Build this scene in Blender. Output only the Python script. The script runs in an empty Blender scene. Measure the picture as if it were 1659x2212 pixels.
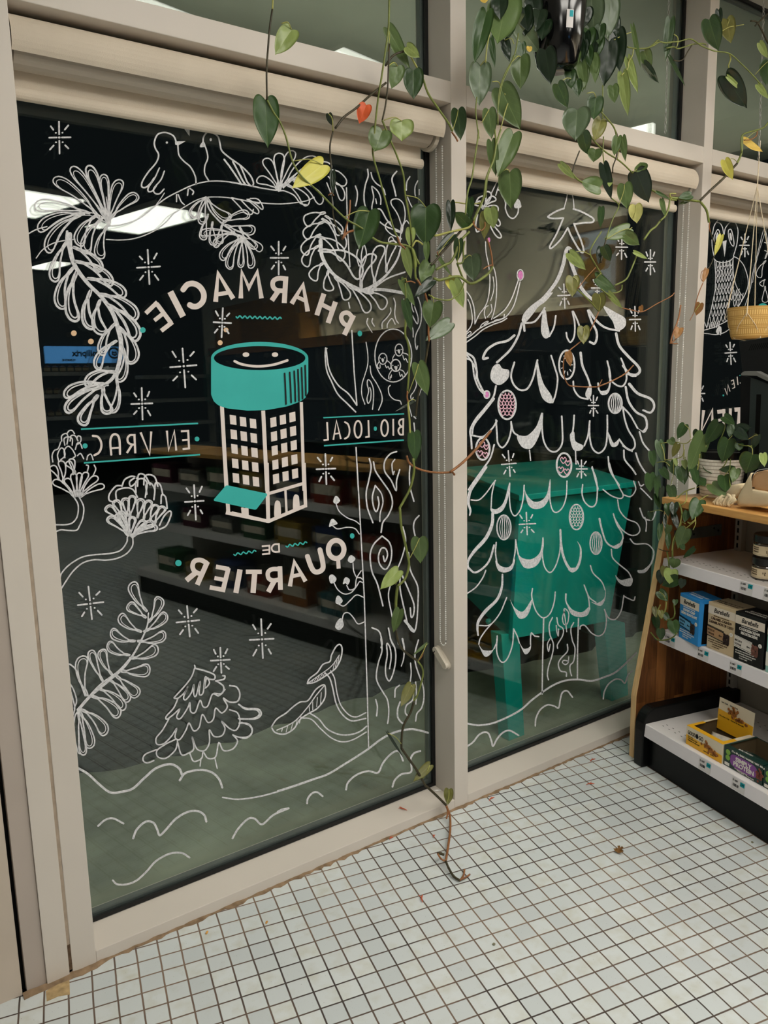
import bpy, math, random
import numpy as np
from mathutils import Matrix, Vector

random.seed(7)
S = bpy.context.scene
COL = S.collection
# ------------------------------------------------------------------ camera
CW = np.array([-1.499327, -1.718481, 1.329171])
RW = np.array([[0.81712076, -0.57610044, -0.02054148], [-0.11373722, -0.12618309, -0.98546521], [0.56513495, 0.8075804, -0.16863088]])
FPX = 1682.208
cam_data = bpy.data.cameras.new('camera')
cam_data.sensor_fit = 'VERTICAL'
cam_data.sensor_height = 36.0
cam_data.lens = 36.0 * FPX / 2212.0
cam_data.clip_start = 0.02
cam_data.clip_end = 200
cam = bpy.data.objects.new('camera', cam_data)
COL.objects.link(cam)
m4 = Matrix.Identity(4)
for i in range(3):
    m4[i][0], m4[i][1], m4[i][2], m4[i][3] = RW[0][i], -RW[1][i], -RW[2][i], CW[i]
cam.matrix_world = m4
S.camera = cam
S.view_settings.view_transform = 'Standard'
S.view_settings.look = 'None'
S.view_settings.gamma = 1.0
S.view_settings.exposure = 0.25
S.view_settings.use_curve_mapping = False
S.cycles.transparent_max_bounces = 40
S.cycles.max_bounces = 10
S.cycles.diffuse_bounces = 5
S.cycles.sample_clamp_indirect = 6.0
# ------------------------------------------------------------------ world: night outside
W = bpy.data.worlds.new('night_sky')
S.world = W
W.use_nodes = True
W.node_tree.nodes['Background'].inputs[0].default_value = (0.012, 0.016, 0.018, 1)
W.node_tree.nodes['Background'].inputs[1].default_value = 0.25
PANEL_STRENGTH = 10.0          # ceiling troffers
EAVE_FILL_STRENGTH = 1.7            # added fill strip that brightens the canopy underside
CEIL = 2.70

# ------------------------------------------------------------------ geometry helpers
def rdir(x, y):
    return RW.T @ np.array([(x - 829.5) / FPX, (y - 1106.0) / FPX, 1.0])
def on_y(x, y, Y=0.0):
    d = rdir(x, y); return CW + d * ((Y - CW[1]) / d[1])
def on_x(x, y, X):
    d = rdir(x, y); return CW + d * ((X - CW[0]) / d[0])
def on_z(x, y, Z=0.0):
    d = rdir(x, y); return CW + d * ((Z - CW[2]) / d[2])
A_ = math.radians(12.8)
GO = np.array([0.6534, -0.1723, 0.0])
GL = np.array([-math.sin(A_), -math.cos(A_), 0.0])
GD = np.array([math.cos(A_), -math.sin(A_), 0.0])
def on_d(x, y, dd):                     # plane parallel to the shelf fronts
    d = rdir(x, y); return CW + d * ((dd - (CW - GO) @ GD) / (d @ GD))
def gw(l, d, z):
    return GO + GL * l + GD * d + np.array([0, 0, z])
CROP = dict(A=(0, 0, 2.9625), B=(500, 0, 2.9625), C=(1000, 0, 2.5175), D=(0, 500, 2.9625), E=(500, 500, 2.9625),
            F=(1000, 500, 2.5175), G=(0, 1000, 2.9625), H=(500, 1000, 2.9625), I=(980, 1000, 3.318), J=(0, 1600, 2.37),
            K=(600, 1560, 2.765), O=(1490, 430, 7.373), M=(1500, 680, 7.371), N=(1000, 400, 3.687), Z=(0, 600, 4.4233),
            P=(0, 0, 1.0), h1=(1000, 0, 3.1733), h2=(1250, 0, 4.235), h3=(1000, 280, 3.808), h4=(1200, 280, 3.6615),
            h5=(850, 420, 3.9696), h6=(1180, 500, 3.1733), h7=(1440, 0, 3.849), k1=(1370, 1060, 3.6267),
            k2=(690, 340, 3.9667), k3=(780, 640, 4.8867), k4=(780, 900, 2.54), k5=(800, 1380, 3.968), z1=(1350, 880, 5.369),
            b1=(1520, 990, 6.849))
def px(c, s):
    ox, oy, k = CROP[c]
    return [(ox + float(a) / k, oy + float(b) / k) for a, b in (q.split(',') for q in s.split())]

def spline(P, n=6, closed=False):
    P = [np.array(p, float) for p in P]
    if len(P) < 3: 
        return [P[0] + (P[-1] - P[0]) * i / 4 for i in range(5)]
    out = []
    N = len(P)
    for i in range(N if closed else N - 1):
        p0 = P[(i - 1) % N] if (closed or i > 0) else 2 * P[0] - P[1]
        p1, p2 = P[i], P[(i + 1) % N]
        p3 = P[(i + 2) % N] if (closed or i + 2 < N) else 2 * P[-1] - P[-2]
        for k in range(n):
            t = k / n
            out.append(0.5 * (2 * p1 + (p2 - p0) * t + (2 * p0 - 5 * p1 + 4 * p2 - p3) * t * t + (3 * p1 - p0 - 3 * p2 + p3) * t ** 3))
    if not closed: out.append(P[-1])
    return out

class MB:
    def __init__(s): s.v = []; s.f = []
    def add(s, V, F):
        o = len(s.v); s.v += [tuple(map(float, p)) for p in V]; s.f += [tuple(i + o for i in q) for q in F]; return s
    def hexa(s, P):          # 0-3 bottom ring, 4-7 top ring
        return s.add(P, [(3, 2, 1, 0), (4, 5, 6, 7), (0, 1, 5, 4), (1, 2, 6, 5), (2, 3, 7, 6), (3, 0, 4, 7)])
    def box(s, a, b):
        x0, y0, z0 = [min(p, q) for p, q in zip(a, b)]; x1, y1, z1 = [max(p, q) for p, q in zip(a, b)]
        return s.hexa([(x0, y0, z0), (x1, y0, z0), (x1, y1, z0), (x0, y1, z0), (x0, y0, z1), (x1, y0, z1), (x1, y1, z1), (x0, y1, z1)])
    def prism(s, poly, off):  # poly: list of 3D pts, off: 3D vector
        n = len(poly); off = np.array(off, float)
        V = [np.array(p, float) for p in poly]; V += [p + off for p in V]
        F = [tuple(range(n))[::-1], tuple(range(n, 2 * n))] + [(i, (i + 1) % n, n + (i + 1) % n, n + i) for i in range(n)]
        return s.add(V, F)
    def tube(s, P, r, n=6, caps=True):
        P = [np.array(p, float) for p in P]
        R = r if isinstance(r, (list, tuple)) else [r] * len(P)
        V = []; F = []; up = np.array([0.13, 0.21, 0.97])
        for i, p in enumerate(P):
            t = P[min(i + 1, len(P) - 1)] - P[max(i - 1, 0)]
            t = t / (np.linalg.norm(t) + 1e-12)
            a = np.cross(t, up)
            if np.linalg.norm(a) < 1e-3: a = np.cross(t, [1, 0, 0])
            a /= np.linalg.norm(a); b = np.cross(t, a); up = np.cross(a, t)
            for k in range(n):
                q = 2 * math.pi * k / n
                V.append(p + R[i] * (math.cos(q) * a + math.sin(q) * b))
        m = len(P)
        for i in range(m - 1):
            for k in range(n):
                F.append((i * n + k, i * n + (k + 1) % n, (i + 1) * n + (k + 1) % n, (i + 1) * n + k))
        if caps: F += [tuple(range(n))[::-1], tuple(range((m - 1) * n, m * n))]
        return s.add(V, F)
    def lathe(s, prof, c=(0, 0, 0), n=32, close=False):
        V = []; F = []; m = len(prof)
        for k in range(n):
            q = 2 * math.pi * k / n
            for r, z in prof: V.append((c[0] + r * math.cos(q), c[1] + r * math.sin(q), c[2] + z))
        for k in range(n):
            for i in range(m - 1):
                F.append((k * m + i, ((k + 1) % n) * m + i, ((k + 1) % n) * m + i + 1, k * m + i + 1))
        if close:
            F.append(tuple(k * m for k in range(n))[::-1]); F.append(tuple(k * m + m - 1 for k in range(n)))
        return s.add(V, F)
    def ball(s, c, r, n=8, sc=(1, 1, 1)):
        V = []; F = []; h = n // 2
        for i in range(h + 1):
            a = math.pi * i / h
            for k in range(n):
                q = 2 * math.pi * k / n
                V.append((c[0] + sc[0] * r * math.sin(a) * math.cos(q), c[1] + sc[1] * r * math.sin(a) * math.sin(q), c[2] + sc[2] * r * math.cos(a)))
        for i in range(h):
            for k in range(n): F.append((i * n + k, (i + 1) * n + k, (i + 1) * n + (k + 1) % n, i * n + (k + 1) % n))
        return s.add(V, F)
    def build(s, name, mat, parent=None, smooth=False, bevel=0, sub=0):
        me = bpy.data.meshes.new(name); me.from_pydata(s.v, [], s.f); me.validate(); me.update()
        o = bpy.data.objects.new(name, me); COL.objects.link(o)
        me.materials.append(mat)
        if smooth:
            for p in me.polygons: p.use_smooth = True
        if parent is not None: o.parent = parent
        if bevel:
            b = o.modifiers.new('edge', 'BEVEL'); b.width = bevel; b.segments = 2; b.limit_method = 'ANGLE'
        if sub:
            b = o.modifiers.new('soft', 'SUBSURF'); b.levels = sub; b.render_levels = sub
        return o

def tag(o, label=None, cat=None, group=None, kind=None):
    if label: o['label'] = label
    if cat: o['category'] = cat
    if group: o['group'] = group
    if kind: o['kind'] = kind
    return o
def thing(name, label, cat, loc=(0, 0, 0), rz=0.0, group=None, kind=None):
    o = bpy.data.objects.new(name, None); COL.objects.link(o); o.empty_display_size = 0.05
    o.location = loc; o.rotation_euler = (0, 0, rz)
    return tag(o, label, cat, group, kind)
GROT = math.atan2(GL[1], GL[0])
def gthing(name, label, cat, l=0.0, d=0.0, z=0.0, group=None):      # local x = along the shelf, local y = depth
    return thing(name, label, cat, gw(l, d, z), GROT, group)
def struct(o, label, cat):
    return tag(o, label, cat, None, 'structure')

# ------------------------------------------------------------------ materials
def lin(c):
    return tuple((x / 255 / 12.92) if x / 255 <= 0.04045 else ((x / 255 + 0.055) / 1.055) ** 2.4 for x in c)
MATS = {}
def mat(name, rgb, rough=0.5, spec=0.5, metal=0.0, var=0.08, scale=12.0, bump=0.0, bscale=60.0, stretch=None, coat=0.0, sheen=0.0, rgb2=None):
    if name in MATS: return MATS[name]
    m = bpy.data.materials.new(name); m.use_nodes = True
    nt = m.node_tree; b = nt.nodes['Principled BSDF']
    b.inputs['Roughness'].default_value = rough
    b.inputs['Specular IOR Level'].default_value = spec
    b.inputs['Metallic'].default_value = metal
    if coat: b.inputs['Coat Weight'].default_value = coat
    tc = nt.nodes.new('ShaderNodeTexCoord'); mp = nt.nodes.new('ShaderNodeMapping')
    nt.links.new(tc.outputs['Object'], mp.inputs[0])
    if stretch: mp.inputs['Scale'].default_value = stretch
    nz = nt.nodes.new('ShaderNodeTexNoise'); nz.inputs['Scale'].default_value = scale; nz.inputs['Detail'].default_value = 4
    nt.links.new(mp.outputs[0], nz.inputs['Vector'])
    rp = nt.nodes.new('ShaderNodeValToRGB')
    c = lin(rgb); c2 = lin(rgb2) if rgb2 else None
    rp.color_ramp.elements[0].position = 0.3; rp.color_ramp.elements[1].position = 0.7
    rp.color_ramp.elements[0].color = tuple(x * (1 - var) for x in c) + (1,)
    rp.color_ramp.elements[1].color = (c2 if c2 else tuple(min(1, x * (1 + var)) for x in c)) + (1,)
    nt.links.new(nz.outputs['Fac'], rp.inputs[0]); nt.links.new(rp.outputs[0], b.inputs['Base Color'])
    if bump:
        n2 = nt.nodes.new('ShaderNodeTexNoise'); n2.inputs['Scale'].default_value = bscale; n2.inputs['Detail'].default_value = 3
        nt.links.new(mp.outputs[0], n2.inputs['Vector'])
        bp = nt.nodes.new('ShaderNodeBump'); bp.inputs['Strength'].default_value = bump; bp.inputs['Distance'].default_value = 0.002
        nt.links.new(n2.outputs['Fac'], bp.inputs['Height']); nt.links.new(bp.outputs[0], b.inputs['Normal'])
    MATS[name] = m
    return m
def emit(name, rgb, strength):
    if name in MATS: return MATS[name]
    m = bpy.data.materials.new(name); m.use_nodes = True; nt = m.node_tree
    e = nt.nodes.new('ShaderNodeEmission'); e.inputs[0].default_value = lin(rgb) + (1,); e.inputs[1].default_value = strength
    nt.links.new(e.outputs[0], nt.nodes['Material Output'].inputs[0]); MATS[name] = m
    return m
def glass(name, tint, ior, boost=1.0):
    m = bpy.data.materials.new(name); m.use_nodes = True; nt = m.node_tree
    t = nt.nodes.new('ShaderNodeBsdfTransparent'); t.inputs[0].default_value = tint + (1,)
    g = nt.nodes.new('ShaderNodeBsdfGlossy'); g.inputs['Roughness'].default_value = 0.0; g.inputs[0].default_value = (0.93, 1.0, 0.95, 1)
    ge = nt.nodes.new('ShaderNodeNewGeometry'); dp = nt.nodes.new('ShaderNodeVectorMath'); dp.operation = 'DOT_PRODUCT'
    nt.links.new(ge.outputs['Incoming'], dp.inputs[0]); nt.links.new(ge.outputs['Normal'], dp.inputs[1])
    def M_(op, a, b=None):
        n = nt.nodes.new('ShaderNodeMath'); n.operation = op
        for i, q in enumerate((a, b)):
            if q is None: continue
            if isinstance(q, (int, float)): n.inputs[i].default_value = q
            else: nt.links.new(q, n.inputs[i])
        return n.outputs[0]
    f_ = M_('ADD', M_('MULTIPLY', M_('POWER', M_('SUBTRACT', 1.0, M_('ABSOLUTE', dp.outputs['Value'])), 5.0), 1 - ior), ior)   # Schlick, ior = reflectance face on
    mx = nt.nodes.new('ShaderNodeMixShader')
    nt.links.new(f_, mx.inputs[0]); nt.links.new(t.outputs[0], mx.inputs[1]); nt.links.new(g.outputs[0], mx.inputs[2])
    nt.links.new(mx.outputs[0], nt.nodes['Material Output'].inputs[0])
    return m
def wood(name, light, dark, plank=0.0, axis='z', rough=0.45):
    if name in MATS: return MATS[name]
    m = bpy.data.materials.new(name); m.use_nodes = True; nt = m.node_tree; b = nt.nodes['Principled BSDF']
    b.inputs['Roughness'].default_value = rough
    tc = nt.nodes.new('ShaderNodeTexCoord'); mp = nt.nodes.new('ShaderNodeMapping')
    mp.inputs['Scale'].default_value = {'z': (14, 14, 1.2), 'x': (1.2, 14, 14), 'y': (14, 1.2, 14)}[axis]
    nt.links.new(tc.outputs['Object'], mp.inputs[0])
    nz = nt.nodes.new('ShaderNodeTexNoise'); nz.inputs['Scale'].default_value = 7; nz.inputs['Detail'].default_value = 8; nz.inputs['Distortion'].default_value = 0.6
    nt.links.new(mp.outputs[0], nz.inputs['Vector'])
    fac = nz.outputs['Fac']
    if plank:
        br = nt.nodes.new('ShaderNodeTexBrick'); br.offset = 0.37; br.inputs['Scale'].default_value = 1.0
        br.inputs['Mortar Size'].default_value = 0.0006; br.inputs['Brick Width'].default_value = 0.32; br.inputs['Row Height'].default_value = plank
        br.inputs['Color1'].default_value = (0, 0, 0, 1); br.inputs['Color2'].default_value = (1, 1, 1, 1); br.inputs['Mortar'].default_value = (0, 0, 0, 1)
        cx = nt.nodes.new('ShaderNodeSeparateXYZ'); cb = nt.nodes.new('ShaderNodeCombineXYZ')
        nt.links.new(tc.outputs['Object'], cx.inputs[0]); nt.links.new(cx.outputs[2], cb.inputs[0]); nt.links.new(cx.outputs[1], cb.inputs[1])
        nt.links.new(cb.outputs[0], br.inputs['Vector'])
        mx = nt.nodes.new('ShaderNodeMix'); mx.data_type = 'FLOAT'; mx.inputs[0].default_value = 0.5
        nt.links.new(nz.outputs['Fac'], mx.inputs[2]); nt.links.new(br.outputs['Color'], mx.inputs[3]); fac = mx.outputs[0]
    rp = nt.nodes.new('ShaderNodeValToRGB'); rp.color_ramp.elements[0].position = 0.25; rp.color_ramp.elements[1].position = 0.75
    rp.color_ramp.elements[0].color = lin(dark) + (1,); rp.color_ramp.elements[1].color = lin(light) + (1,)
    nt.links.new(fac, rp.inputs[0]); nt.links.new(rp.outputs[0], b.inputs['Base Color'])
    MATS[name] = m
    return m

def text_mesh(s, size, M, mat_, parent, name='lettering', shear=0.0, ax='LEFT', bold=0.0, sx=1.0, depth=0.0003):
    cu = bpy.data.curves.new('txt', 'FONT'); cu.body = s; cu.size = size; cu.align_x = ax; cu.shear = shear; cu.offset = bold
    cu.extrude = depth; cu.resolution_u = 3
    ob = bpy.data.objects.new('txt', cu); COL.objects.link(ob)
    dg = bpy.context.evaluated_depsgraph_get(); dg.update()
    me = bpy.data.meshes.new_from_object(ob.evaluated_get(dg))
    bpy.data.objects.remove(ob); bpy.data.curves.remove(cu)
    me.transform(M @ Matrix.Diagonal((sx, 1, 1, 1)))
    me.materials.clear(); me.materials.append(mat_); me.name = name
    o = bpy.data.objects.new(name, me); COL.objects.link(o)
    if parent is not None: o.parent = parent
    return o
def mfront(l, z, d, rot=0.0):       # text facing the shopper on a plane of constant depth
    return Matrix(((1, 0, 0, l), (0, 0, -1, d), (0, 1, 0, z), (0, 0, 0, 1))) @ Matrix.Rotation(rot, 4, 'Z')
def mtop(l, d, z):
    return Matrix(((1, 0, 0, l), (0, 1, 0, d), (0, 0, 1, z), (0, 0, 0, 1)))
# ================================================================== SETTING
m_frame = mat('frame_paint', (208, 200, 190), 0.42, 0.4, var=0.03, scale=3, bump=0.02, bscale=90)
m_wallL = mat('plaster_paint', (196, 183, 168), 0.6, 0.3, var=0.05, scale=5, bump=0.05, bscale=40)
m_caulk = mat('old_caulk', (168, 152, 134), 0.7, 0.2, var=0.18, scale=30, bump=0.4, bscale=80)
m_dark = mat('dark_gap', (14, 14, 13), 0.8, 0.1)
m_rubber = mat('black_gasket', (10, 12, 13), 0.45, 0.4)
m_spacer = mat('grey_spacer', (120, 130, 128), 0.35, 0.5, metal=0.6)
m_dirt = mat('dirt_grout', (140, 118, 94), 0.95, 0.1, var=0.35, scale=40, bump=0.6, bscale=120)
m_ceil = mat('ceiling_paint', (190, 190, 182), 0.8, 0.2, var=0.03)
m_ceild = mat('ceiling_black', (16, 17, 17), 0.9, 0.1)

# ---- tiled floor (its axes are the tile axes, object unit 1 m, tile pitch 0.05)
def tile_material():
    m = bpy.data.materials.new('white_square_tiles'); m.use_nodes = True; nt = m.node_tree; L = nt.links.new
    b = nt.nodes['Principled BSDF']
    def node(t, **k):
        n = nt.nodes.new(t)
        for a, v in k.items(): setattr(n, a, v)
        return n
    def math_(op, a, bb=None):
        n = node('ShaderNodeMath', operation=op)
        for i, q in enumerate((a, bb)):
            if q is None: continue
            if isinstance(q, (int, float)): n.inputs[i].default_value = q
            else: L(q, n.inputs[i])
        return n.outputs[0]
    tc = node('ShaderNodeTexCoord'); sp = node('ShaderNodeSeparateXYZ'); L(tc.outputs['Object'], sp.inputs[0])
    wob = node('ShaderNodeTexNoise'); wob.inputs['Scale'].default_value = 9; L(tc.outputs['Object'], wob.inputs['Vector'])
    w = math_('MULTIPLY', math_('SUBTRACT', wob.outputs['Fac'], 0.5), 0.06)
    u = math_('ADD', math_('DIVIDE', sp.outputs[0], 0.05), w); v = math_('ADD', math_('DIVIDE', sp.outputs[1], 0.05), w)
    def edge(q):
        f = math_('FRACT', q); return math_('MINIMUM', f, math_('SUBTRACT', 1.0, f))
    e = math_('MINIMUM', edge(u), edge(v))
    cell = node('ShaderNodeCombineXYZ'); L(math_('FLOOR', u), cell.inputs[0]); L(math_('FLOOR', v), cell.inputs[1])
    wn = node('ShaderNodeTexWhiteNoise', noise_dimensions='2D'); L(cell.outputs[0], wn.inputs['Vector'])
    st = node('ShaderNodeTexNoise'); st.inputs['Scale'].default_value = 26; st.inputs['Detail'].default_value = 6; L(tc.outputs['Object'], st.inputs['Vector'])
    sp2 = node('ShaderNodeTexNoise'); sp2.inputs['Scale'].default_value = 330; sp2.inputs['Detail'].default_value = 2; L(tc.outputs['Object'], sp2.inputs['Vector'])
    r1 = node('ShaderNodeValToRGB'); r1.color_ramp.elements[0].color = lin((194, 201, 202)) + (1,); r1.color_ramp.elements[1].color = lin((212, 218, 218)) + (1,)
    L(wn.outputs['Value'], r1.inputs[0])
    r2 = node('ShaderNodeValToRGB'); r2.color_ramp.elements[0].position = 0.5; r2.color_ramp.elements[1].position = 0.75
    r2.color_ramp.elements[0].color = (1, 1, 1, 1); r2.color_ramp.elements[1].color = lin((240, 236, 226)) + (1,)
    L(math_('ADD', math_('MULTIPLY', st.outputs['Fac'], 0.75), math_('MULTIPLY', wn.outputs['Value'], 0.22)), r2.inputs[0])
    r3 = node('ShaderNodeValToRGB'); r3.color_ramp.elements[0].position = 0.70; r3.color_ramp.elements[1].position = 0.76
    r3.color_ramp.elements[0].color = (1, 1, 1, 1); r3.color_ramp.elements[1].color = (0.22, 0.21, 0.19, 1)
    L(sp2.outputs['Fac'], r3.inputs[0])
    mu = node('ShaderNodeMix', data_type='RGBA', blend_type='MULTIPLY'); mu.inputs[0].default_value = 1.0; L(r1.outputs[0], mu.inputs[6]); L(r2.outputs[0], mu.inputs[7])
    mv = node('ShaderNodeMix', data_type='RGBA', blend_type='MULTIPLY'); mv.inputs[0].default_value = 0.7; L(mu.outputs[2], mv.inputs[6]); L(r3.outputs[0], mv.inputs[7])
    gn = node('ShaderNodeTexNoise'); gn.inputs['Scale'].default_value = 3.2; gn.inputs['Detail'].default_value = 4; L(tc.outputs['Object'], gn.inputs['Vector'])
    rg = node('ShaderNodeValToRGB'); rg.color_ramp.elements[0].position = 0.4; rg.color_ramp.elements[1].position = 0.62
    rg.color_ramp.elements[0].color = lin((66, 58, 54)) + (1,); rg.color_ramp.elements[1].color = lin((128, 108, 92)) + (1,); L(gn.outputs['Fac'], rg.inputs[0])
    mr = node('ShaderNodeMapRange'); mr.inputs['From Min'].default_value = 0.030; mr.inputs['From Max'].default_value = 0.046; L(e, mr.inputs['Value'])
    fin = node('ShaderNodeMix', data_type='RGBA'); L(mr.outputs[0], fin.inputs[0]); L(rg.outputs[0], fin.inputs[6]); L(mv.outputs[2], fin.inputs[7])
    L(fin.outputs[2], b.inputs['Base Color'])
    rr = node('ShaderNodeMapRange'); rr.inputs['To Min'].default_value = 0.9; rr.inputs['To Max'].default_value = 0.36; L(mr.outputs[0], rr.inputs['Value']); L(rr.outputs[0], b.inputs['Roughness'])
    bp = node('ShaderNodeBump'); bp.inputs['Strength'].default_value = 0.5; bp.inputs['Distance'].default_value = 0.0012; L(mr.outputs[0], bp.inputs['Height']); L(bp.outputs[0], b.inputs['Normal'])
    return m
TO = [-0.304339, -0.329996]
ca, sa = math.cos(A_), math.sin(A_)
def to_tile(x, y):
    x -= TO[0]; y -= TO[1]
    return (ca * x - sa * y, sa * x + ca * y)
RX0, RX1, RY0 = -3.2, 2.7, -8.2
mb = MB()
c = [to_tile(*q) for q in ((RX0, RY0), (RX1, RY0), (RX1, 0.003), (RX0, 0.003))]
mb.hexa([(x, y, -0.03) for x, y in c] + [(x, y, 0) for x, y in c])
fl = mb.build('floor', tile_material()); fl.location = (TO[0], TO[1], 0); fl.rotation_euler = (0, 0, -A_)
struct(fl, 'white square mosaic tile floor with brown grout', 'floor')

# ---- aluminium window frame: jamb, two mullions, rails, sills
J, M1a, M1b, M2a, M2b, M3a, M3b = -1.140, -0.0505, 0.004, 1.104, 1.157, 2.26, 2.70
ZS, ZR0, ZR1, ZT = 0.034, 2.053, 2.107, 2.70
D1 = 0.15
def frame(name, a, b, label):
    return struct(MB().box(a, b).build(name, m_frame, bevel=0.0015), label, 'window frame')
mb = MB().box((-1.1935, 0, 0), (J, D1, ZT)); frame_o = mb.build('trim_1', m_frame, bevel=0.0015)
struct(frame_o, 'wide beige window jamb at the left edge', 'window frame')
frame('trim_2', (M1a, 0, 0), (M1b, D1, ZT), 'vertical beige mullion between the lettered pane and the pine tree pane')
frame('trim_3', (M2a, 0, 0), (M2b, D1, ZT), 'vertical beige mullion beside the owl pane')
frame('trim_4', (M3a, 0, 0), (M3b, D1, ZT), 'beige end post right of the owl pane')
bays = [(J, M1a), (M1b, M2a), (M2b, M3a)]
nm = ['above the lettered pane', 'above the pine tree pane', 'above the owl pane']
nm2 = ['under the lettered pane', 'under the pine tree pane', 'under the owl pane']
for i, (a, b) in enumerate(bays):
    frame('trim_%d' % (5 + i), (a, 0, ZR0), (b, D1, ZR1), 'beige horizontal rail ' + nm[i])
    o = MB().hexa([(a, 0, 0), (b, 0, 0), (b, D1, 0), (a, D1, 0), (a, 0, 0.032), (b, 0, 0.032), (b, D1, 0.042), (a, D1, 0.042)]).build('trim_%d' % (8 + i), m_frame, bevel=0.0015)
    struct(o, 'beige bottom sill ' + nm2[i], 'window sill')
# left wall strips beside the jamb: inner strip, cover strip, plaster
o = MB().box((-1.249, -0.002, 0), (-1.2005, D1, ZT)).build('trim_11', m_frame, bevel=0.001); struct(o, 'narrow painted strip left of the jamb caulk line', 'window frame')
o = MB().box((-1.2905, 0.003, 0), (-1.2492, D1, ZT)).build('trim_12', mat('frame_paint_grey', (178, 166, 156), 0.5, 0.4, var=0.04, scale=4), bevel=0.001); struct(o, 'greyer cover strip beside the dark wall crack', 'window frame')
pts = []
mb = MB()
zz = np.linspace(0.075, ZT, 40)
prev = None
for z in zz:
    w0 = -1.2006 + random.uniform(-0.001, 0.0005); w1 = -1.1934 + random.uniform(-0.0008, 0.0012); y = random.uniform(0.0006, 0.002)
    cur = [(w0, y, z), (w1, y, z), (w1, 0.05, z), (w0, 0.05, z)]
    if prev: mb.add(prev + cur, [(0, 1, 5, 4), (1, 2, 6, 5), (3, 0, 4, 7)])
    prev = cur
struct(mb.build('trim_13', m_caulk), 'old beige caulk line on the left jamb', 'caulk')
o = MB().box((-1.2012, 0.0005, 0.012), (-1.192, 0.04, 0.075)).build('trim_14', mat('torn_caulk', (96, 78, 62), 0.9, 0.1, var=0.4, scale=60, bump=0.8, bscale=200)); struct(o, 'torn dark end of the caulk line near the floor', 'caulk')
o = MB().box((-1.306, 0.02, 0), (-1.2906, D1, ZT)).build('trim_15', m_dark); struct(o, 'dark vertical crack between jamb and plaster wall', 'crack')
o = MB().box((RX0, 0.002, 0), (-1.3, D1, CEIL)).build('wall_left', m_wallL); struct(o, 'beige plaster wall at the far left edge', 'wall')
mb = MB()                                                       # dirty joint along the sill
xs = np.linspace(-1.30, M2b, 160); prev = None
for x in xs:
    w = 0.004 + 0.010 * random.random() ** 2 + (0.012 if x < -1.14 else 0); h = 0.0015 + 0.003 * random.random()
    cur = [(x, 0.002, h + 0.002), (x, -w * 0.5, h), (x, -w, 0.0004)]
    if prev: mb.add(prev + cur, [(0, 1, 4, 3), (1, 2, 5, 4)])
    prev = cur
struct(mb.build('trim_16', m_dirt), 'dirty brown joint between sill and tiles', 'grout joint')
mb = MB(); q = [to_tile(*on_z(x, y)[:2]) for x, y in ((98, 2142), (150, 2117), (150, 2150), (100, 2162))]
p = [on_z(x, y, 0.0006) for x, y in ((99, 2141), (120, 2128), (150, 2117), (151, 2148), (126, 2152), (101, 2163))]
mb.prism([r - np.array([0, 0, .0006]) for r in p], (0, 0, .0008))
struct(mb.build('trim_17', mat('bare_mortar', (176, 152, 112), 0.95, 0.1, var=0.3, scale=50, bump=0.8, bscale=150)), 'bare mortar patch where a tile is missing by the jamb', 'mortar patch')

# ---- double glazing
YG = 0.102
g_in = glass('inner_glass', (0.985, 0.99, 0.985), .031)
g_out = glass('outer_glass', (0.955, 0.98, 0.96), .026)
WIN = {}
wl = ['lettered shop window pane with painted leaves, birds and bottle building', 'shop window pane with a large painted pine tree', 'shop window pane with a painted owl', 'upper glass pane left of the mullion', 'upper glass pane behind the hanging black pot', 'upper glass pane at the right edge']
k = 0
for zlo, zhi in ((0.0400, ZR0), (ZR1, ZT)):
    for (a, b) in bays:
        k += 1
        w = thing('window_%d' % k, wl[k - 1], 'window', (a, YG, zlo), kind='structure'); WIN[k] = w
        off = np.array([a, YG, zlo])
        def loc(mb):
            mb.v = [tuple(np.array(p) - off) for p in mb.v]; return mb
        loc(MB().box((a, YG, zlo), (b, YG + 0.004, zhi))).build('inner_pane', g_in, w)
        loc(MB().box((a, YG + 0.020, zlo), (b, YG + 0.024, zhi))).build('outer_pane', g_out, w)
        gk = MB(); t = 0.011
        for yy0, yy1, tt in ((YG - 0.008, YG - 0.0004, 0.011),):
            gk.box((a, yy0, zlo), (b, yy1, zlo + tt)); gk.box((a, yy0, zhi - tt), (b, yy1, zhi))
            gk.box((b - tt, yy0, zlo + tt), (b, yy1, zhi - tt))
            gk.box((a, yy0, zlo + tt), (a + tt, yy1, zhi - tt))
        loc(gk).build('gasket', m_rubber, w)
        sp = MB(); t = 0.019
        sp.box((a, YG + .0045, zlo), (b, YG + .0195, zlo + t)); sp.box((a, YG + .0045, zhi - t), (b, YG + .0195, zhi))
        sp.box((a, YG + .0045, zlo + t), (a + t, YG + .0195, zhi - t)); sp.box((b - t, YG + .0045, zlo + t), (b, YG + .0195, zhi - t))
        loc(sp).build('spacer', m_spacer, w)

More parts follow.
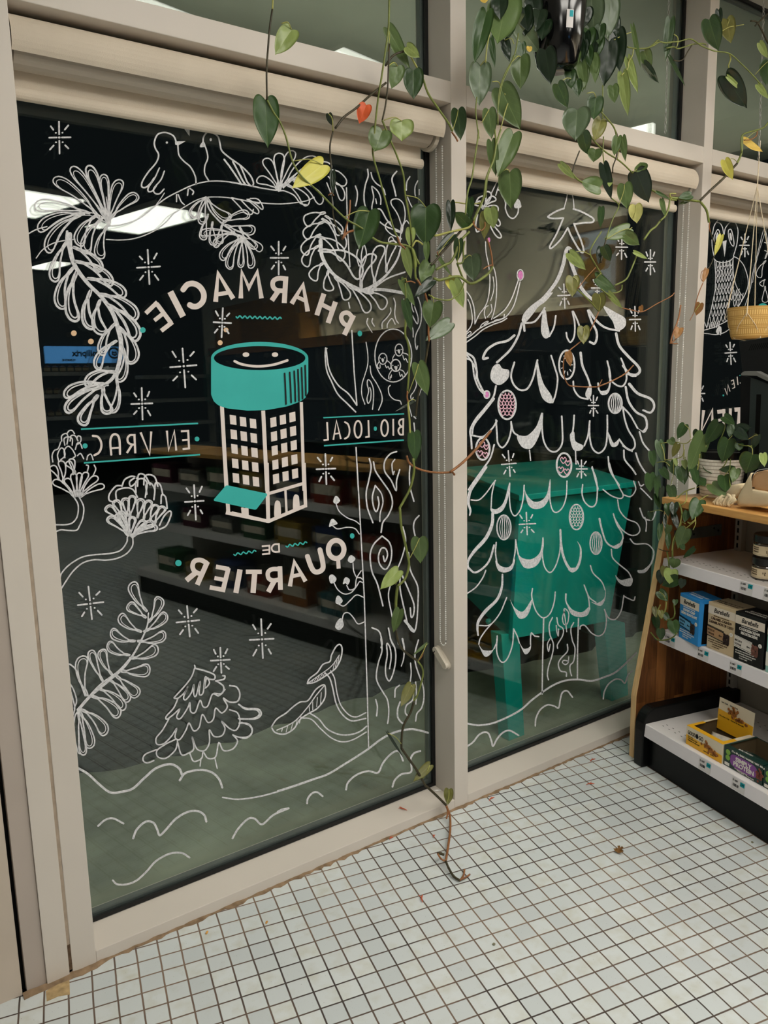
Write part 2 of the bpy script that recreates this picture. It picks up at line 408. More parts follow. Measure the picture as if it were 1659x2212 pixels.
# ---- shop interior behind the camera (seen in the glass)
m_dwall = mat('dark_back_wall', (30, 33, 31), 0.8, 0.2)
m_olive = mat('beige_side_wall', (222, 216, 196), 0.75, 0.2, var=0.03)
o = MB().box((RX0, RY0 - .1, 0), (RX1 + .1, RY0, CEIL)).build('wall_back', m_dwall); struct(o, 'dark wall far behind the camera, mirrored in the glass', 'wall')
o = MB().box((RX1, RY0, 0), (RX1 + .1, D1, CEIL)).build('wall_right', m_olive); struct(o, 'beige side wall mirrored behind the painted pine tree', 'wall')
o = MB().box((RX0 - .1, RY0, 0), (RX0, D1, CEIL)).build('wall_side', mat('white_side_wall', (150, 147, 140), .7, .2, var=.02)); struct(o, 'white shop wall on the far left', 'wall')
o = MB().box((RX0 - .1, -2.6, CEIL), (RX1 + .1, D1, CEIL + .1)).build('ceiling', m_ceil); struct(o, 'pale ceiling strip along the window', 'ceiling')
o = MB().box((RX0 - .1, RY0 - .1, CEIL), (RX1 + .1, -2.6, CEIL + .1)).build('ceiling_rear', m_ceild); struct(o, 'black ceiling of the shop behind the camera', 'ceiling')
m_panel = emit('troffer_light', (255, 250, 240), PANEL_STRENGTH)
m_white = mat('white_enamel', (215, 215, 212), 0.4, 0.5, var=0.02)
def troffer(cx, cy, sx, sy, label):
    t = thing('ceiling_light', label, 'ceiling light', (cx, cy, CEIL - 0.03), -A_, group='ceiling troffers')
    f = MB()
    for a, b in (((-sx, -sy), (sx, -sy + .03)), ((-sx, sy - .03), (sx, sy)), ((-sx, -sy + .03), (-sx + .03, sy - .03)), ((sx - .03, -sy + .03), (sx, sy - .03))):
        f.box((a[0], a[1], 0), (b[0], b[1], .03))
    f.build('frame', m_white, t)
    MB().box((-sx + .03, -sy + .03, 0.006), (sx - .03, sy - .03, 0.03)).build('diffuser', m_panel, t)
troffer(0.52, -1.60, 0.3, 0.6, 'bright ceiling panel mirrored in the upper pane right of the hanging vines')
troffer(1.44, -1.62, 0.3, 0.6, 'bright ceiling panel mirrored behind the black hanging pot')
troffer(-0.50, -1.26, 0.3, 0.30, 'bright ceiling panel mirrored at the top edge, left of the hanging vine')
troffer(-0.13, -4.62, 0.3, 0.47, 'bright ceiling panel mirrored behind the painted leaf fan')
troffer(0.84, -4.78, 0.3, 0.6, 'bright ceiling panel mirrored below the painted birds')
troffer(0.72, -7.75, 0.17, 0.40, 'small bright ceiling panel mirrored at the left edge below the leaf fan')
troffer(-0.55, -1.98, 0.5, 0.33, 'ceiling panel over the aisle straight above the camera')  # extra panel added for frontal light on the frames and blinds
troffer(2.32, -1.5, 0.16, 0.6, 'narrow ceiling panel close to the side wall over the till')  # extra panel added to brighten the mirrored side wall
troffer(-1.9, -3.3, 0.3, 0.6, 'ceiling panel right behind the camera')  # extra panel added out of view to light the shelf fronts
# ---- outside: pavement, asphalt, canopy
rr = random.Random(3); edge_ = [(x, 0.98 - .09 * x + .05 * math.sin(3.1 * x) + rr.uniform(-.025, .025), -.05) for x in np.linspace(4, -4, 120)]
o = MB().prism([(-4, D1, -.05), (4, D1, -.05)] + edge_, (0, 0, -.2)).build('ground', mat('pale_pavement', (150, 156, 140), 0.9, 0.2, var=0.30, scale=4, bump=0.4, bscale=50))
struct(o, 'pale concrete pavement outside along the window', 'pavement')
o = MB().box((-8, D1, -.3), (9, 14, -.07)).build('road', mat('dark_asphalt', (20, 23, 22), 0.9, 0.2, var=0.3, scale=30, bump=0.5, bscale=80)); struct(o, 'dark asphalt beyond the pavement', 'road')
o = MB().box((-5, D1 + .001, 3.3), (6, 3.4, 3.4)).build('soffit', mat('canopy_concrete', (158, 162, 146), 0.85, 0.2, var=0.06, scale=3)); struct(o, 'grey green canopy underside seen through the upper panes', 'canopy')
fx = thing('canopy_fill_light', 'added fill lamp strip lighting the canopy underside', 'lamp', (0, 2.0, 2.56))  # made-up lamp, placed out of view to light the soffit
MB().box((-4.5, 0, 0), (5.5, .07, .03)).build('housing', m_white, fx)
MB().box((-4.5, 0.01, .0305), (5.5, .06, .05)).build('fill_strip', emit('canopy_fill_glow', (250, 250, 236), EAVE_FILL_STRENGTH * 6), fx)

# ---- roller blinds
m_blind = mat('blind_fabric', (218, 206, 188), 0.85, 0.15, var=0.05, scale=8, bump=0.5, bscale=900)
m_blind2 = mat('blind_tube_grey', (186, 176, 162), 0.6, 0.3, var=0.03)
m_plast = mat('cream_plastic', (205, 196, 180), 0.4, 0.5, var=0.02)
m_bead = mat('bead_chain', (236, 234, 230), 0.35, 0.5)
bl = ['cream roller blind rolled up above the lettered pane', 'cream roller blind rolled up above the pine tree pane', 'cream roller blind rolled up above the owl pane']
CH = [((944, 600), (957, 600)), ((1470, 600), (1482, 600)), None]
for i, (a, b) in enumerate(bays):
    t = thing('roller_blind', bl[i], 'roller blind', (a, 0, 1.985), group='roller blinds in the window reveals')
    x0, x1 = 0.003, b - a - 0.014
    arc = []
    for k in range(13):
        q = math.radians(75 + 142 * k / 12); arc.append((0.052 + 0.047 * math.cos(q), 0.011 + 0.047 * math.sin(q)))
    outer = arc + [(0.052 + 0.044 * math.cos(math.radians(217 - 142 * k / 12)), 0.011 + 0.044 * math.sin(math.radians(217 - 142 * k / 12))) for k in range(13)]
    MB().prism([(x0, y, z) for y, z in outer], (x1 - x0, 0, 0)).build('fabric_roll', m_blind, t, smooth=False)
    rl = [(0.060 + 0.036 * math.cos(2 * math.pi * k / 24), 0.0 + 0.036 * math.sin(2 * math.pi * k / 24)) for k in range(24)]
    MB().prism([(x0 + .006, y, z) for y, z in rl], (x1 - x0 - .03, 0, 0)).build('roller_tube', m_blind2, t)
    MB().box((x0 + .008, 0.083, -0.062), (x1 - .026, 0.0845, 0.01)).build('fabric_sheet', m_blind, t)
    hb = [(0.084 + 0.011 * math.cos(2 * math.pi * k / 14) , -0.073 + 0.013 * math.sin(2 * math.pi * k / 14)) for k in range(14)]
    MB().prism([(x0 + .006, y, z) for y, z in hb], (x1 - x0 - .028, 0, 0)).build('hem_bar', m_blind, t)
    cap = [(0.062 + 0.040 * math.cos(math.pi + math.pi * k / 12), -0.004 + 0.040 * math.sin(math.pi + math.pi * k / 12)) for k in range(13)] + [(0.062 + 0.03 * math.cos(2 * math.pi - math.pi * k / 12), -0.004 + 0.03 * math.sin(2 * math.pi - math.pi * k / 12)) for k in range(13)]
    MB().prism([(x1 - .018, y, z) for y, z in cap], (.012, 0, 0)).build('end_bracket', m_plast, t)
    if CH[i]:
        xc = b - 0.008
        ya = on_x(*CH[i][0], xc)[1]; yb = on_x(*CH[i][1], xc)[1]
        zb = on_x(950, 1388, M1a - .008)[2] if i == 0 else 0.55
        bc = MB()
        path = [(ya, z) for z in np.arange(1.955, zb + 0.012, -0.0062)]
        r = abs(ya - yb) / 2; cy = (ya + yb) / 2
        path += [(cy + r * math.cos(q), zb + 0.012 - 0.016 * math.sin(q)) for q in np.linspace(0, math.pi, 8)]
        path += [(yb, z) for z in np.arange(zb + 0.012, 1.955, 0.0062)]
        for y, z in path: bc.ball((xc - a, y, z - 1.985), 0.0026, 6)
        bc.tube([(xc - a, y, z - 1.985) for y, z in path], 0.0004, 4)
        bc.build('bead_chain', m_bead, t, smooth=True)
# chain tensioner on the mullion
p0 = on_x(953, 1418, M1a - .006)
t = thing('chain_tensioner', 'small cream plastic chain holder on the mullion side below the bead chain', 'chain holder', (M1a, p0[1], p0[2]))
def capsule(y0, z0, y1, z1, r, n=8):
    d = np.array([y1 - y0, z1 - z0]); L = np.linalg.norm(d); d /= L; nn = np.array([-d[1], d[0]]); P = []
    for k in range(n + 1):
        q = math.pi * k / n; P.append(np.array([y0, z0]) + r * (math.cos(q) * nn - math.sin(q) * d))
    for k in range(n + 1):
        q = math.pi * k / n; P.append(np.array([y1, z1]) + r * (-math.cos(q) * nn + math.sin(q) * d))
    return P
tp = on_x(942, 1404, M1a - .012); bt = on_x(962, 1438, M1a - .012)
mm = lambda q: (q[1] - p0[1], q[2] - p0[2])
(y0, z0), (y1, z1) = mm(tp), mm(bt)
MB().prism([(0, y, z) for y, z in capsule(y0, z0, y1, z1, .0125)], (-.009, 0, 0)).build('base_plate', m_plast, t, bevel=.001)
MB().prism([(-.0092, y, z) for y, z in capsule(y0 - .002, z0 + .001, y1 - .002, z1 + .002, .0105)], (-.011, 0, 0)).build('cover', m_plast, t, bevel=.001)
MB().prism([(-.0203, y, z) for y, z in capsule(y0 - .002, z0 - .002, y0 + .001, z0 - .007, .0018)], (-.0005, 0, 0)).build('slot', m_dark, t)
MB().prism([(-.0092, y, z) for y, z in capsule(y1 + .008, z1 + .004, y1 + .0085, z1 + .001, .0022)], (-.002, 0, 0)).build('screw', m_bead, t)
# small white clip on the sill
pc = on_z(945, 1706, .041)
t = thing('plastic_clip', 'small white plastic clip lying on the sill by the mullion', 'clip', (pc[0], pc[1], .0375), -0.5)
MB().box((-.011, -.0045, 0), (.011, .0045, .0025)).build('body', mat('white_plastic', (228, 226, 222), .35, .5, var=.01), t, bevel=.0008)
MB().box((-.006, -.0015, .0025), (.002, .0015, .0035)).build('tab', m_bead, t)
# ================================================================== PAINT ON THE GLASS
def paint(name, c, rgb2, var=.1, scale=160):
    return mat(name, c, 0.6, 0.3, var=var, scale=scale, rgb2=rgb2)
PM = dict(w=paint('chalk_marker_white', (196, 198, 202), (232, 232, 234)), l=paint('vinyl_warm_white', (222, 210, 204), (228, 218, 212), .02, 40),
          t=paint('teal_paint', (56, 174, 168), (60, 180, 174), .02, 14), k=m_rubber, p=paint('pink_paint', (214, 120, 190), (226, 140, 200)),
          o=paint('peach_dot', (226, 188, 150), (232, 198, 160), .03), g=paint('thin_chalk_wash', (150, 152, 156), (196, 198, 200), .2), h=paint('pale_pink_marker', (226, 170, 190), (230, 190, 205)))
def ribbon(mb, P, w, y0, closed=False, caps=True):
    """P: pixels on the glass; w: width in pixels (number or list). y0: depth of the painted surface"""
    P = [np.array(p, float) for p in P]; n = len(P)
    if closed and np.linalg.norm(P[0] - P[-1]) < 1e-6: P = P[:-1]; n -= 1
    ws = np.interp(np.linspace(0, 1, n), np.linspace(0, 1, len(w)), w) if isinstance(w, (list, tuple)) else [w] * n
    Lp, Rp = [], []
    for i in range(n):
        a = P[(i - 1) % n] if (closed or i) else P[i]; b = P[(i + 1) % n] if (closed or i < n - 1) else P[i]
        d1 = P[i] - a; d2 = b - P[i]
        l1, l2 = np.linalg.norm(d1), np.linalg.norm(d2)
        if l1 > 1e-9 and l2 > 1e-9: t = d1 / l1 + d2 / l2
        else: t = d1 + d2
        tl = np.linalg.norm(t); t = t / tl if tl > 1e-6 else np.array([1., 0])
        k = 1.0
        if l1 > 1e-9 and l2 > 1e-9: k = min(1.6, 1 / max(.5, abs(np.dot(t, d2 / l2))))
        nn = np.array([-t[1], t[0]]) * ws[i] / 2 * k
        Lp.append(P[i] + nn); Rp.append(P[i] - nn)
    U = lambda q, y: tuple(on_y(q[0], q[1], y))
    yf, yb = y0 - .0012, y0 - .0001
    rows = list(zip(Lp, Rp))
    if caps and not closed:
        def cap(i, sgn):
            t = P[i] - P[i - sgn] if 0 <= i - sgn < n else P[i] - P[i + sgn]
            t = t / (np.linalg.norm(t) + 1e-9); nn = np.array([-t[1], t[0]]) ; r = ws[i] / 2; out = []
            for k in (35, 65):
                a = math.radians(k); c = P[i] + t * r * math.sin(a)
                out.append((c + nn * r * math.cos(a), c - nn * r * math.cos(a)) if sgn > 0 else (c - nn * r * math.cos(a), c + nn * r * math.cos(a)))
            return out
        e = cap(n - 1, 1); s_ = cap(0, -1)
        rows = s_[::-1] + rows + e
    m = len(rows); V = []; F = []
    for a, b in rows: V += [U(a, yf), U(b, yf), U(b, yb), U(a, yb)]
    for i in range(m if closed else m - 1):
        j = (i + 1) % m
        F += [(4 * i, 4 * i + 1, 4 * j + 1, 4 * j), (4 * i + 1, 4 * i + 2, 4 * j + 2, 4 * j + 1), (4 * i + 3, 4 * i, 4 * j, 4 * j + 3)]
    if not closed: F += [(0, 3, 2, 1), (4 * m - 4, 4 * m - 3, 4 * m - 2, 4 * m - 1)]
    mb.add(V, F)
def fill(mb, P, y0):
    V = [on_y(p[0], p[1], y0 - .0011) for p in P]
    mb.prism(V, (0, .001, 0))
def petal(b, t, w, bend=0.0, n=9):
    b, t = np.array(b, float), np.array(t, float); ax = t - b; L = np.linalg.norm(ax); u = ax / L; v = np.array([-u[1], u[0]])
    side = []
    for i in range(n + 1):
        s_ = i / n
        side.append((s_, (w / 2) * (0.10 + 0.9 * s_ ** 1.25) * math.sqrt(max(0, 1 - ((s_ - .62) / .42) ** 4)) if s_ > .2 else (w / 2) * (.08 + 1.4 * s_ ** 1.35)))
    P = []
    cen = lambda s_: b + u * L * s_ + v * bend * L * math.sin(math.pi * min(1, s_))
    for s_, h in side: P.append(cen(s_ * .96) + v * h)
    P.append(cen(1.0))
    for s_, h in side[::-1]: P.append(cen(s_ * .96) - v * h)
    return spline(P, 2)
rng = random.Random(3)
def draw(win, name, label, mat_key, spec, dy=0.0, label_always=True):
    mb = MB()
    for il, line in enumerate(spec.strip().split('\n')):
        y0 = YG - .0002 - dy - (il % 19) * 2.2e-5
        line = line.strip()
        if not line: continue
        t = line.split(); c, w, ty = t[0], t[1], t[2]; k = CROP[c][2]
        ww = [float(q) / k for q in w.split('-')]; ww = ww if len(ww) > 1 else ww[0]
        if ty == 'e':                                  # ellipse outline cx,cy rx ry
            (cx, cy), = px(c, t[3]); rx, ry = float(t[4]) / k, float(t[5]) / k
            ribbon(mb, [(cx + rx * math.cos(q), cy + ry * math.sin(q)) for q in np.linspace(0, 2 * math.pi, 37)[:-1]], ww, y0, True)
        elif ty == 'E':
            (cx, cy), = px(c, t[3]); rx, ry = float(t[4]) / k, float(t[5]) / k
            fill(mb, [(cx + rx * math.cos(q), cy + ry * math.sin(q)) for q in np.linspace(0, 2 * math.pi, 25)[:-1]], y0)
        elif ty == 't':                                # petals: base tip width [bend]
            (b, q) = px(c, t[3] + ' ' + t[4]); pw = float(t[5]) / k; bend = float(t[6]) if len(t) > 6 else 0
            ribbon(mb, petal(b, q, pw, bend), ww, y0)
            if len(t) > 7 or c in 'ADG':
                q2 = np.array(b) + (np.array(q) - np.array(b)) * (0.90 + .05 * rng.random())
                ribbon(mb, petal(b, q2, pw * (.62 + .14 * rng.random()), bend * .8), (ww if not isinstance(ww, list) else ww[0]) * .6, y0 - .000011)
        else:
            P = px(c, ' '.join(t[3:]))
            if ty == 's': ribbon(mb, spline(P, 6), ww, y0)
            elif ty == 'c': ribbon(mb, spline(P, 6, True), ww, y0, True)
            elif ty == 'l': ribbon(mb, P, ww, y0, caps=False)
            elif ty == 'f': fill(mb, spline(P, 5, True), y0)
            elif ty == 'p': fill(mb, P, y0)
            elif ty == 'z':                            # wavy line between two points
                a, b = np.array(P[0]), np.array(P[-1]); d = b - a; u = d / np.linalg.norm(d); v = np.array([-u[1], u[0]]); nw = int(np.linalg.norm(d) / 10.5) * 8
                ribbon(mb, [a + d * i / nw + v * 2.3 * math.sin(i * math.pi / 4) for i in range(nw + 1)], ww, y0)
    w = WIN[win]; off = np.array(w.location)
    mb.v = [tuple(np.array(p) - off) for p in mb.v]
    o = mb.build(name, PM[mat_key], w)
    if label: o['label'] = label
    return o
def star(win, cx, cy, H, Wd, tilt, label, w=3.3, dots=True):
    w = 3.6 if win == 1 else 2.9; mb = MB(); y0 = YG - .0002; R_ = lambda a, b: (cx + a * math.cos(tilt) - b * math.sin(tilt) * .9, cy + a * math.sin(tilt) + b * math.cos(tilt))
    j = lambda: rng.uniform(.9, 1.1)
    for a, b in ((0, -1), (0, 1), (1, 0), (-1, 0)):
        ribbon(mb, [R_(a * Wd * .24, b * H * .2), R_(a * Wd * .6, b * H * .6), R_(a * Wd * j(), b * H * j())], w, y0)
    ribbon(mb, [R_(-.5, 0), R_(.5, 0)], w * 1.3, y0 - 3e-5)
    for a in (-1, 1):
        for b in (-1, 1):
            ribbon(mb, [R_(a * Wd * .3 - .4, b * H * .3), R_(a * Wd * .3 + .4, b * H * .3)], w * .95, y0)
            if dots: ribbon(mb, [R_(a * Wd * .52, b * H * .5), R_(a * Wd * .78 * j(), b * H * .76 * j())], w, y0)
    ww = WIN[win]; off = np.array(ww.location); mb.v = [tuple(np.array(p) - off) for p in mb.v]
    o = mb.build('painted_star', PM['w'], ww); o['label'] = label

STARS = [(1, 128, 297, 34, 24, -.02, 'white painted sparkle in the top left corner of the pane'), (1, 321, 577, 35, 24, -.06, 'white sparkle under the birds branch'),
    (1, 602, 557, 33, 19, 0, 'white sparkle right of the hanging leaf sprig'), (1, 480, 697, 29, 18, .05, 'white sparkle under the arched letters'),
    (1, 397, 791, 42, 30, -.08, 'large white sparkle left of the teal lid'), (1, 307, 872, 31, 23, -.03, 'white sparkle above the left teal line'),
    (1, 704, 1013, 33, 20, -.04, 'white sparkle below the right teal lines'), (1, 421, 1083, 39, 21, -.06, 'white sparkle left of the teal awning'),
    (1, 195, 1304, 34, 28, -.12, 'white sparkle above the feathery branch'), (1, 407, 1342, 35, 25, -.1, 'white sparkle right of the feathery branch'),
    (1, 566, 1381, 44, 25, -.05, 'tall white sparkle under the lower letters'), (1, 477, 1426, 28, 20, -.05, 'small white sparkle over the little pine'),
    (2, 1343, 534, 26, 13, .02, 'white sparkle right of the painted star topper'), (2, 1405, 566, 26, 12, 0, 'white sparkle near the pane edge'),
    (2, 1219, 638, 26, 13, -.05, 'white sparkle inside the treetop'), (2, 1372, 690, 28, 13, -.02, 'white sparkle right of the upper branches'),
    (2, 1290, 622, 25, 12, 0, 'white sparkle half behind a green leaf'), (2, 1282, 876, 22, 11, 0, 'white sparkle between the middle branches'),
    (2, 1100, 1002, 27, 16, -.08, 'white sparkle over the teal table, left one'), (2, 1256, 1013, 21, 12, 0, 'white sparkle over the teal table, right one'),
    (2, 1138, 1132, 25, 18, -.05, 'white sparkle low in the tree'),
    (3, 1609, 530, 25, 10, 0, 'white sparkle right of the owl head'), (3, 1578, 762, 24, 12, -.06, 'white sparkle under the yellow pot'), (3, 1511, 850, 20, 11, 0, 'white sparkle half hidden behind the mullion')]
for s_ in STARS: star(*s_)

# ------------- pane 1: wreath
draw(1, 'painted_leaf_fan', 'white painted leaf fan at the upper left', 'w', '''
A 9 t 690,1420 458,1068 84 .03
A 11 t 692,1420 565,1060 82 .02
A 9 t 695,1420 662,1116 72 0
A 9 t 700,1425 770,1150 84 -.05
A 9 t 712,1395 880,1245 84 -.06
A 8 t 640,1400 345,1140 92 .06
A 9 t 575,1365 222,1315 100 .05
A 9 t 540,1370 242,1470 92 .12
A 10 t 525,1372 300,1612 96 .14
A 10 t 620,1375 503,1570 96 .14
A 10 t 655,1395 545,1620 92 .12
A 9 t 690,1440 640,1655 84 .10
A 6 s 700,1425 620,1370 520,1360 440,1390
A 5 s 690,1430 600,1385 520,1380 450,1420
A 20-6 s 700,1440 660,1380 600,1290
A 14-5 s 705,1425 690,1330 680,1260''')
draw(1, 'painted_branch', 'long white painted branch under the two birds', 'w', '''
A 8 s 710,1445 765,1440 840,1420 905,1390 980,1330 1060,1270 1150,1222 1240,1182 1340,1160 1450,1162 1560,1180 1659,1200
B 8 s 0,1168 100,1185 200,1205 305,1220 340,1222 400,1250 440,1300 480,1310
A 7 s 680,1532 760,1536 840,1530 920,1508 1000,1470 1065,1420 1110,1370 1180,1325 1260,1280 1330,1262 1430,1262 1520,1275 1659,1302
B 7 s 0,1265 100,1285 210,1300 310,1305 400,1298 480,1285 530,1262
A 8 s 165,1505 230,1470 300,1450
D 7 s 232,170 270,120 330,80 400,60 480,50
A 6 s 1000,1310 1030,1270 1052,1235''')
draw(1, 'painted_bird', 'left of the two painted birds, beak pointing right', 'w', '''
A 9 s 1255,1180 1250,1130 1220,1070 1175,1030 1145,990 1138,930
A 10 s 1130,915 1110,870 1060,848 1010,860 988,910 995,950 1015,990 1000,1040 950,1100 912,1160 908,1195 935,1198 965,1170 985,1140
A 9 s 1020,1075 990,1140 950,1200 950,1225 975,1222 1000,1190
A 9 s 1052,1095 1030,1150 985,1205 990,1235 1020,1240 1050,1210
A 4 E 1068,912 7 7
A 3 p 1120,905 1188,903 1142,930 1122,925
A 9 s 1205,1210 1200,1250
A 9 s 1215,1205 1238,1225 1232,1245
A 8 s 1130,1245 1130,1290
A 8 s 1140,1245 1160,1290 1180,1310''')
draw(1, 'painted_bird', 'right of the two painted birds, beak pointing left', 'w', '''
A 9 s 1335,1155 1310,1110 1312,1060 1330,1010 1318,950 1305,930
A 10 s 1300,920 1302,880 1325,848 1360,850 1395,875 1408,920 1420,965 1470,1010 1540,1060 1600,1120 1622,1170 1615,1190
A 11 s 1435,1020 1480,1080 1520,1140 1545,1180
A 11 s 1490,1035 1520,1090 1550,1150 1570,1180
A 10 s 1535,1055 1560,1110 1580,1160 1600,1185
A 4 E 1349,893 7 10
A 3 f 1302,905 1315,935 1285,942 1280,930
B 8 s 0,1268 50,1320 90,1365 130,1370 140,1340
B 8 s 60,1280 120,1340 165,1368 170,1340 100,1275
B 8 s 110,1275 160,1310 195,1340 200,1320 170,1275 120,1270
A 4 p 1152,785 1215,792 1213,870''')
draw(1, 'painted_leaf_sprig', 'small white painted sprig hanging from the branch', 'w', '''
A 9 t 1320,1262 1230,1390 74 .1
A 8 t 1325,1265 1290,1435 60 .05
A 8 t 1325,1265 1475,1400 74 .1
A 8 t 1420,1430 1595,1370 78 -.08
A 8 t 1440,1440 1632,1475 78 .04
A 8 t 1330,1380 1300,1535 60 .06
A 8 t 1360,1420 1370,1570 60 .06
A 8 t 1420,1440 1405,1560 56 .02
A 8 t 1530,1450 1640,1590 56 .04
A 10 s 1320,1262 1340,1340 1420,1430 1500,1490 1550,1560
D 8 t 1545,40 1415,180 66 .1
D 8 t 1548,45 1465,240 66 .1
D 8 t 1550,45 1540,230 50 .0
D 8 t 1552,45 1610,235 60 -.08
D 8 t 1545,30 1280,10 60 .06
D 8 t 1500,0 1370,95 60 .1
E 7 t 60,30 195,120 60 -.05''')
draw(1, 'painted_feather_garland', 'white painted leaf garland curving down the left side', 'w', '''
D 13 t 470,100 650,250 74 -.1
D 13 t 480,190 720,340 76 -.12
D 13 t 560,300 805,410 78 -.1
D 13 t 640,400 880,555 92 -.12
D 17 t 690,470 880,695 100 -.12
D 13 t 760,610 850,845 100 -.14
D 12 t 790,750 760,962 70 -.12
D 12 t 430,60 345,320 84 .08
D 13 t 470,230 390,495 94 .14
D 16 t 490,260 480,575 96 .12
D 16 t 580,380 585,625 84 .14
D 13 t 640,440 660,660 96 .16
D 12 t 735,590 650,790 70 .12
D 12 t 745,700 620,880 76 .14
D 13 t 740,900 545,980 74 .16
D 13 t 690,980 410,1050 84 .12
D 15 t 670,985 420,1150 86 .08
D 15 t 625,1050 520,1235 92 .05
D 15 t 660,1000 695,1165 84 .06
D 12 t 745,940 720,1160 60 -.1
D 34-22-30-18 s 445,20 450,120 480,220 560,330 650,420 720,520 755,620 775,720 760,850 720,940 640,1000
D 16-8 s 430,0 425,60 450,150
D 12 s 690,470 740,560 770,660 790,760''')
draw(1, 'painted_leaf_sprig', 'white painted leaf fan at the right end of the branch', 'w', '''
B 8 t 305,1222 215,1015 76 .05
B 9 t 307,1222 305,980 84 0
B 8 t 310,1218 395,965 76 -.05
B 8 t 330,1200 545,1010 84 -.1
B 8 t 340,1190 640,1060 80 -.12
B 8 t 305,1222 165,1145 70 .1
B 8 t 350,1180 490,1310 72 -.1
B 8 t 400,1160 580,1300 74 -.12
B 9 s 305,1222 330,1180 400,1150 480,1130 560,1150
B 8 s 560,1130 600,1090 680,1095 735,1150 720,1190 660,1170 620,1130
B 8 s 660,1180 690,1270 715,1280 725,1240 700,1190 640,1150
B 8 s 610,1170 640,1250 650,1330''')
draw(1, 'painted_feather_garland', 'white painted leaf garland curving down the right side', 'w', '''
B 9 t 600,1360 470,1430 92 .1
B 9 t 590,1420 470,1520 80 .12
B 9 t 570,1500 462,1625 80 .14
B 8 t 600,1380 700,1500 70 -.1
B 9 t 580,1400 715,1600 84 -.14
E 9 t 545,30 715,180 84 -.16
E 12 t 560,120 830,290 120 -.18
E 9 t 560,90 470,220 76 .14
E 9 t 590,200 520,310 80 .14
E 9 t 620,250 630,380 76 .1
E 9 t 660,290 745,435 72 -.06
E 9 t 740,340 880,515 78 -.08
E 9 t 850,385 985,485 92 -.12
E 11 t 830,370 910,145 84 -.12
E 10 t 920,360 960,90 88 -.08
E 9 t 990,260 1040,60 66 -.06
E 26-18-24 s 570,60 580,160 640,260 720,320 830,375 900,390
E 20-10 s 830,380 900,350 990,280 1060,180 1090,80
E 20 s 830,380 960,372 1110,395
E 10 s 900,370 1000,300 1110,260
k2 12 t 690,640 490,450 92 -.1
k2 10 t 700,700 580,560 80 -.1
k2 9 t 690,760 600,690 60 -.1
k2 10 t 700,650 640,355 120 .12
k2 9 s 690,760 700,640 740,545 770,570''')
# ------------- pane 1: lettering
draw(1, 'painted_lettering', 'large pale mirrored letters PHARMACIE in an arch', 'l', '''
D 28 l 1003,462 1096,588
D 28 l 1008,452 933,524
D 26 l 1050,520 988,570
D 28 l 1104,580 1032,636
D 40 l 1090,385 1172,545
D 36 s 1172,372 1200,340 1240,334 1280,356 1304,400 1298,446 1268,476 1236,480 1214,470
D 32 l 1380,450 1396,268 1492,430
D 26 l 1392,402 1462,392
E 30 l 60,428 66,258 112,362 165,258 192,428
E 32 l 348,288 338,458
E 30 s 345,302 300,300 268,318 266,352 290,376 338,380
E 32 l 300,380 258,442
E 30 l 385,462 458,342 488,512
E 24 l 418,418 478,446
E 32 l 592,398 546,536
E 32 l 666,450 618,586
E 28 l 572,464 642,500
E 32 l 782,536 722,662
E 28 s 775,552 748,522 716,524 702,552 718,588 752,606''', dy=.0002)
draw(1, 'painted_lettering', 'large pale mirrored letters QUARTIER in a lower arch', 'l', '''
G 32 l 1328,632 1262,780
G 30 s 1322,640 1285,622 1246,628 1232,660 1246,694 1290,714
G 34 l 1262,694 1192,752
G 30 l 1462,672 1424,826
G 28 l 1466,680 1382,664
G 26 l 1440,750 1372,736
G 28 l 1426,812 1342,796
H 34 l 55,682 28,832
H 28 l 92,697 194,697
H 34 l 150,690 138,832
H 30 l 310,662 314,812
H 28 s 310,680 262,680 234,700 238,738 268,752 314,744
H 32 l 278,748 236,826
H 28 l 374,790 402,632 474,758
H 24 l 388,726 442,714
H 32 s 486,598 508,660 530,694 560,696 584,676 584,636 566,556
H 32 e 670,554 50 58
H 26 l 682,606 686,676''', dy=.0002)
draw(1, 'painted_lettering', 'small pale mirrored word DE between teal waves', 'l', '''
H 11 l 243,524 243,584
H 11 l 246,529 194,534
H 10 l 243,556 198,560
H 11 l 246,580 196,585
H 11 l 303,514 306,572
H 11 s 303,520 274,522 258,540 262,560 280,570 305,568''', dy=.0002)
draw(1, 'painted_lettering', 'pale mirrored words EN VRAC between two teal lines', 'l', '''
D 13 l 1204,1270 1210,1394
D 13 l 1208,1276 1158,1279
D 12 l 1206,1332 1166,1336
D 13 l 1214,1388 1168,1393
D 14 l 1068,1275 1079,1402 1116,1275 1128,1402
D 14 l 900,1286 958,1428 968,1280
D 14 l 860,1296 866,1420
D 13 s 862,1303 832,1304 816,1325 822,1352 848,1364 864,1362
D 14 l 846,1364 812,1418
D 14 s 712,1428 706,1345 718,1306 740,1298 758,1312 766,1350 768,1424
D 12 l 706,1388 768,1383
D 14 s 594,1308 626,1314 646,1346 648,1382 632,1416 604,1432''', dy=.0002)
draw(1, 'painted_lettering', 'pale mirrored words BIO LOCAL between two teal lines', 'l', '''
E 11 l 612,1220 618,1332 589,1336
E 11 l 652,1334 672,1210 700,1328
E 10 l 658,1296 694,1291
E 11 s 726,1220 746,1234 756,1272 748,1310 726,1326
E 11 e 810,1266 23 54
E 11 l 876,1207 880,1313 856,1317
E 11 e 980,1258 22 51
E 11 l 1035,1200 1036,1307
E 11 l 1100,1195 1098,1304
E 11 s 1100,1200 1080,1206 1072,1224 1082,1244 1098,1248
E 11 s 1098,1248 1076,1256 1068,1276 1078,1298 1098,1300''', dy=.0002)
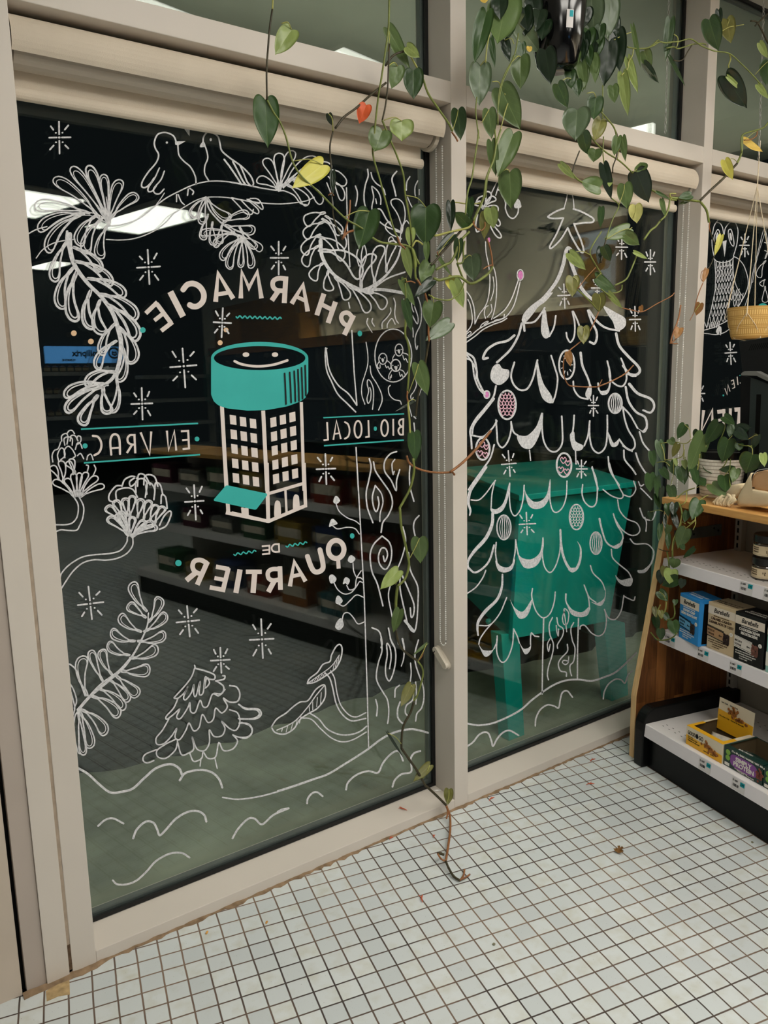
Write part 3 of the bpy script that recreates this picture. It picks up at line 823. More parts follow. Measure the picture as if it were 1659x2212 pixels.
draw(1, 'painted_lines', 'teal lines, waves and dots around the lettering', 't', '''
D 10 l 518,1265 1268,1228
D 10 l 537,1481 1280,1428
E 8 l 588,1192 1105,1167
E 9 l 592,1371 1103,1335
E 9 z 30,546 318,556
H 8 z 15,586 156,565
H 8 z 349,533 482,510
D 4 E 914,631 18 18
D 4 E 545,1372 16 16
D 4 E 1261,1328 15 15
E 4 E 822,653 14 18
E 4 E 921,1262 10 14
G 4 E 1142,641 20 20
H 4 E 773,467 14 17''', dy=.0001)
draw(1, 'painted_dots', 'four peach coloured round dots', 'o', '''
D 4 E 473,651 18 18
D 4 E 582,704 18 18
D 4 E 1447,630 15 15
D 4 E 1409,712 16 16''')
# ------------- pane 1: bottle building
def bottle():
    cx, cy, a0, b0, a1, b1 = 561.0, 773.5, 105.0, 35.0, 99.0, 26.0
    y0 = YG - .0004; mb = MB()
    up = []
    Q = np.linspace(math.pi, 2 * math.pi, 25)
    def strip(T, Bt):
        V = [on_y(p[0], p[1], y0 - .0011) for p in T] + [on_y(p[0], p[1], y0 - .0011) for p in Bt]
        V += [v + np.array([0, .001, 0]) for v in V]; n = len(T)
        mb.add(V, [(i, i + 1, n + i + 1, n + i) for i in range(n - 1)] + [(2 * n + i, i, i + 1, 2 * n + i + 1)[::-1] for i in range(n - 1)] + [(n + i, 3 * n + i, 3 * n + i + 1, n + i + 1)[::-1] for i in range(n - 1)])
    strip([(cx + a0 * math.cos(q), cy + b0 * math.sin(q)) for q in Q], [(cx + a1 * math.cos(q), cy + b1 * math.sin(q)) for q in Q])
    Q2 = np.linspace(math.pi, 0, 25)
    T = [(cx - a0, cy)] + [(cx + a1 * math.cos(q), cy + b1 * math.sin(q)) for q in Q2] + [(cx + a0, cy)]
    X = [t[0] for t in T]
    Y = np.interp(X, [456, 461, 472, 490, 534, 575, 620, 650, 661, 666], [852, 866, 876, 882, 887, 886, 878, 867, 858, 846])
    strip(T, list(zip(X, Y)))
    w = WIN[1]; off = np.array(w.location); mb.v = [tuple(np.array(p) - off) for p in mb.v]
    o = mb.build('painted_bottle_lid', PM['t'], w); o['label'] = 'teal painted bottle lid with a smiling face above the building'
bottle()
draw(1, 'painted_lid_ridges', None, 'k', '''
E 10 s 341,908 346,1010 350,1104
E 10 s 373,902 379,1000 383,1094
E 10 s 402,894 407,990 410,1086
E 10 s 426,884 430,980 433,1084
E 10 s 449,872 453,970 456,1070
E 10 s 472,858 475,950 477,1050''', dy=.0018)
draw(1, 'painted_smile', 'pale smiling face in the bottle opening', 'l', '''
E 4 E 93,788 21 15
E 4 E 279,788 20 15
E 16 s 20,830 60,848 130,861 200,862 280,850 358,825''')
b_ = '''
D 25 l 1420,1112 1450,1660
G 25 l 1440,0 1462,330
E 25 l 203,1146 228,1660
H 25 l 226,0 236,384
E 20 l 447,1092 464,1660
H 22 l 464,0 474,284
G 22 l 1445,318 1659,362
H 22 l 0,320 236,374 478,272
H 20 l 232,198 472,128
H 15 l 345,170 353,328
H 34 l 92,288 94,336
H 4 f 275,345 275,280 282,248 295,240 310,250 315,280 316,330 296,340
H 4 f 395,300 395,235 402,208 415,202 430,212 434,240 436,286 416,296
G 16 l 1550,285 1556,345
'''
for cx_, cy_, dxx, dyy in ((1492, 1206, 5, 92.5),):
    for r in range(5):
        for c_ in range(3):
            x = cx_ + c_ * 64 + r * 4.6 ; y = cy_ + c_ * 11.5 + r * 93
            b_ += 'D 4 p %g,%g %g,%g %g,%g %g,%g\n' % (x - 22, y - 33, x + 18, y - 27, x + 22, y + 33, x - 18, y + 27)
for r in range(5):
    for c_ in range(3):
        x = 268 + c_ * 61 + r * 4.3; y = 1220 - c_ * 16.5 + r * 90.5
        b_ += 'E 4 p %g,%g %g,%g %g,%g %g,%g\n' % (x - 20, y - 25, x + 18, y - 34, x + 21, y + 26, x - 17, y + 35)
draw(1, 'painted_building', 'pale painted corner building with square windows under the teal lid', 'l', b_)
draw(1, 'painted_awning', 'teal painted awning at the foot of the building', 't', '''
P 4 p 488,1049 492,1048.5 576,1066 577.6,1069 554,1100 550,1101 463,1082 462,1079''', dy=.0006)
# ------------- pane 1: flowers, branch, pine, mushroom, snow
draw(1, 'painted_flower', 'white painted artichoke flower cut by the left jamb', 'w', '''
Z 12 s 640,1490 660,1462 690,1460 712,1490
Z 12 s 590,1560 590,1510 630,1488 650,1520 640,1590
Z 12 s 620,1600 612,1540 650,1520 690,1540 690,1600
Z 12 s 670,1560 680,1510 720,1512 745,1560
Z 12 s 735,1540 745,1512 770,1520 772,1560 745,1590
Z 12 s 505,1760 498,1700 520,1650 556,1632 580,1570
Z 12 s 560,1750 550,1690 580,1630 610,1640 620,1700 580,1740
Z 12 s 620,1720 615,1650 650,1610 690,1640 720,1700 700,1720
Z 12 s 720,1640 740,1580 770,1590 785,1630
Z 12 s 740,1700 770,1680 800,1730
Z 12 s 830,1740 840,1700 870,1688 890,1740
Z 13 t 700,1880 680,1730 70 .05
Z 13 t 720,1860 640,1760 70 .05
Z 13 t 600,1960 580,1750 80 .08
Z 13 t 560,1930 490,1800 80 .1
Z 13 t 710,2095 510,1940 84 .06
Z 13 t 715,2095 630,1920 76 .05
Z 13 t 730,2090 700,1870 76 0
Z 13 t 745,2090 760,1865 70 0
Z 13 t 755,2090 830,1860 76 -.05
Z 13 t 765,2090 930,1900 80 -.06
Z 13 t 770,2095 995,1985 70 -.06
Z 12 s 835,1850 845,1800 825,1790
Z 12 s 890,1890 915,1830 900,1790
G 9 s 475,220 500,270 495,340 465,382 420,395 355,395
G 9 s 505,215 535,280 530,350 510,400 490,430 440,432 390,428 358,440''')
draw(1, 'painted_flower', 'white painted artichoke flower with long stem', 'w', '''
G 11 t 820,465 690,350 66 .06
G 11 t 822,465 745,330 60 .05
G 11 t 825,465 770,310 60 0
G 12 t 830,465 850,345 56 0
G 11 t 840,470 985,380 60 -.06
G 11 t 845,475 1005,410 56 -.08
G 10 t 845,470 930,370 56 -.04
G 10 t 770,370 680,280 66 .05
G 10 t 780,340 735,240 60 .05
G 10 t 815,340 800,225 60 0
G 10 t 830,350 850,210 60 0
G 10 t 880,350 905,230 60 0
G 10 t 920,360 960,240 56 -.05
G 10 t 960,370 1005,270 56 -.05
G 10 t 990,390 1050,280 56 -.06
G 10 s 1020,425 1065,400 1095,330 1085,308 1050,340 1020,400
G 10 s 735,250 700,240 700,200 740,150 775,145
G 10 s 745,240 745,180 800,160 850,170 880,220
G 10 s 780,150 800,105 850,85 880,110 840,150 830,120 870,90
G 10 s 870,190 870,120 910,100 940,130 930,220
G 10 s 880,150 885,80 910,70 935,90 960,140
G 10 s 920,140 925,90 950,75 990,90 1010,150
G 10 s 940,200 935,140 965,130 990,170 985,235
G 10 s 990,200 995,130 1025,140 1040,195
G 10 s 1030,260 1035,205 1060,220 1070,290
G 9 s 815,475 810,510 770,560 700,580 600,588 520,605 440,655 395,705 384,740
G 9 s 850,480 848,530 810,580 750,610 680,622 600,620 530,640 470,690 430,745 392,805''')
draw(1, 'painted_feather_branch', 'white painted feathery branch rising from the lower left', 'w', '''
G 9 t 940,950 845,765 86 -.08
G 9 t 935,990 820,905 80 -.02
G 9 t 905,1080 765,975 80 -.1
G 9 t 865,1140 710,1075 80 -.12
G 9 t 830,1230 690,1155 76 -.12
G 9 t 720,1360 650,1195 76 -.08
G 9 t 660,1400 580,1200 66 -.04
G 9 t 560,1490 530,1235 96 -.1
G 9 t 950,1020 1025,860 80 .08
G 9 t 920,1080 1065,965 76 .08
G 9 t 880,1140 1060,1095 80 .1
G 9 t 830,1250 1010,1180 84 .1
G 9 t 770,1330 960,1320 100 .06
G 9 t 740,1360 885,1490 92 -.02
G 9 t 700,1385 825,1525 70 -.06
G 9 t 620,1440 800,1575 74 -.1
G 10 t 580,1490 765,1620 90 -.1
G 10 t 515,1575 680,1735 90 -.1
G 9 t 505,1580 580,1825 80 -.06
G 9 t 500,1590 535,1870 60 .0
G 10 s 545,1490 520,1420 490,1330 450,1290 436,1292
G 9 s 440,1400 470,1450 490,1520 475,1570
G 9 s 470,1610 478,1560 455,1470
G 10 s 470,1680 480,1620 505,1580
G 9 s 478,1770 500,1850 520,1862
G 20-8 s 500,1580 580,1490 700,1390 800,1300 880,1180 940,1050 950,960
G 10 s 530,1540 640,1420 760,1330 850,1230''')
draw(1, 'painted_pine', 'small white painted pine in the snow', 'w', '''
G 9 s 1250,1312 1245,1295
G 9 s 1246,1312 1225,1370 1180,1430 1125,1490 1115,1505 1140,1505 1180,1470 1200,1435 1175,1500 1190,1515 1225,1470 1240,1420 1240,1480 1255,1490 1280,1400 1275,1480 1300,1470 1310,1380 1320,1375 1310,1440 1340,1410 1330,1375
G 10 s 1250,1315 1310,1330 1370,1355 1370,1385 1320,1380
G 10 s 1380,1395 1430,1385 1440,1365 1425,1362
G 10 s 1385,1395 1430,1430 1420,1475 1370,1475
G 9 s 1140,1505 1110,1570 1065,1620 1068,1640 1110,1610 1150,1575 1130,1625 1155,1635 1200,1570 1215,1535 1220,1590 1250,1595 1280,1520 1300,1560 1330,1555 1360,1480 1400,1490 1440,1450
G 10 s 1470,1425 1515,1435 1535,1480 1520,1525 1470,1530 1430,1505
G 9 s 1080,1640 1040,1710 1000,1760 1005,1800 1050,1795 1100,1745 1130,1700 1120,1755 1150,1770 1190,1710 1210,1665 1240,1715 1275,1690 1295,1610 1330,1660 1365,1640 1380,1570 1420,1600 1455,1560 1430,1510
G 9 s 1470,1580 1520,1600 1535,1660 1510,1710 1470,1700 1420,1655 1440,1700 1420,1745 1370,1750 1340,1710 1340,1790 1310,1840 1260,1830 1230,1755 1240,1830 1200,1860 1160,1865 1135,1780
G 10 s 1530,1545 1570,1575 1640,1580 1659,1610 1620,1635 1535,1640
H 10 s 45,1545 90,1570 170,1575 190,1610 150,1638 45,1636
H 9 s 65,1660 120,1685 130,1730 90,1762 30,1750
G 9 s 1530,1665 1590,1670 1615,1710 1590,1750 1530,1755 1490,1740
G 9 s 1490,1740 1520,1780 1490,1830 1430,1840 1400,1790 1380,1880 1330,1890 1300,1850 1290,1890 1240,1910 1215,1860
G 9 s 1120,1770 1060,1800 1005,1840 1010,1880 1060,1890 1120,1840 1135,1790
G 9 s 1000,1835 930,1865 915,1900 940,1920 985,1905
G 8 s 1285,1900 1280,1940
G 8 s 1375,1890 1390,1955''')
draw(1, 'painted_mushrooms', 'two white painted bracket mushrooms on the trunk foot', 'w', '''
H 9 s 485,1410 500,1380 550,1340 585,1290 630,1270 640,1230 670,1175 695,1162 708,1190 700,1250 670,1310 620,1350 540,1400 485,1412
H 6 s 485,1412 560,1360 640,1300 690,1230
H 5 s 515,1400 525,1385
H 5 s 530,1395 545,1375
H 5 s 548,1388 562,1365
H 5 s 565,1378 582,1352
H 5 s 585,1365 600,1340
H 5 s 650,1320 660,1280
H 5 s 665,1305 675,1262
H 5 s 680,1285 688,1240
H 9 s 255,1690 290,1640 350,1600 395,1560 440,1530 490,1520 540,1450 590,1420 602,1450 595,1510 550,1570 500,1600 440,1640 400,1700 340,1735 280,1725 255,1690
H 7 s 290,1710 360,1680 420,1640 490,1560 540,1490 590,1430
H 5 s 320,1720 330,1690
H 5 s 350,1722 360,1680
H 5 s 380,1710 395,1660
H 5 s 410,1690 420,1645
H 5 s 435,1665 445,1620
H 5 s 500,1590 498,1560
H 5 s 520,1580 520,1530
H 5 s 545,1560 550,1500
H 5 s 570,1540 575,1470
H 9 s 600,1345 630,1380 650,1450 670,1540 710,1610 770,1650 860,1635
H 8 s 635,1330 660,1380 675,1470 700,1550 750,1610 800,1625 860,1598
H 9 s 500,1600 560,1640 610,1700 680,1735 750,1740 820,1720 865,1685
H 8 s 445,1632 510,1640 570,1700 640,1760 710,1785 780,1770 863,1722''')
draw(1, 'painted_small_mushrooms', 'row of tiny white mushrooms growing from the trunk edge', 'w', '''
H 4 f 652,250 660,220 672,212 688,225 694,245 672,262
H 7 s 668,258 690,310 740,350 790,370 820,392
H 4 f 625,408 635,368 650,358 668,372 678,390 650,400
H 7 s 648,402 680,422 740,412 790,420 818,455
H 4 f 745,625 755,598 772,592 792,610 785,628 765,640
H 7 s 778,640 782,690 800,730 825,735 838,745
H 4 f 625,740 630,720 650,715 672,740 660,765 635,770
H 7 s 655,765 680,810 720,838 765,830 800,790 820,760 842,768
H 4 f 714,775 722,742 738,732 758,750 745,780 730,770
H 7 s 738,785 755,812 790,800 800,740 830,690
H 4 f 667,895 672,860 688,850 712,882 690,905
H 7 s 690,905 720,915 760,880 800,845 850,862
H 4 f 664,1050 680,1010 705,995 718,1040 690,1070
H 7 s 708,1005 720,965 750,960 780,990 810,1030 855,1015''')
draw(1, 'painted_snow', 'white painted snow drifts along the bottom of the pane', 'w', '''
J 12 s 402,142 450,170 510,225 565,265 620,262 680,245 740,190 800,140 870,120 915,140 932,175
J 11 s 920,203 950,165 1020,150 1080,160 1120,195 1138,240
J 8 s 1140,290 1220,300 1330,285 1440,255 1560,215 1659,178
K 12 s 0,412 100,380 200,345 300,310 400,250 480,200 540,160 620,100 700,60 790,42 850,50 898,64
J 10 s 502,436 540,405 580,398 632,424
J 11 s 682,500 700,455 745,415 785,420 805,455 818,484 850,455 900,400 960,365 1010,360 1045,380 1056,414
J 10 s 578,715 600,735 650,735 700,715 750,670 800,615 870,578 930,575 970,598
J 10 s 1190,500 1220,450 1270,400 1305,400 1342,428 1400,380 1478,346
K 11 s 175,485 180,455 205,425 235,418 268,442
K 11 s 408,403 420,360 470,315 540,292 598,302 625,250 660,205 700,175 728,178 748,230
K 11 s 685,386 700,345 740,310 795,298 797,250 795,215 815,185 852,172
K 12 s 0,535 30,520 65,515''')
# ------------- pane 1: tree trunk on the right
draw(1, 'painted_tree_trunk', 'white painted tree trunk with wood grain and knots at the pane edge', 'w', '''
k2 10 l 232,255 240,600 262,942
E 8 s 750,455 757,490
E 8 l 770,630 785,900 803,1112
E 9 s 603,745 600,800 610,890 640,960 680,1040 740,1100 795,1155
E 9 s 605,748 625,880 680,980 750,1040 802,1112
E 7 s 600,748 612,748
E 8 l 797,1378 812,1660
H 8 l 803,0 820,300 850,860 870,1500 878,1835
k2 12 s 308,245 325,300 322,360 310,415
k2 12 s 413,102 418,160 395,230 382,320 388,400 412,465
k2 11 s 442,130 455,180 490,225 545,265 565,320
k2 11 s 455,480 450,420 465,340 450,265 455,250 500,290 525,350 525,402
k2 10 s 482,355 490,395
k2 13 s 662,120 630,160 622,200 640,260 655,330
k2 11 s 775,165 750,210 745,280
k2 10 s 842,200 820,250 818,300 822,330
k2 9 s 855,275 855,320
k2 9 s 755,340 780,400 800,435
k2 11 s 330,790 320,830 325,880 340,930
k2 10 s 375,755 360,830 360,885
k2 10 s 385,750 400,800 400,860 375,930
k3 14-8 s 70,235 60,280 85,330 118,382
k3 11 s 122,235 115,270 140,315
k3 12 s 312,122 312,170 270,230 225,280 222,340
k3 11 s 275,330 280,290 325,235 360,295
k3 12 s 345,20 362,80 355,180 370,250 395,285
k3 12 s 455,25 445,100
k3 12 s 500,40 510,130 560,240 595,290 600,220 565,110
k3 11 s 530,60 540,130 555,165
k3 12 s 600,10 630,100 638,200 625,300 580,400 570,480 585,560 598,525
k3 12 s 500,265 545,340 550,430
k3 10 s 52,485 70,600 70,720 40,830 10,930 8,1040 40,1140
k3 11 s 95,735 110,830 170,930 215,1030 220,1110 185,1200
k3 11 s 120,1195 130,1100 130,980 100,900 72,882 65,930 80,1000 62,1080 75,1130 100,1090 105,1010 92,965
k3 11 s 308,940 288,970 300,1040 350,1090 410,1105 425,1140
k3 10 s 570,860 585,930 560,1000 525,1050 535,1095 550,1068
k3 10 s 505,1150 520,1210 535,1265
k3 9 s 650,950 610,1050 585,1150 580,1265
k4 7 s 290,0 300,10
k4 7 s 290,35 296,90
k4 8 s 45,230 55,280 40,360 28,420 35,500 65,582
k4 8 s 68,248 80,300 120,360 160,420 172,480 150,540 120,580 110,635
k4 8 s 78,378 62,440 70,500 85,520 98,480 92,440
k4 7 s 78,378 110,420 120,470 105,530 103,575
k4 8 s 195,192 160,205 130,245 130,300 165,350 192,405 195,350 212,290
k4 7 s 185,235 170,260 175,315 182,300
k4 8 s 270,255 265,320 270,390 290,465
k4 8 s 318,543 295,570 288,610 300,670
k4 7 s 230,605 245,680 225,770 195,845
k4 8 s 115,655 70,700 50,760 60,850 90,920 120,1038
k4 8 s 118,657 155,690 168,740 160,800 135,838 105,815 95,770 110,725 135,725 145,760 130,795 122,765
k4 8 s 260,745 270,840 310,930 312,1020 305,1130 290,1180 260,1150 240,1070 215,950 215,880 225,868
k4 14 s 240,1120 290,1178
k4 8 s 225,870 260,950 290,1030 288,1085 275,1100 270,1050
k4 7 s 165,910 150,980 165,1070 180,1140 205,1250
k4 8 s 60,1158 100,1180 115,1240 110,1268
k4 8 s 150,1160 165,1230 185,1268
k5 12 s 90,0 100,100 70,200 52,300 60,370 110,460 145,520 158,600 155,680 148,725
k5 12 s 170,0 210,80 218,170 200,280 165,360 135,320 130,240 145,140 140,60 148,40 170,80 178,160 165,255
k5 16-8 s 275,0 290,80 285,170 265,235
k5 12 s 412,10 385,110 385,200 410,290 450,400 460,500 440,590 400,640 388,705
k5 11 s 345,208 350,300 335,400
k5 11 s 388,370 395,470 390,560
k5 12 s 250,398 215,430 210,500
k5 12 s 46,520 60,580 54,660
k5 14 s 255,540 235,600 235,670 265,715 295,730
k5 12 s 370,430 365,520 310,570 300,630 320,660''')
draw(1, 'painted_owlets', 'three white painted owlets in a round tree hole', 'w', '''
k3 12 e 340,625 195 280
k3 11 e 230,660 43 58
k3 11 e 400,567 41 63
k3 13 e 366,730 50 62
k3 4 f 216,660 230,655 242,668 234,698 222,685
k3 4 f 386,568 400,560 412,570 408,605 394,595
k3 4 f 352,742 368,735 384,745 374,785 362,775
k3 4 E 204,652 5 6
k3 4 E 250,650 5 6
k3 4 E 378,572 5 6
k3 4 E 424,562 5 6
k3 4 E 336,730 5 6
k3 4 E 392,730 5 6
k3 10 s 275,680 310,710 318,760
k3 10 s 190,690 170,730 185,760 200,755 200,725
k3 9 s 255,725 270,755 285,740 300,770 310,755
k3 10 s 355,615 335,650 335,672
k3 10 s 445,598 490,615 520,660
k3 9 s 440,625 455,670 472,655 490,695 510,690
k3 10 s 320,785 295,830 290,870
k3 9 s 320,830 318,860 308,850 305,880
k3 10 s 410,775 445,790 470,835
k3 9 s 402,800 415,845 430,825 445,860''')

# ------------- pane 2: deer antlers, pine with baubles, snow
draw(2, 'painted_antlers', 'white painted antlers with pink tips at the left of the pine pane', 'w', '''
N 9 s 20,1220 60,1200 120,1150 170,1120 235,1090 300,1070 350,1040 400,970 430,880 455,770
N 9 s 30,1250 100,1200 160,1150 240,1110 310,1085 350,1060
N 9 s 245,1060 290,1030 340,985 390,900 430,790 445,740
N 8 s 228,1070 250,1000 265,900 268,780 255,690 238,640
N 8 s 95,1105 130,1030 180,960 205,880 215,760 205,640 185,540 180,450
N 8 s 180,1060 170,1020 180,975 200,960
N 8 s 195,1050 230,1000 225,950
N 9 s 95,1100 95,1040 85,960 60,890 25,840
N 8 s 30,1170 65,1120 75,1060 60,960 40,910
N 7 s 240,730 248,800 240,860 220,920
N 7 s 25,1190 55,1165 65,1180 40,1200
N 8 s 135,1140 150,1110 190,1085 200,1090 170,1110
N 8 s 240,1095 260,1075 320,1060 330,1030
F 11 s 20,660 60,690 75,760 78,800 100,850 120,885
F 9 s 20,690 50,710 62,790 85,850 110,880
F 9 s 20,668 70,745 72,800
N 9 e 457,715 25 42
F 8 e 130,887 15 20''')
draw(2, 'painted_antler_tips', 'pink antler tips', 'p', '''
N 4 E 459,716 19 33
F 4 E 130,887 12 16
N 4 E 207,436 11 20''')
draw(2, 'painted_leaf_fan', 'white painted leaf fan behind the vine at the mullion', 'w', '''
h3 12 t 170,640 210,510 60 .1
h3 12 t 175,640 265,560 60 -.1
h3 11 t 175,640 290,660 60 -.1
h3 11 t 180,650 300,790 50 -.06
h3 11 t 180,660 310,890 50 .05
h3 11 t 165,650 115,600 60 .1
h3 12 s 100,620 130,560 190,540
h3 12 s 120,700 105,790 115,840 150,820
h3 9 s 290,405 260,470 230,530
h3 9 s 300,440 270,540
h3 11 s 285,490 320,520 350,600 350,650 375,710 415,730 450,690 458,640
h3 4 f 425,640 430,590 450,570 470,595 475,635 450,642
N 4 f 412,180 415,130 440,110 460,140 462,178''')
draw(2, 'painted_star_topper', 'white painted five pointed star on the pine tip', 'w', '''
N 14 s 805,185 750,205 690,240 680,255 720,265 800,262
N 13 s 800,262 780,310 745,390 700,470 692,500 715,495 780,430 835,340
N 14 s 838,345 860,400 910,490 945,535 962,520 940,440 905,360 885,305
N 14 s 885,310 960,300 1030,295 1040,270 1000,240 930,205 880,190
N 8 s 835,50 825,110 805,185
N 8 s 865,50 880,120 885,190''')
draw(2, 'painted_pine', 'large white painted pine tree filling the second pane', 'w', '''
F 18-20-16 s 600,115 575,90 560,110 545,180 520,250 490,300 440,360 390,400
F 5 f 330,450 370,405 440,355 490,330 450,380 410,410 380,450 340,495 322,490
F 12 s 325,480 330,495 335,540
F 20-16 s 585,160 610,230 640,300 680,350 730,385
F 6 f 765,405 830,440 880,470 885,510 860,535 830,530 815,490 780,440
F 12 s 320,500 300,570 260,640 210,690 185,712
F 13 s 280,565 240,595 180,610 130,645 110,690 135,688
F 6 f 425,530 435,440 450,430 460,500 472,560 455,582 435,570
F 9 s 505,458 495,520 470,570
F 9 s 595,435 608,500 605,570 585,602 568,580 562,550
F 9 s 600,435 625,490 640,540
F 12 s 680,430 700,490 725,540 728,580 715,610 690,600
F 14-10 s 685,430 730,490 780,525 850,540
F 10 s 340,498 390,490 430,440 445,415
F 14 s 833,555 850,620 900,680 950,730 962,760 940,780 900,775
F 10 s 280,712 262,780 275,830 310,862 350,855 380,800 400,720 405,700
F 6 f 405,700 418,760 440,830 480,890 488,930 460,930 430,900 410,830 402,760
F 9 s 480,675 500,740 515,800 505,880 488,930
F 6 f 150,780 165,735 195,720 215,745 250,755 245,800 200,835 160,815
F 10 s 180,840 165,900 120,960 70,1020 40,1080 45,1130 48,1180
F 18-8 s 165,910 120,970 60,1050 50,1110
F 14-8 s 640,660 650,730 680,800 695,860 690,900
F 6 f 670,870 695,830 700,880 685,910 668,895
F 9 s 600,815 605,860 635,900 680,912
F 9 s 785,705 800,770 800,820 790,870 765,885 740,860 735,825
F 8 f 760,890 795,870 802,810 785,860 745,870
F 9 s 860,690 880,740 890,800 870,840 835,835 800,800 795,740
F 12 s 870,730 910,780 940,785
F 12 s 885,845 900,920 940,980 990,1010 1000,1060 980,1090
F 16-10 s 905,830 950,880 1020,910 1040,950 1020,985 980,972
F 9 s 870,960 880,1020 900,1080 930,1130 935,1170 910,1190 870,1165
F 9 s 870,955 910,1000 950,1070
F 5 f 950,1068 985,1085 1002,1050 1005,1070 985,1095
F 9 s 180,1025 185,1100 190,1150 215,1175 245,1140 262,1080 262,1035
F 9 s 55,1110 110,1115 160,1070 185,1030
F 9 s 262,1040 275,1090 300,1110
F 6 f 295,1112 350,1110 400,1060 428,985 432,1040 410,1120 370,1180 320,1170
F 9 s 432,990 430,1060 440,1140 470,1190 510,1195 540,1150 540,1060 537,1005
F 9 s 605,1000 600,1070 590,1120
F 6 f 582,1110 605,1090 612,1140 655,1165 640,1190 600,1185
F 9 s 660,1165 680,1110 690,1030
F 9 s 688,1040 690,1120 705,1180 740,1205 775,1170 785,1090 785,1000
F 6 f 785,1085 800,1110 820,1150 850,1130 840,1165 805,1165
F 9 s 850,1130 880,1170 920,1195
F 7 s 362,1190 368,1245
F 7 s 612,1185 615,1265
F 9 s 170,1160 150,1230 110,1290 60,1360 30,1405
F 9 s 940,1205 960,1260 1000,1320 1030,1330
F 9 s 875,1190 880,1240 920,1290 940,1320
F 9 s 960,1090 980,1150 1020,1200
F 8 s 790,1225 800,1300 850,1380
F 8 s 703,1280 720,1350 735,1400
I 14-22-10 s 235,30 180,110 120,200 105,280 120,340 115,375
I 9 s 125,265 180,265 230,220 280,150 300,125
I 9 s 295,130 275,220 268,320
I 6 f 265,325 310,330 360,280 400,140 395,230 360,330 310,365 275,355
I 9 s 402,145 400,250 410,340 440,380 480,330 500,240 505,160
I 6 f 505,160 520,220 570,275 630,270 670,220 692,115 690,230 650,310 580,330 530,290
I 9 s 690,160 690,260 710,340 745,352 785,310 808,230 812,130
I 10 s 925,155 920,220 940,280 985,315 1020,290 1030,200 1020,110 990,35
I 9 s 1115,0 1140,80 1190,180 1215,230 1195,255 1130,235 1070,190
I 9 s 1290,130 1305,190 1270,240 1220,230
I 9 s 1325,135 1340,165 1362,155
I 9 s 1340,180 1380,220 1420,262
I 20-26-10 s 280,360 275,440 230,540 150,630 105,700 105,760
I 14 s 100,745 150,785 215,750 260,690 290,590
I 6 f 300,700 340,740 400,745 440,690 420,760 370,785 320,770
I 10 s 305,570 300,640 310,720
I 9 s 425,720 440,640 445,550
I 6 f 455,645 490,680 560,690 620,640 640,530 645,600 620,700 570,750 500,745
I 9 s 445,555 455,620 470,680
I 9 s 640,540 635,640 650,740 690,785 730,740 760,640 765,560
I 14-20 s 765,480 770,580 790,680 830,755 870,760
I 6 f 820,760 870,755 900,690 905,610 885,560 915,610 915,690 890,760 850,785
I 14-10 s 1045,400 1060,470 1090,560 1140,600 1190,580
I 6 f 1130,600 1180,590 1205,550 1215,520 1210,580 1170,615
I 10 s 1145,365 1170,440 1205,500 1215,540
I 9 s 1175,265 1190,340 1240,400 1310,430 1335,480 1310,515 1260,515 1200,470 1150,390
I 9 s 1130,620 1140,680 1190,730 1250,780 1278,830
I 7 f 1160,805 1200,840 1280,825 1270,880 1220,880 1180,850
I 9 s 1265,545 1300,580 1380,580 1420,610 1435,650 1420,720
I 7 f 1320,770 1360,765 1410,720 1435,640 1425,710 1380,780 1330,790
I 10 s 1335,325 1360,390 1400,410 1430,400 1448,350
I 9 s 1370,390 1382,430 1378,490
I 12-24-12 s 350,800 345,890 310,980 230,1060 180,1130 170,1180 175,1235
I 9 s 185,1165 260,1160 330,1080 380,965
I 9 s 90,940 160,890 210,820 230,770
I 7 f 405,980 440,1040 500,1065 560,980 545,1060 510,1110 460,1105
I 9 s 565,900 560,960 590,1060 640,1110 690,1080 720,1000 728,925
I 7 f 810,1000 850,1050 920,1070 975,1030 960,1090 900,1105 840,1080
I 12-8 s 805,940 805,990 830,1050
I 9 s 975,1050 965,960 935,875
I 9 s 935,875 970,960 1020,1000
I 7 f 985,995 1030,1005 1080,970 1090,910 1085,980 1050,1025
I 9 s 980,735 1000,790 1060,850 1085,910
I 9 s 1080,1050 1110,1110 1160,1120 1200,1060 1215,980 1220,950
I 9 s 1220,955 1250,970 1290,985 1300,960
I 9 s 1085,1060 1095,1130 1080,1210 1040,1240 990,1220 940,1165 910,1170 905,1190
I 9 s 180,1300 190,1260 230,1200 270,1155
I 7 f 180,1300 210,1340 270,1345 290,1330 260,1375 220,1385
I 9 s 290,1330 310,1280 312,1240
I 9 s 310,1260 310,1360 340,1425 380,1410 420,1310 430,1190
I 9 s 430,1190 455,1240 470,1290
I 7 f 465,1270 500,1330 545,1320 555,1280 550,1340 510,1370
I 9 s 550,1300 555,1220 580,1240 610,1245''')
draw(2, 'painted_pine_trunk', 'white painted pine trunk with wood grain', 'w', '''
I 10 l 645,1115 638,1380 634,1660
I 10 l 895,1110 888,1330 887,1550
I 9 s 708,1108 685,1160 690,1230 715,1300 705,1380 680,1460 672,1520 680,1555
I 9 s 740,1110 750,1160 785,1190 780,1240 745,1300 745,1330
I 8 s 735,1165 740,1210 750,1240 752,1190
I 8 s 810,1210 800,1120 790,1060 800,1045 825,1080 815,1150 790,1155 780,1110 795,1060
I 9 s 860,1145 840,1190 850,1270 870,1330 860,1420 835,1450 835,1490 845,1525
I 9 s 815,1300 815,1350 770,1400 750,1440 765,1490 805,1500 808,1530
I 8 s 825,1390 820,1430 800,1445 780,1430 790,1415 820,1420
I 8 s 690,1260 672,1300 680,1350 692,1300''')
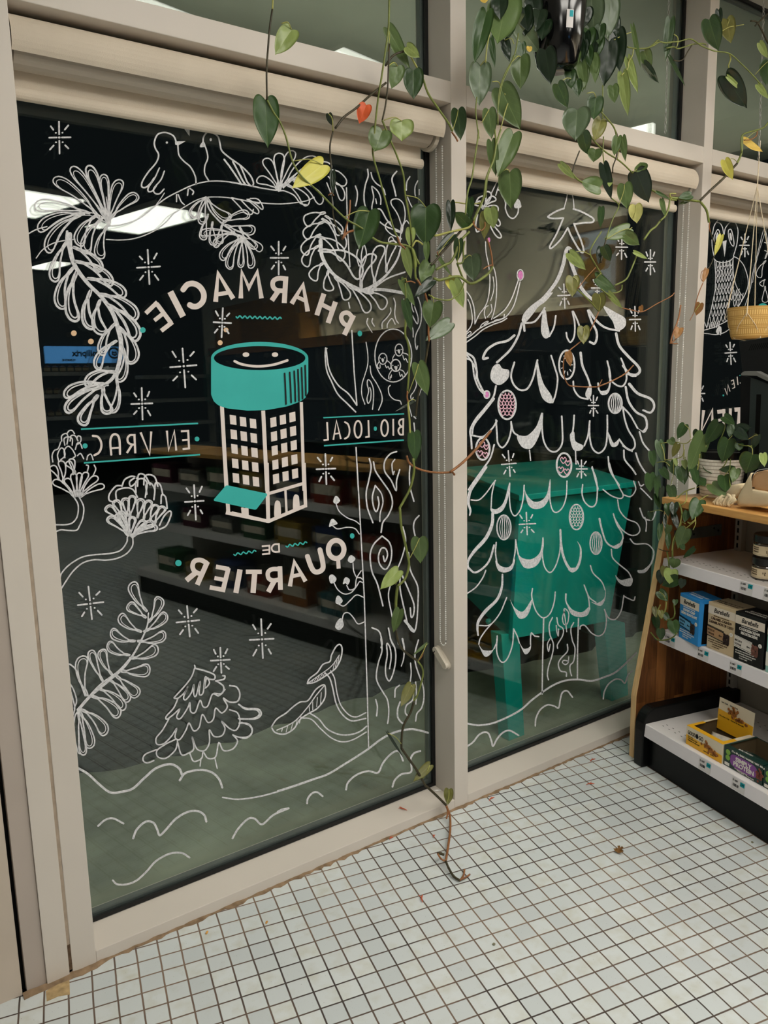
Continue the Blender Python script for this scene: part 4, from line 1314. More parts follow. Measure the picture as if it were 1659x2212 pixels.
draw(2, 'painted_snow', 'white painted snow line under the pine', 'w', '''
I 13 s 98,1868 180,1880 280,1865 380,1825 480,1770 560,1700 640,1640 720,1590 800,1560 890,1552 990,1562 1080,1535 1160,1500 1240,1430 1310,1362
I 11 s 585,1885 590,1830 620,1770 670,1735 720,1742 752,1755 765,1690 780,1645 815,1635 852,1680
I 10 s 1072,1692 1080,1640 1110,1585 1160,1550 1200,1555 1228,1578 1250,1520 1280,1490
I 12 s 98,2030 140,2000 180,1950 220,1930 250,1940 270,1990 282,2030 310,1980 350,1935 400,1918 465,1952''')
BAUB = [('F', 565, 725, 42, 78), ('F', 240, 943, 48, 78), ('F', 828, 935, 36, 53), ('F', 108, 1182, 37, 60), ('F', 550, 1270, 40, 65),
        ('I', 360, 462, 50, 88), ('I', 880, 388, 50, 90), ('I', 1020, 575, 42, 80)]
BL = ['round painted bauble behind the dry vine', 'painted bauble with pink scallops on the left branch', 'painted bauble with slim stripes on the right branch', 'painted bauble with hearts near the mullion',
      'painted bauble with hearts over the teal table', 'painted striped bauble low at left', 'painted bauble with white scallops over the teal table', 'painted striped bauble low at right']
for i, (c, x, y, a, b) in enumerate(BAUB):
    draw(2, 'painted_bauble', BL[i], 'w', '%s 10 e %g,%g %g %g' % (c, x, y, a, b))
    sp = ''
    if i in (1, 6):
        for r in range(7):
            yy = -b * .75 + r * b * .23; hw = a * .86 * math.sqrt(max(.05, 1 - (yy / b) ** 2)); nn = max(2, int(hw / (a * .17)))
            for q in range(nn):
                x0 = x - hw + 2 * hw * q / nn; x1 = x - hw + 2 * hw * (q + 1) / nn; yq = y + yy
                sp += '%s 5 s %g,%g %g,%g %g,%g %g,%g %g,%g\n' % (c, x0, yq - b * .08, x0 + (x1 - x0) * .15, yq + b * .05, (x0 + x1) / 2, yq + b * .1, x1 - (x1 - x0) * .15, yq + b * .05, x1, yq - b * .08)
        draw(2, 'painted_scallops', None, 'h' if i == 1 else 'w', sp)
    elif i in (2, 5, 7):
        for q in (-.6, -.25, .1, .45, .75): sp += '%s 5 s %g,%g %g,%g %g,%g\n' % (c, x + q * a * .5, y - b * .9, x + q * a, y, x + q * a * .5 , y + b * .9)
        draw(2, 'painted_stripes', None, 'w', sp)
    elif i in (3, 4):
        for hx, hy, s_ in ((-.45, .35, .3), (.35, .5, .28), (-.1, -.45, .3), (.5, -.2, .25)):
            X, Y, q = x + hx * a, y + hy * b, a * s_ * 1.3
            sp += '%s 5 c %g,%g %g,%g %g,%g %g,%g %g,%g %g,%g\n' % (c, X, Y + q * 1.3, X - q, Y, X - q * .5, Y - q * .8, X, Y - q * .2, X + q * .5, Y - q * .8, X + q, Y)
        draw(2, 'painted_hearts', None, 'h', sp)
    else:
        for q in range(9):
            t_ = q * math.pi / 4.5; sp += '%s 5 s %g,%g %g,%g\n' % (c, x + a * .72 * math.cos(t_), y + b * .72 * math.sin(t_), x + a * .5 * math.cos(t_), y + b * .5 * math.sin(t_))
        draw(2, 'painted_rays', None, 'w', sp)

# ------------- pane 3: owl and letters
sc = ''
rows = [(1030, 420, 690, 5), (1090, 425, 690, 5), (1180, 425, 690, 6), (1270, 425, 690, 6), (1380, 420, 690, 6), (1470, 410, 700, 6), (1480, 700, 790, 2), (1580, 385, 690, 6), (1560, 690, 850, 3), (1700, 365, 640, 6), (1650, 690, 790, 2), (1810, 345, 640, 6), (1910, 320, 620, 5), (2000, 300, 480, 5)]
for yy, xa, xb, n in rows:
    P_ = []
    for q in range(n):
        a = xa + (xb - xa) * q / n; b = xa + (xb - xa) * (q + 1) / n; sl = -(a - xa) * .12
        P_ += ['%g,%g' % (a + 4, yy - 30 + sl), '%g,%g' % (a + 12, yy + 35 + sl), '%g,%g' % ((a + b) / 2, yy + 60 + sl), '%g,%g' % (b - 12, yy + 30 + sl)]
    P_.append('%g,%g' % (xb, yy - 40 - (xb - xa) * .12))
    sc += 'O 10 s ' + ' '.join(P_) + '\n'
draw(3, 'painted_owl', 'white painted owl with scalloped breast on a branch', 'w', '''
O 13 s 352,650 360,780 385,905
O 14 s 362,560 385,440 430,360 500,295 570,282 650,300 720,370 765,480 765,600 745,740 695,910
O 14 s 422,372 480,385 520,450 545,568 565,470 620,390 680,355 715,372
O 14 s 415,740 388,680 392,590 440,490 470,510 480,570
O 14 c 640,480 615,510 620,600 650,700 690,750 705,710 690,600 665,500
O 4 f 635,560 650,540 668,580 672,650 650,650
O 4 f 415,600 440,530 458,570 450,640 425,670
O 4 p 522,675 588,655 572,800 556,920 540,800
O 14 s 388,952 430,990 500,1010 580,1005 650,975 700,930
O 12 l 398,960 412,1200 405,1450 350,1720 290,1960 275,2040
O 12 s 690,940 690,1100 700,1230 740,1380 800,1490 852,1555
O 14 s 700,915 770,950 850,1040 900,1160 930,1290 925,1400 870,1540 770,1720
O 10 s 345,1020 290,1120
O 12 s 212,2092 300,2070 400,2040 500,1990 615,1930
O 12 s 212,2138 300,2145 400,2160 480,2150 560,2120 620,2080
O 4 f 420,2110 440,2060 470,2020 470,2110 450,2160
O 4 f 465,2030 500,2040 505,2120 490,2170 475,2100
O 10 l 222,1930 275,2060
''' + sc)
draw(3, 'painted_feather_garland', 'white painted leaf garland at the right edge of the owl pane', 'w', '''
O 12 t 1200,950 1240,450 110 .1
O 12 t 1210,980 1100,1250 120 .1
O 12 t 1200,1280 1140,1380 90 .1
O 12 t 1200,1390 1200,1645 120 .0
O 10 s 1246,400 1180,480 1120,700 1060,950 1000,1200 960,1450 880,1700
O 8 s 1246,420 1190,560 1100,850 1040,1100 1000,1330
O 12 s 1190,690 1230,700 1246,650
O 12 s 1195,820 1240,840''')
draw(3, 'painted_lettering', 'large pale mirrored letters TIEN above the counter plant', 'l', '''
M 50 l 148,1520 110,1865 285,1512 285,1780
M 46 l 470,1498 470,1800
M 62 l 492,1530 365,1548
M 44 l 470,1665 380,1680
M 46 l 573,1490 570,1800
M 68 l 638,1512 788,1500
M 50 l 720,1500 695,1830
M 26 l 820,1690 830,1780''')
draw(3, 'painted_lettering', 'small pale mirrored letters IEN on a slant', 'l', '''
M 15 l 484,1170 522,1275 534,1108 568,1222
M 14 l 620,1030 644,1160
M 14 l 626,1034 582,1056
M 13 l 632,1090 598,1110
M 14 l 648,1152 604,1176
M 16 l 680,984 694,1118
M 16 l 726,1090 758,1072''')
draw(3, 'painted_lettering', 'pale mirrored letters behind the counter plant leaves', 'l', '''
M 40 s 900,1940 850,2010 820,2100 850,2150 900,2090 925,1990 905,1935
M 40 l 920,2000 905,2130
z1 40 l 1310,620 1340,500
z1 36 s 1260,610 1320,590 1350,520 1340,480''')
draw(3, 'painted_dots', 'teal dots on the owl pane', 't', '''
M 4 E 462,1284 11 15
O 4 E 1165,1720 75 62
M 4 E 726,966 8 8''')
# ================================================================== SHELVING UNIT AND GOODS
m_oak = wood('oak_panel', (168, 110, 58), (86, 50, 22), plank=0.042, axis='z')
m_oakedge = wood('pale_wood_edge', (228, 194, 142), (206, 166, 112), axis='z')
m_counter = wood('beech_countertop', (226, 176, 106), (196, 140, 74), axis='x', rough=.38)
m_black = mat('black_plastic', (7, 8, 8), 0.4, 0.3, var=.1)
m_shelf = mat('white_shelf_enamel', (228, 224, 222), 0.32, 0.5, var=0.02)
m_rail = mat('price_rail', (230, 226, 230), 0.45, 0.4, var=0.02)
m_back = mat('grey_back_panel', (150, 146, 138), 0.6, 0.3, var=0.03)
m_steel = mat('grey_steel', (92, 98, 96), 0.45, 0.5, metal=0.5, var=.1)
LEN = 2.9
G = gthing('shelving_unit', 'low shop shelving unit with wooden end panel and white price rails', 'shelf')
prof = [(0.0, 0.0), (0.0, .228), (.118, .893), (.44, .893), (.44, 0.0)]
e = MB().prism([(-.0685, d, z) for d, z in prof], (.0205, 0, 0)).build('end_panel', m_oak, G)
e['label'] = 'brown butcher block wood end panel'
MB().prism([(-.0700, d - .003, z) for d, z in prof[:3]] + [(-.0700, d + .0004, z) for d, z in prof[:3][::-1]], (.0232, 0, 0)).build('edge_band', m_oakedge, e)
cap = [(-.024, 0), (-.024, .13)]
for k in range(9):
    q = math.radians(180 - 10 * k); cap.append((.035 + .057 * math.cos(q), .148 + .062 * math.sin(q)))
cap += [(.41, .206), (.41, 0)]
MB().prism([(-.022, d, z) for d, z in cap], (.042, 0, 0)).build('base_cap', m_black, G, bevel=.004)
MB().box((.0205, .002, .0), (LEN, .02, .112)).build('kick_plate', mat('black_kick_plate', (6, 8, 8), 0.3, 0.22, var=.05), G)
def shelf(z, d0, l0, h, name):
    s_ = MB().box((l0, d0 + .006, z - .022), (LEN, .412, z)).build(name, m_shelf, G, bevel=.002)
    MB().hexa([(l0, d0, z - h), (LEN, d0, z - h), (LEN, d0 + .012, z - h), (l0, d0 + .012, z - h), (l0, d0 + .005, z - .0015), (LEN, d0 + .005, z - .0015), (LEN, d0 + .016, z - .0015), (l0, d0 + .016, z - .0015)]).build('price_rail', m_rail, s_, bevel=.001)
    sl = MB()
    for r_, dd in ((0, .045), (1, .062), (0, .33), (1, .35)):
        for i in range(int((LEN - l0) / .028)):
            l = l0 + .035 + i * .028 + r_ * .0
            if l < 1.4: sl.box((l, d0 + dd, z - .0004), (l + .0065, d0 + dd + .0022, z + .0003))
    sl.build('slots', m_dark, s_)
    return s_
shelf(.159, -.020, .0205, .044, 'base_shelf')
shelf(.455, .088, -.046, .044, 'shelf')
shelf(.710, .088, -.046, .040, 'shelf')
MB().box((-.04, .415, .05), (LEN, .43, .89)).build('back_panel', m_back, G)
for l in (-.03, .93, 1.9):
    u = MB().box((l, .392, .05), (l + .03, .414, .89)).build('upright', mat('upright_grey', (172, 170, 164), .4, .5, var=.03), G, bevel=.001)
    s_ = MB()
    for i in range(30): s_.box((l + .010, .3916, .085 + i * .0265), (l + .0175, .3926, .101 + i * .0265))
    s_.build('slots', m_dark, u)
br = MB().hexa([(-.0462, .135, .765), (-.0462, .345, .765), (-.044, .345, .765), (-.044, .135, .765), (-.0462, .135, .800), (-.0462, .345, .805), (-.044, .345, .805), (-.044, .135, .800)]).build('bracket', m_steel, G)
bh = MB()
for d, z in ((.16, .785), (.2, .79), (.22, .78), (.31, .793), (.33, .783)): bh.prism([(-.0439, d + .004 * math.cos(q), z + .004 * math.sin(q)) for q in np.linspace(0, 6.283, 9)[:-1]], (.0004, 0, 0))
bh.build('screw_holes', m_dark, br)
C_ = gthing('countertop', 'beech wood countertop carrying the potted plant and the cream pouch', 'countertop')
MB().box((-.06, .088, .8935), (LEN, .46, .918)).build('slab', m_counter, C_, bevel=.003)

# ---- price tags
m_paper = mat('tag_paper', (214, 210, 210), .5, .4, var=.02)
m_ink = mat('black_ink', (26, 26, 28), .6, .2)
m_tealtag = mat('teal_tag', (20, 158, 168), .5, .3, var=.03)
TAGS = [(1523, 1652.5, -.020, .159, .044, 'price tag under the yellow snack box'), (1595, 1697, -.020, .159, .044, 'price tag under the green and purple snack box'),
        (1518.5, 1414, .088, .455, .044, 'price tag under the gap between the blue and beige boxes'), (1589, 1444, .088, .455, .044, 'price tag under the black box'),
        (1447, 1388, .088, .455, .044, 'price tag half under the trailing leaves'), (1612, 1271, .088, .710, .040, 'price tag below the jars on the upper rail'),
        (1664, 1286, .088, .710, .040, 'price tag cut by the right edge on the upper rail')]
for x, y, d, z, h, lb in TAGS:
    p = on_d(x, y, d + .002); l = float((p - GO) @ GL)
    t = gthing('price_tag', lb, 'price tag', l, d - .0006, z - h, group='shelf price tags')
    k = .0045 / (h - .003); W_, H_ = .024, .034; z0 = .004
    def sl(zz): return zz * k * 1.02
    def slab(l0, l1, za, zb, m_, nm, off, par):
        return MB().hexa([(l0, sl(za) - off - .0004, za), (l1, sl(za) - off - .0004, za), (l1, sl(za) - off, za), (l0, sl(za) - off, za), (l0, sl(zb) - off - .0004, zb), (l1, sl(zb) - off - .0004, zb), (l1, sl(zb) - off, zb), (l0, sl(zb) - off, zb)]).build(nm, m_, par)
    slab(-W_, W_, z0, z0 + H_, m_paper, 'paper', 0, t)
    slab(.006, W_ - .002, z0 + .018, z0 + .031, m_tealtag, 'price_patch', .0005, t)
    bars = MB(); l0 = -.019
    while l0 < .001:
        w_ = random.choice((.0006, .001, .0016)); bars.hexa([(l0, sl(z0 + .009) - .0008, z0 + .009), (l0 + w_, sl(z0 + .009) - .0008, z0 + .009), (l0 + w_, sl(z0 + .009) - .0004, z0 + .009), (l0, sl(z0 + .009) - .0004, z0 + .009), (l0, sl(z0 + .017) - .0008, z0 + .017), (l0 + w_, sl(z0 + .017) - .0008, z0 + .017), (l0 + w_, sl(z0 + .017) - .0004, z0 + .017), (l0, sl(z0 + .017) - .0004, z0 + .017)]); l0 += w_ + random.choice((.0007, .0012))
    bars.build('barcode', m_ink, t)
    til = Matrix.Rotation(math.atan(-k * 1.02) * -1, 4, 'X')
    text_mesh('E 1007', .0085, mfront(-.021, z0 + .024, sl(z0 + .024) - .0007), m_ink, t, sx=.8)
    text_mesh('3.99', .010, mfront(.0075, z0 + .021, sl(z0 + .021) - .0012), mat('dark_teal_ink', (6, 70, 78), .5, .2), t, sx=.75)

# ---- cartons on the middle shelf
m_wlet = mat('white_print', (232, 228, 220), .5, .3, var=.01)
m_bar = mat('chocolate_bar', (44, 30, 26), .6, .3, var=.4, scale=120, bump=.8, bscale=300)
def carton(l0, l1, d, c, label, brand, line1, line2, ink, bandc, sleeve, name='snack_carton', rot=0.0):
    z, H_, dep = .4552, .153, .082; w = l1 - l0
    t = gthing(name, label, 'box', l0, d, z, group='upright snack cartons on the middle shelf'); t.rotation_euler[2] += rot
    body = MB().box((0, 0, 0), (w, dep, H_)).build('carton', c, t, bevel=.0012)
    MB().box((.0006, -.0005, H_ - .037), (w - .0006, -.0001, H_ - .011)).build('label_band', bandc, t)
    text_mesh(brand, .0205, mfront(w * .5, H_ - .0295, -.0009), m_ink, t, shear=.28, ax='CENTER', sx=.82, bold=.0002)
    text_mesh(line1, .0115, mfront(w * .5, H_ - .054, -.0005), ink, t, ax='CENTER', bold=.0003, sx=.82)
    text_mesh(line2, .0115, mfront(w * .5, H_ - .066, -.0005), ink, t, ax='CENTER', bold=.0003, sx=.70)
    text_mesh('PROTEIN BAR / BARRE DE PROTEINE', .0045, mfront(w * .5, H_ - .0425, -.0005), ink, t, ax='CENTER', sx=.85)
    wr = MB().prism([(.0006, -.0004, .046), (w * .62, -.0004, .040), (w * .62, -.0004, .066), (.0006, -.0004, .073)], (0, -.0006, 0)).build('wrapper_picture', sleeve, t)
    text_mesh(line2.split('-')[-1][:8], .0085, mfront(.003, .061, -.0014, -.08), ink if ink is not m_wlet else m_ink, wr, sx=.8)
    text_mesh(line1.split(' ')[-1][:6], .0085, mfront(.003, .050, -.0014, -.08), ink if ink is not m_wlet else m_ink, wr, sx=.8)
    text_mesh(brand[:4], .008, mfront(w * .44, .052, -.0014, -.08), m_ink, wr, shear=.28, sx=.8)
    st = MB()
    for a, b in ((.0735, .0755), (.077, .0785), (.0425, .0445)): st.prism([(.0006, -.0004, a), (w * .62, -.0004, a - .0065), (w * .62, -.0004, b - .0065), (.0006, -.0004, b)], (0, -.0008, 0))
    st.build('wrapper_stripes', m_ink if c is not CB else m_wlet, wr)
    mbb = MB(); rr = random.Random(5)
    for i in range(34): mbb.ball((w * (.63 + .17 * rr.random()), -.0012, .034 + .030 * rr.random()), .0035 + .002 * rr.random(), 6, (1, .4, 1))
    mbb.build('bar_picture', m_bar if c is not CB else mat('bar_pink_brown', (110, 72, 60), .6, .3, var=.4, scale=150), t)
    MB().prism([(w * .88 + .0065 * math.cos(q), -.0004, .070 + .0065 * math.sin(q)) for q in np.linspace(0, 6.283, 21)[:-1]], (0, -.0004, 0)).build('round_seal', m_wlet, t)
    text_mesh('1', .009, mfront(w * .88, .067, -.001), m_ink, t, ax='CENTER')
    for i, tx in enumerate(('20G PROTEIN / PROTEINES PAR BARRE', 'NO ADDED SUGAR / SANS SUCRE AJOUTE', '12 PROTEIN BARS OF 55 G', '12 X 55 G / 660 G')):
        text_mesh(tx, .0052, mfront(w * .06 if i < 2 else w * .2, .030 - i * .0072, -.0005), ink, t, sx=.78)
    text_mesh(line1, .012, mtop(w * .5, .018, H_ + .0002), ink, t, ax='CENTER', sx=.8); text_mesh(line2, .012, mtop(w * .5, .033, H_ + .0002), ink, t, ax='CENTER', sx=.7)
    return t
CBL, CBE, CB = mat('carton_blue', (44, 140, 212), .4, .4, var=.03), mat('carton_beige', (206, 184, 148), .45, .4, var=.03), mat('carton_black', (12, 13, 14), .35, .5, var=.03)
band = mat('carton_band_cream', (226, 214, 198), .45, .4, var=.01)
t = carton(.036, .139, .0965, CBL, 'blue snack carton, leftmost on the middle shelf, with open torn side', 'Barebells', 'CREAMY-CRISP', 'CRÈME-CROUSTILLANT', m_wlet, band, mat('sleeve_blue', (110, 178, 222), .4, .4), rot=-.16)
MB().box((.1032, .012, .006), (.1036, .072, .140)).build('torn_opening', m_dark, t)
MB().hexa([(.1032, .002, .0), (.1052, .0, .0), (.1052, .012, .0), (.1034, .012, .0), (.1032, .002, .15), (.1052, .0, .15), (.1062, .016, .14), (.1040, .016, .14)]).build('side_flap', CBL, t)
carton(.153, .263, .1030, CBE, 'beige snack carton between the blue and the black one', 'Barebells', 'CARAMEL-CASHEW', 'CARAMEL-NOIX DE CAJOU', mat('brown_print', (70, 50, 36), .5, .3), band, mat('sleeve_tan', (176, 138, 100), .4, .4))
carton(.2665, .376, .0985, CB, 'black snack carton with white lettering', 'Barebells', 'COOKIES&CREAM', 'BISCUITS&CRÈME', m_wlet, band, mat('sleeve_white', (214, 208, 200), .4, .4))
t = gthing('snack_carton', 'pale green snack carton cut by the right edge beside the black one', 'box', .386, .098, .4552, group='upright snack cartons on the middle shelf')
MB().box((0, 0, 0), (.108, .082, .153)).build('carton', mat('carton_mint', (150, 196, 190), .4, .4, var=.03), t, bevel=.0012)
MB().box((.0006, -.0005, .114), (.1074, -.0001, .142)).build('label_band', band, t); text_mesh('Barebells', .0205, mfront(.054, .1235, -.0009), m_ink, t, shear=.28, ax='CENTER', sx=.82)
MB().box((.0, -.0006, .02), (.06, -.0001, .062)).build('wrapper_picture', m_wlet, t)

# ---- open display boxes on the base shelf
m_yel = mat('carton_yellow', (236, 176, 34), .4, .4, var=.03); m_crm = mat('carton_cream', (224, 212, 188), .45, .4, var=.02)
m_inside = mat('cardboard_inside', (92, 78, 56), .8, .2, var=.1); m_cookie = mat('cookie_brown', (150, 94, 44), .7, .3, var=.5, scale=160, bump=.6, bscale=220)
def tray(t, w, dep, h, outer, inner, th=.0012):
    b = MB(); b.box((0, 0, 0), (w, dep, th)); b.box((0, 0, th), (w, th, h)); b.box((0, dep - th, th), (w, dep, h)); b.box((0, th, th), (th, dep - th, h)); b.box((w - th, th, th), (w, dep - th, h))
    b.build('tray', outer, t)
    b = MB(); e = .0003
    b.box((th, th, th), (w - th, dep - th, th + e)); b.box((th, th, th), (w - th, th + e, h - .002)); b.box((th, dep - th - e, th), (w - th, dep - th, h - .002)); b.box((th, th, th), (th + e, dep - th, h - .002)); b.box((w - th - e, th, th), (w - th, dep - th, h - .002))
    b.build('lining', inner, t)
def wrapper(par_label, l, d, z, L, Wd, rz, m_, tilt=0.0, pname='snack_bar', grp='bars inside the open boxes'):
    t = gthing(pname, par_label, 'snack bar', l, d, z, group=grp); t.rotation_euler = (tilt, 0, GROT + rz)
    n = 9; V = []; F = []
    for i in range(n):
        s_ = -1 + 2 * i / (n - 1); hgt = .009 * (1 - abs(s_) ** 6) + .0006
        for k in range(8):
            q = 2 * math.pi * k / 8; V.append((s_ * L / 2, Wd / 2 * (1 + .08 * abs(s_) ** 4) * math.cos(q), hgt * (1 + math.sin(q)) + .0004 * (k % 2)))
    for i in range(n - 1):
        for k in range(8): F.append((i * 8 + k, i * 8 + (k + 1) % 8, i * 8 + 8 + (k + 1) % 8, i * 8 + 8 + k))
    F += [tuple(range(8))[::-1], tuple(range(8 * n - 8, 8 * n))]
    MB().add(V, F).build('wrapper', m_, t, smooth=True)
    return t
YB = (.188, .0025, .1595)
t = gthing('display_box', 'yellow and cream open snack box with raised back flap, half empty', 'box', *YB, group='open display boxes on the base shelf')
w, dep, h = .147, .128, .062
tray(t, w, dep, h, m_crm, m_inside)
MB().prism([(0, -.0002, 0), (w, -.0002, 0), (w, -.0002, .026), (w * .45, -.0002, .030), (0, -.0002, .033)], (0, -.0003, 0)).build('yellow_print', m_yel, t)
tp = MB(); tp.box((0, 0, h), (w, .017, h + .0008)); tp.box((0, .017, h), (.012, dep * .52, h + .0008)); tp.box((w - .014, .017, h), (w, dep * .45, h + .0008)); tp.build('top_rim', m_yel, t)
MB().box((0, dep * .52, h), (.008, dep, h + .0008)).build('top_rim', m_crm, t); MB().box((w - .014, dep * .45, h), (w, dep, h + .0008)).build('top_rim', m_crm, t)
fl_ = MB().hexa([(.004, dep - .006, h - .03), (w - .004, dep - .006, h - .03), (w - .004, dep - .005, h - .03), (.004, dep - .005, h - .03), (.004, dep + .001, h + .074), (w - .004, dep + .001, h + .074), (w - .004, dep + .002, h + .074), (.004, dep + .002, h + .074)]).build('back_flap', m_crm, t)
MB().hexa([(.0045, dep - .0066, h - .03), (w - .0045, dep - .0066, h - .03), (w - .0045, dep - .0061, h - .03), (.0045, dep - .0061, h - .03), (.0045, dep - .0030, h + .036), (w - .0045, dep - .0030, h + .030), (w - .0045, dep - .0025, h + .030), (.0045, dep - .0025, h + .036)]).build('yellow_print', m_yel, fl_)
text_mesh("GOOD", .0175, mfront(.006, h - .0255, -.0005), m_ink, t, sx=.62, bold=.0002)
text_mesh('GO', .0195, mfront(.052, h - .0255, -.0005), m_ink, t, sx=.62, bold=.0002)
MB().prism([(.045 + .0058 * math.sin(q) * (1 - .35 * max(0, math.cos(q))), -.0003, h - .0185 + .0085 * math.cos(q)) for q in np.linspace(0, 6.283, 17)[:-1]], (0, -.0003, 0)).build('drop_emblem', m_ink, t)
text_mesh('KETO BARS', .005, mfront(.008, h - .034, -.0005), m_ink, t, sx=.8)
text_mesh('Chocolate Chip', .0062, mfront(.008, .0225, -.0009), m_ink, t); text_mesh('Pépites de chocolat', .0062, mfront(.008, .0155, -.0009), m_ink, t)
text_mesh('2g net carbs   5g fibre', .0048, mfront(.074, .0085, -.0009), m_ink, t); text_mesh('Chocolate Chip - Pépites de chocolat', .0068, mfront(.010, h + .014, dep - .0042), m_ink, fl_, sx=.95)
text_mesh('Low Carb    Gluten Free', .0065, mfront(.014, h + .060, dep - .0012), m_ink, fl_)
cp = MB(); rr = random.Random(2)
for i in range(30): cp.ball((.098 + rr.gauss(0, .009), -.0012, .030 + rr.gauss(0, .006)), .0045, 6, (1, .35, 1))
for i in range(14): cp.ball((.118 + .007 * rr.gauss(0, 1), -.0014, .020 + .003 * rr.gauss(0, 1)), .006, 6, (1, .35, .8))
cp.build('cookie_picture', m_cookie, t)
cp = MB()
for i in range(26): cp.ball((.060 + rr.gauss(0, .010), dep - .0030, h + .044 + rr.gauss(0, .007)), .0052, 6, (1, .3, 1))
for i in range(14): cp.ball((.090 + .009 * rr.gauss(0, 1), dep - .0034, h + .028 + .003 * rr.gauss(0, 1)), .0075, 6, (1, .3, .8))
cp.build('cookie_picture', m_cookie, fl_)
m_wr1 = mat('wrapper_silver', (206, 198, 184), .3, .6, var=.2, scale=60, bump=.6, bscale=90)
wrapper('crumpled cream snack bar wrapper upright in the yellow box', YB[0] + .085, .085, .182, .11, .034, .25, m_wr1, 1.0)
wrapper('yellow snack bar lying flat in the yellow box', YB[0] + .085, .052, .1615, .115, .034, .1, m_yel)
wrapper('cream printed snack bar lying at the left in the yellow box', YB[0] + .05, .075, .168, .075, .03, .6, m_wr1, .2)
m_grn = mat('carton_dark_green', (14, 52, 46), .38, .45, var=.04); m_pur = mat('purple_print', (132, 74, 150), .45, .4, var=.03); m_lime = mat('lime_print', (126, 172, 70), .45, .4)
def green_box(l0, label):
    t = gthing('display_box', label, 'box', l0, .006, .1595, group='open display boxes on the base shelf'); w, dep, h = .141, .128, .062
    tray(t, w, dep, h, m_grn, m_inside)
    P_ = [(w * .52 + w * .345 * (math.copysign(abs(math.cos(q)) ** .55, math.cos(q))), -.0003, h * .47 + h * .335 * (math.copysign(abs(math.sin(q)) ** .55, math.sin(q)))) for q in np.linspace(0, 6.283, 33)[:-1]]
    MB().prism(P_, (0, -.0003, 0)).build('purple_print', m_pur, t)
    text_mesh('SIMPLY', .0185, mfront(w * .52, h * .50, -.0010), m_wlet, t, ax='CENTER', bold=.0006, sx=1.0); text_mesh('PROTEIN', .0185, mfront(w * .53, h * .25, -.0010), m_wlet, t, ax='CENTER', bold=.0006, sx=1.0)
    for zz in (h * .74, h * .46): MB().prism([(w * .11 + .0085 * math.cos(q), -.0003, zz + .0085 * math.sin(q)) for q in np.linspace(0, 6.283, 17)[:-1]], (0, -.0004, 0)).build('lime_emblem', m_lime, t)
    text_mesh('12 x 40 g BARS / BARRES / NET 480 g', .0075, mfront(w * .2, h - .0085, -.0005), m_wlet, t, bold=.0002)
    text_mesh('Plant-based protein bars', .0048, mfront(w * .3, h * .10, -.0005), m_wlet, t)
    text_mesh('Wild Berry / Petits fruits', .0062, mfront(w * .36, .0022, -.0005), m_wlet, t); MB().box((.004, -.0004, .003), (.022, -.0001, .0125)).build('white_patch', m_wlet, t)
    cp = MB(); rr = random.Random(8)
    for i in range(30): cp.ball((w * .93 + rr.gauss(0, .006), -.001, h * .38 + rr.gauss(0, .007)), .004, 6, (1, .35, 1))
    cp.build('nut_picture', mat('nut_picture', (126, 66, 52), .6, .3, var=.5, scale=200), t)
    rm = MB(); rm.hexa([(0, 0, h), (w, 0, h), (w, .012, h), (0, .012, h), (0, 0, h + .001), (w, 0, h + .001), (w, .012, h + .001), (0, .012, h + .001)]); rm.box((0, .012, h), (.006, dep, h + .0008)); rm.box((w - .005, .012, h), (w, dep, h + .0008)); rm.build('top_rim', m_grn, t)
    return t
green_box(.3385, 'dark green and purple open snack box beside the yellow one')
green_box(.4835, 'dark green open snack box cut by the right edge')
m_gw = mat('wrapper_dark_green', (18, 50, 44), .3, .6, var=.2, scale=60, bump=.5, bscale=90)
for i, (a, b, c, r_, lb) in enumerate(((.40, .05, .188, .05, 'green wrapped bar on top in the green box'), (.405, .072, .178, -.03, 'green wrapped bar behind the top one in the green box'), (.40, .045, .166, .02, 'green wrapped bar low in the green box'))):
    t = wrapper(lb, a, b, c, .118, .036, r_, m_gw)
    text_mesh('SIMPLY PROTEIN', .0085, Matrix.Translation((-.045, -.004, .0186)), m_wlet, t, sx=.8, depth=.0006)

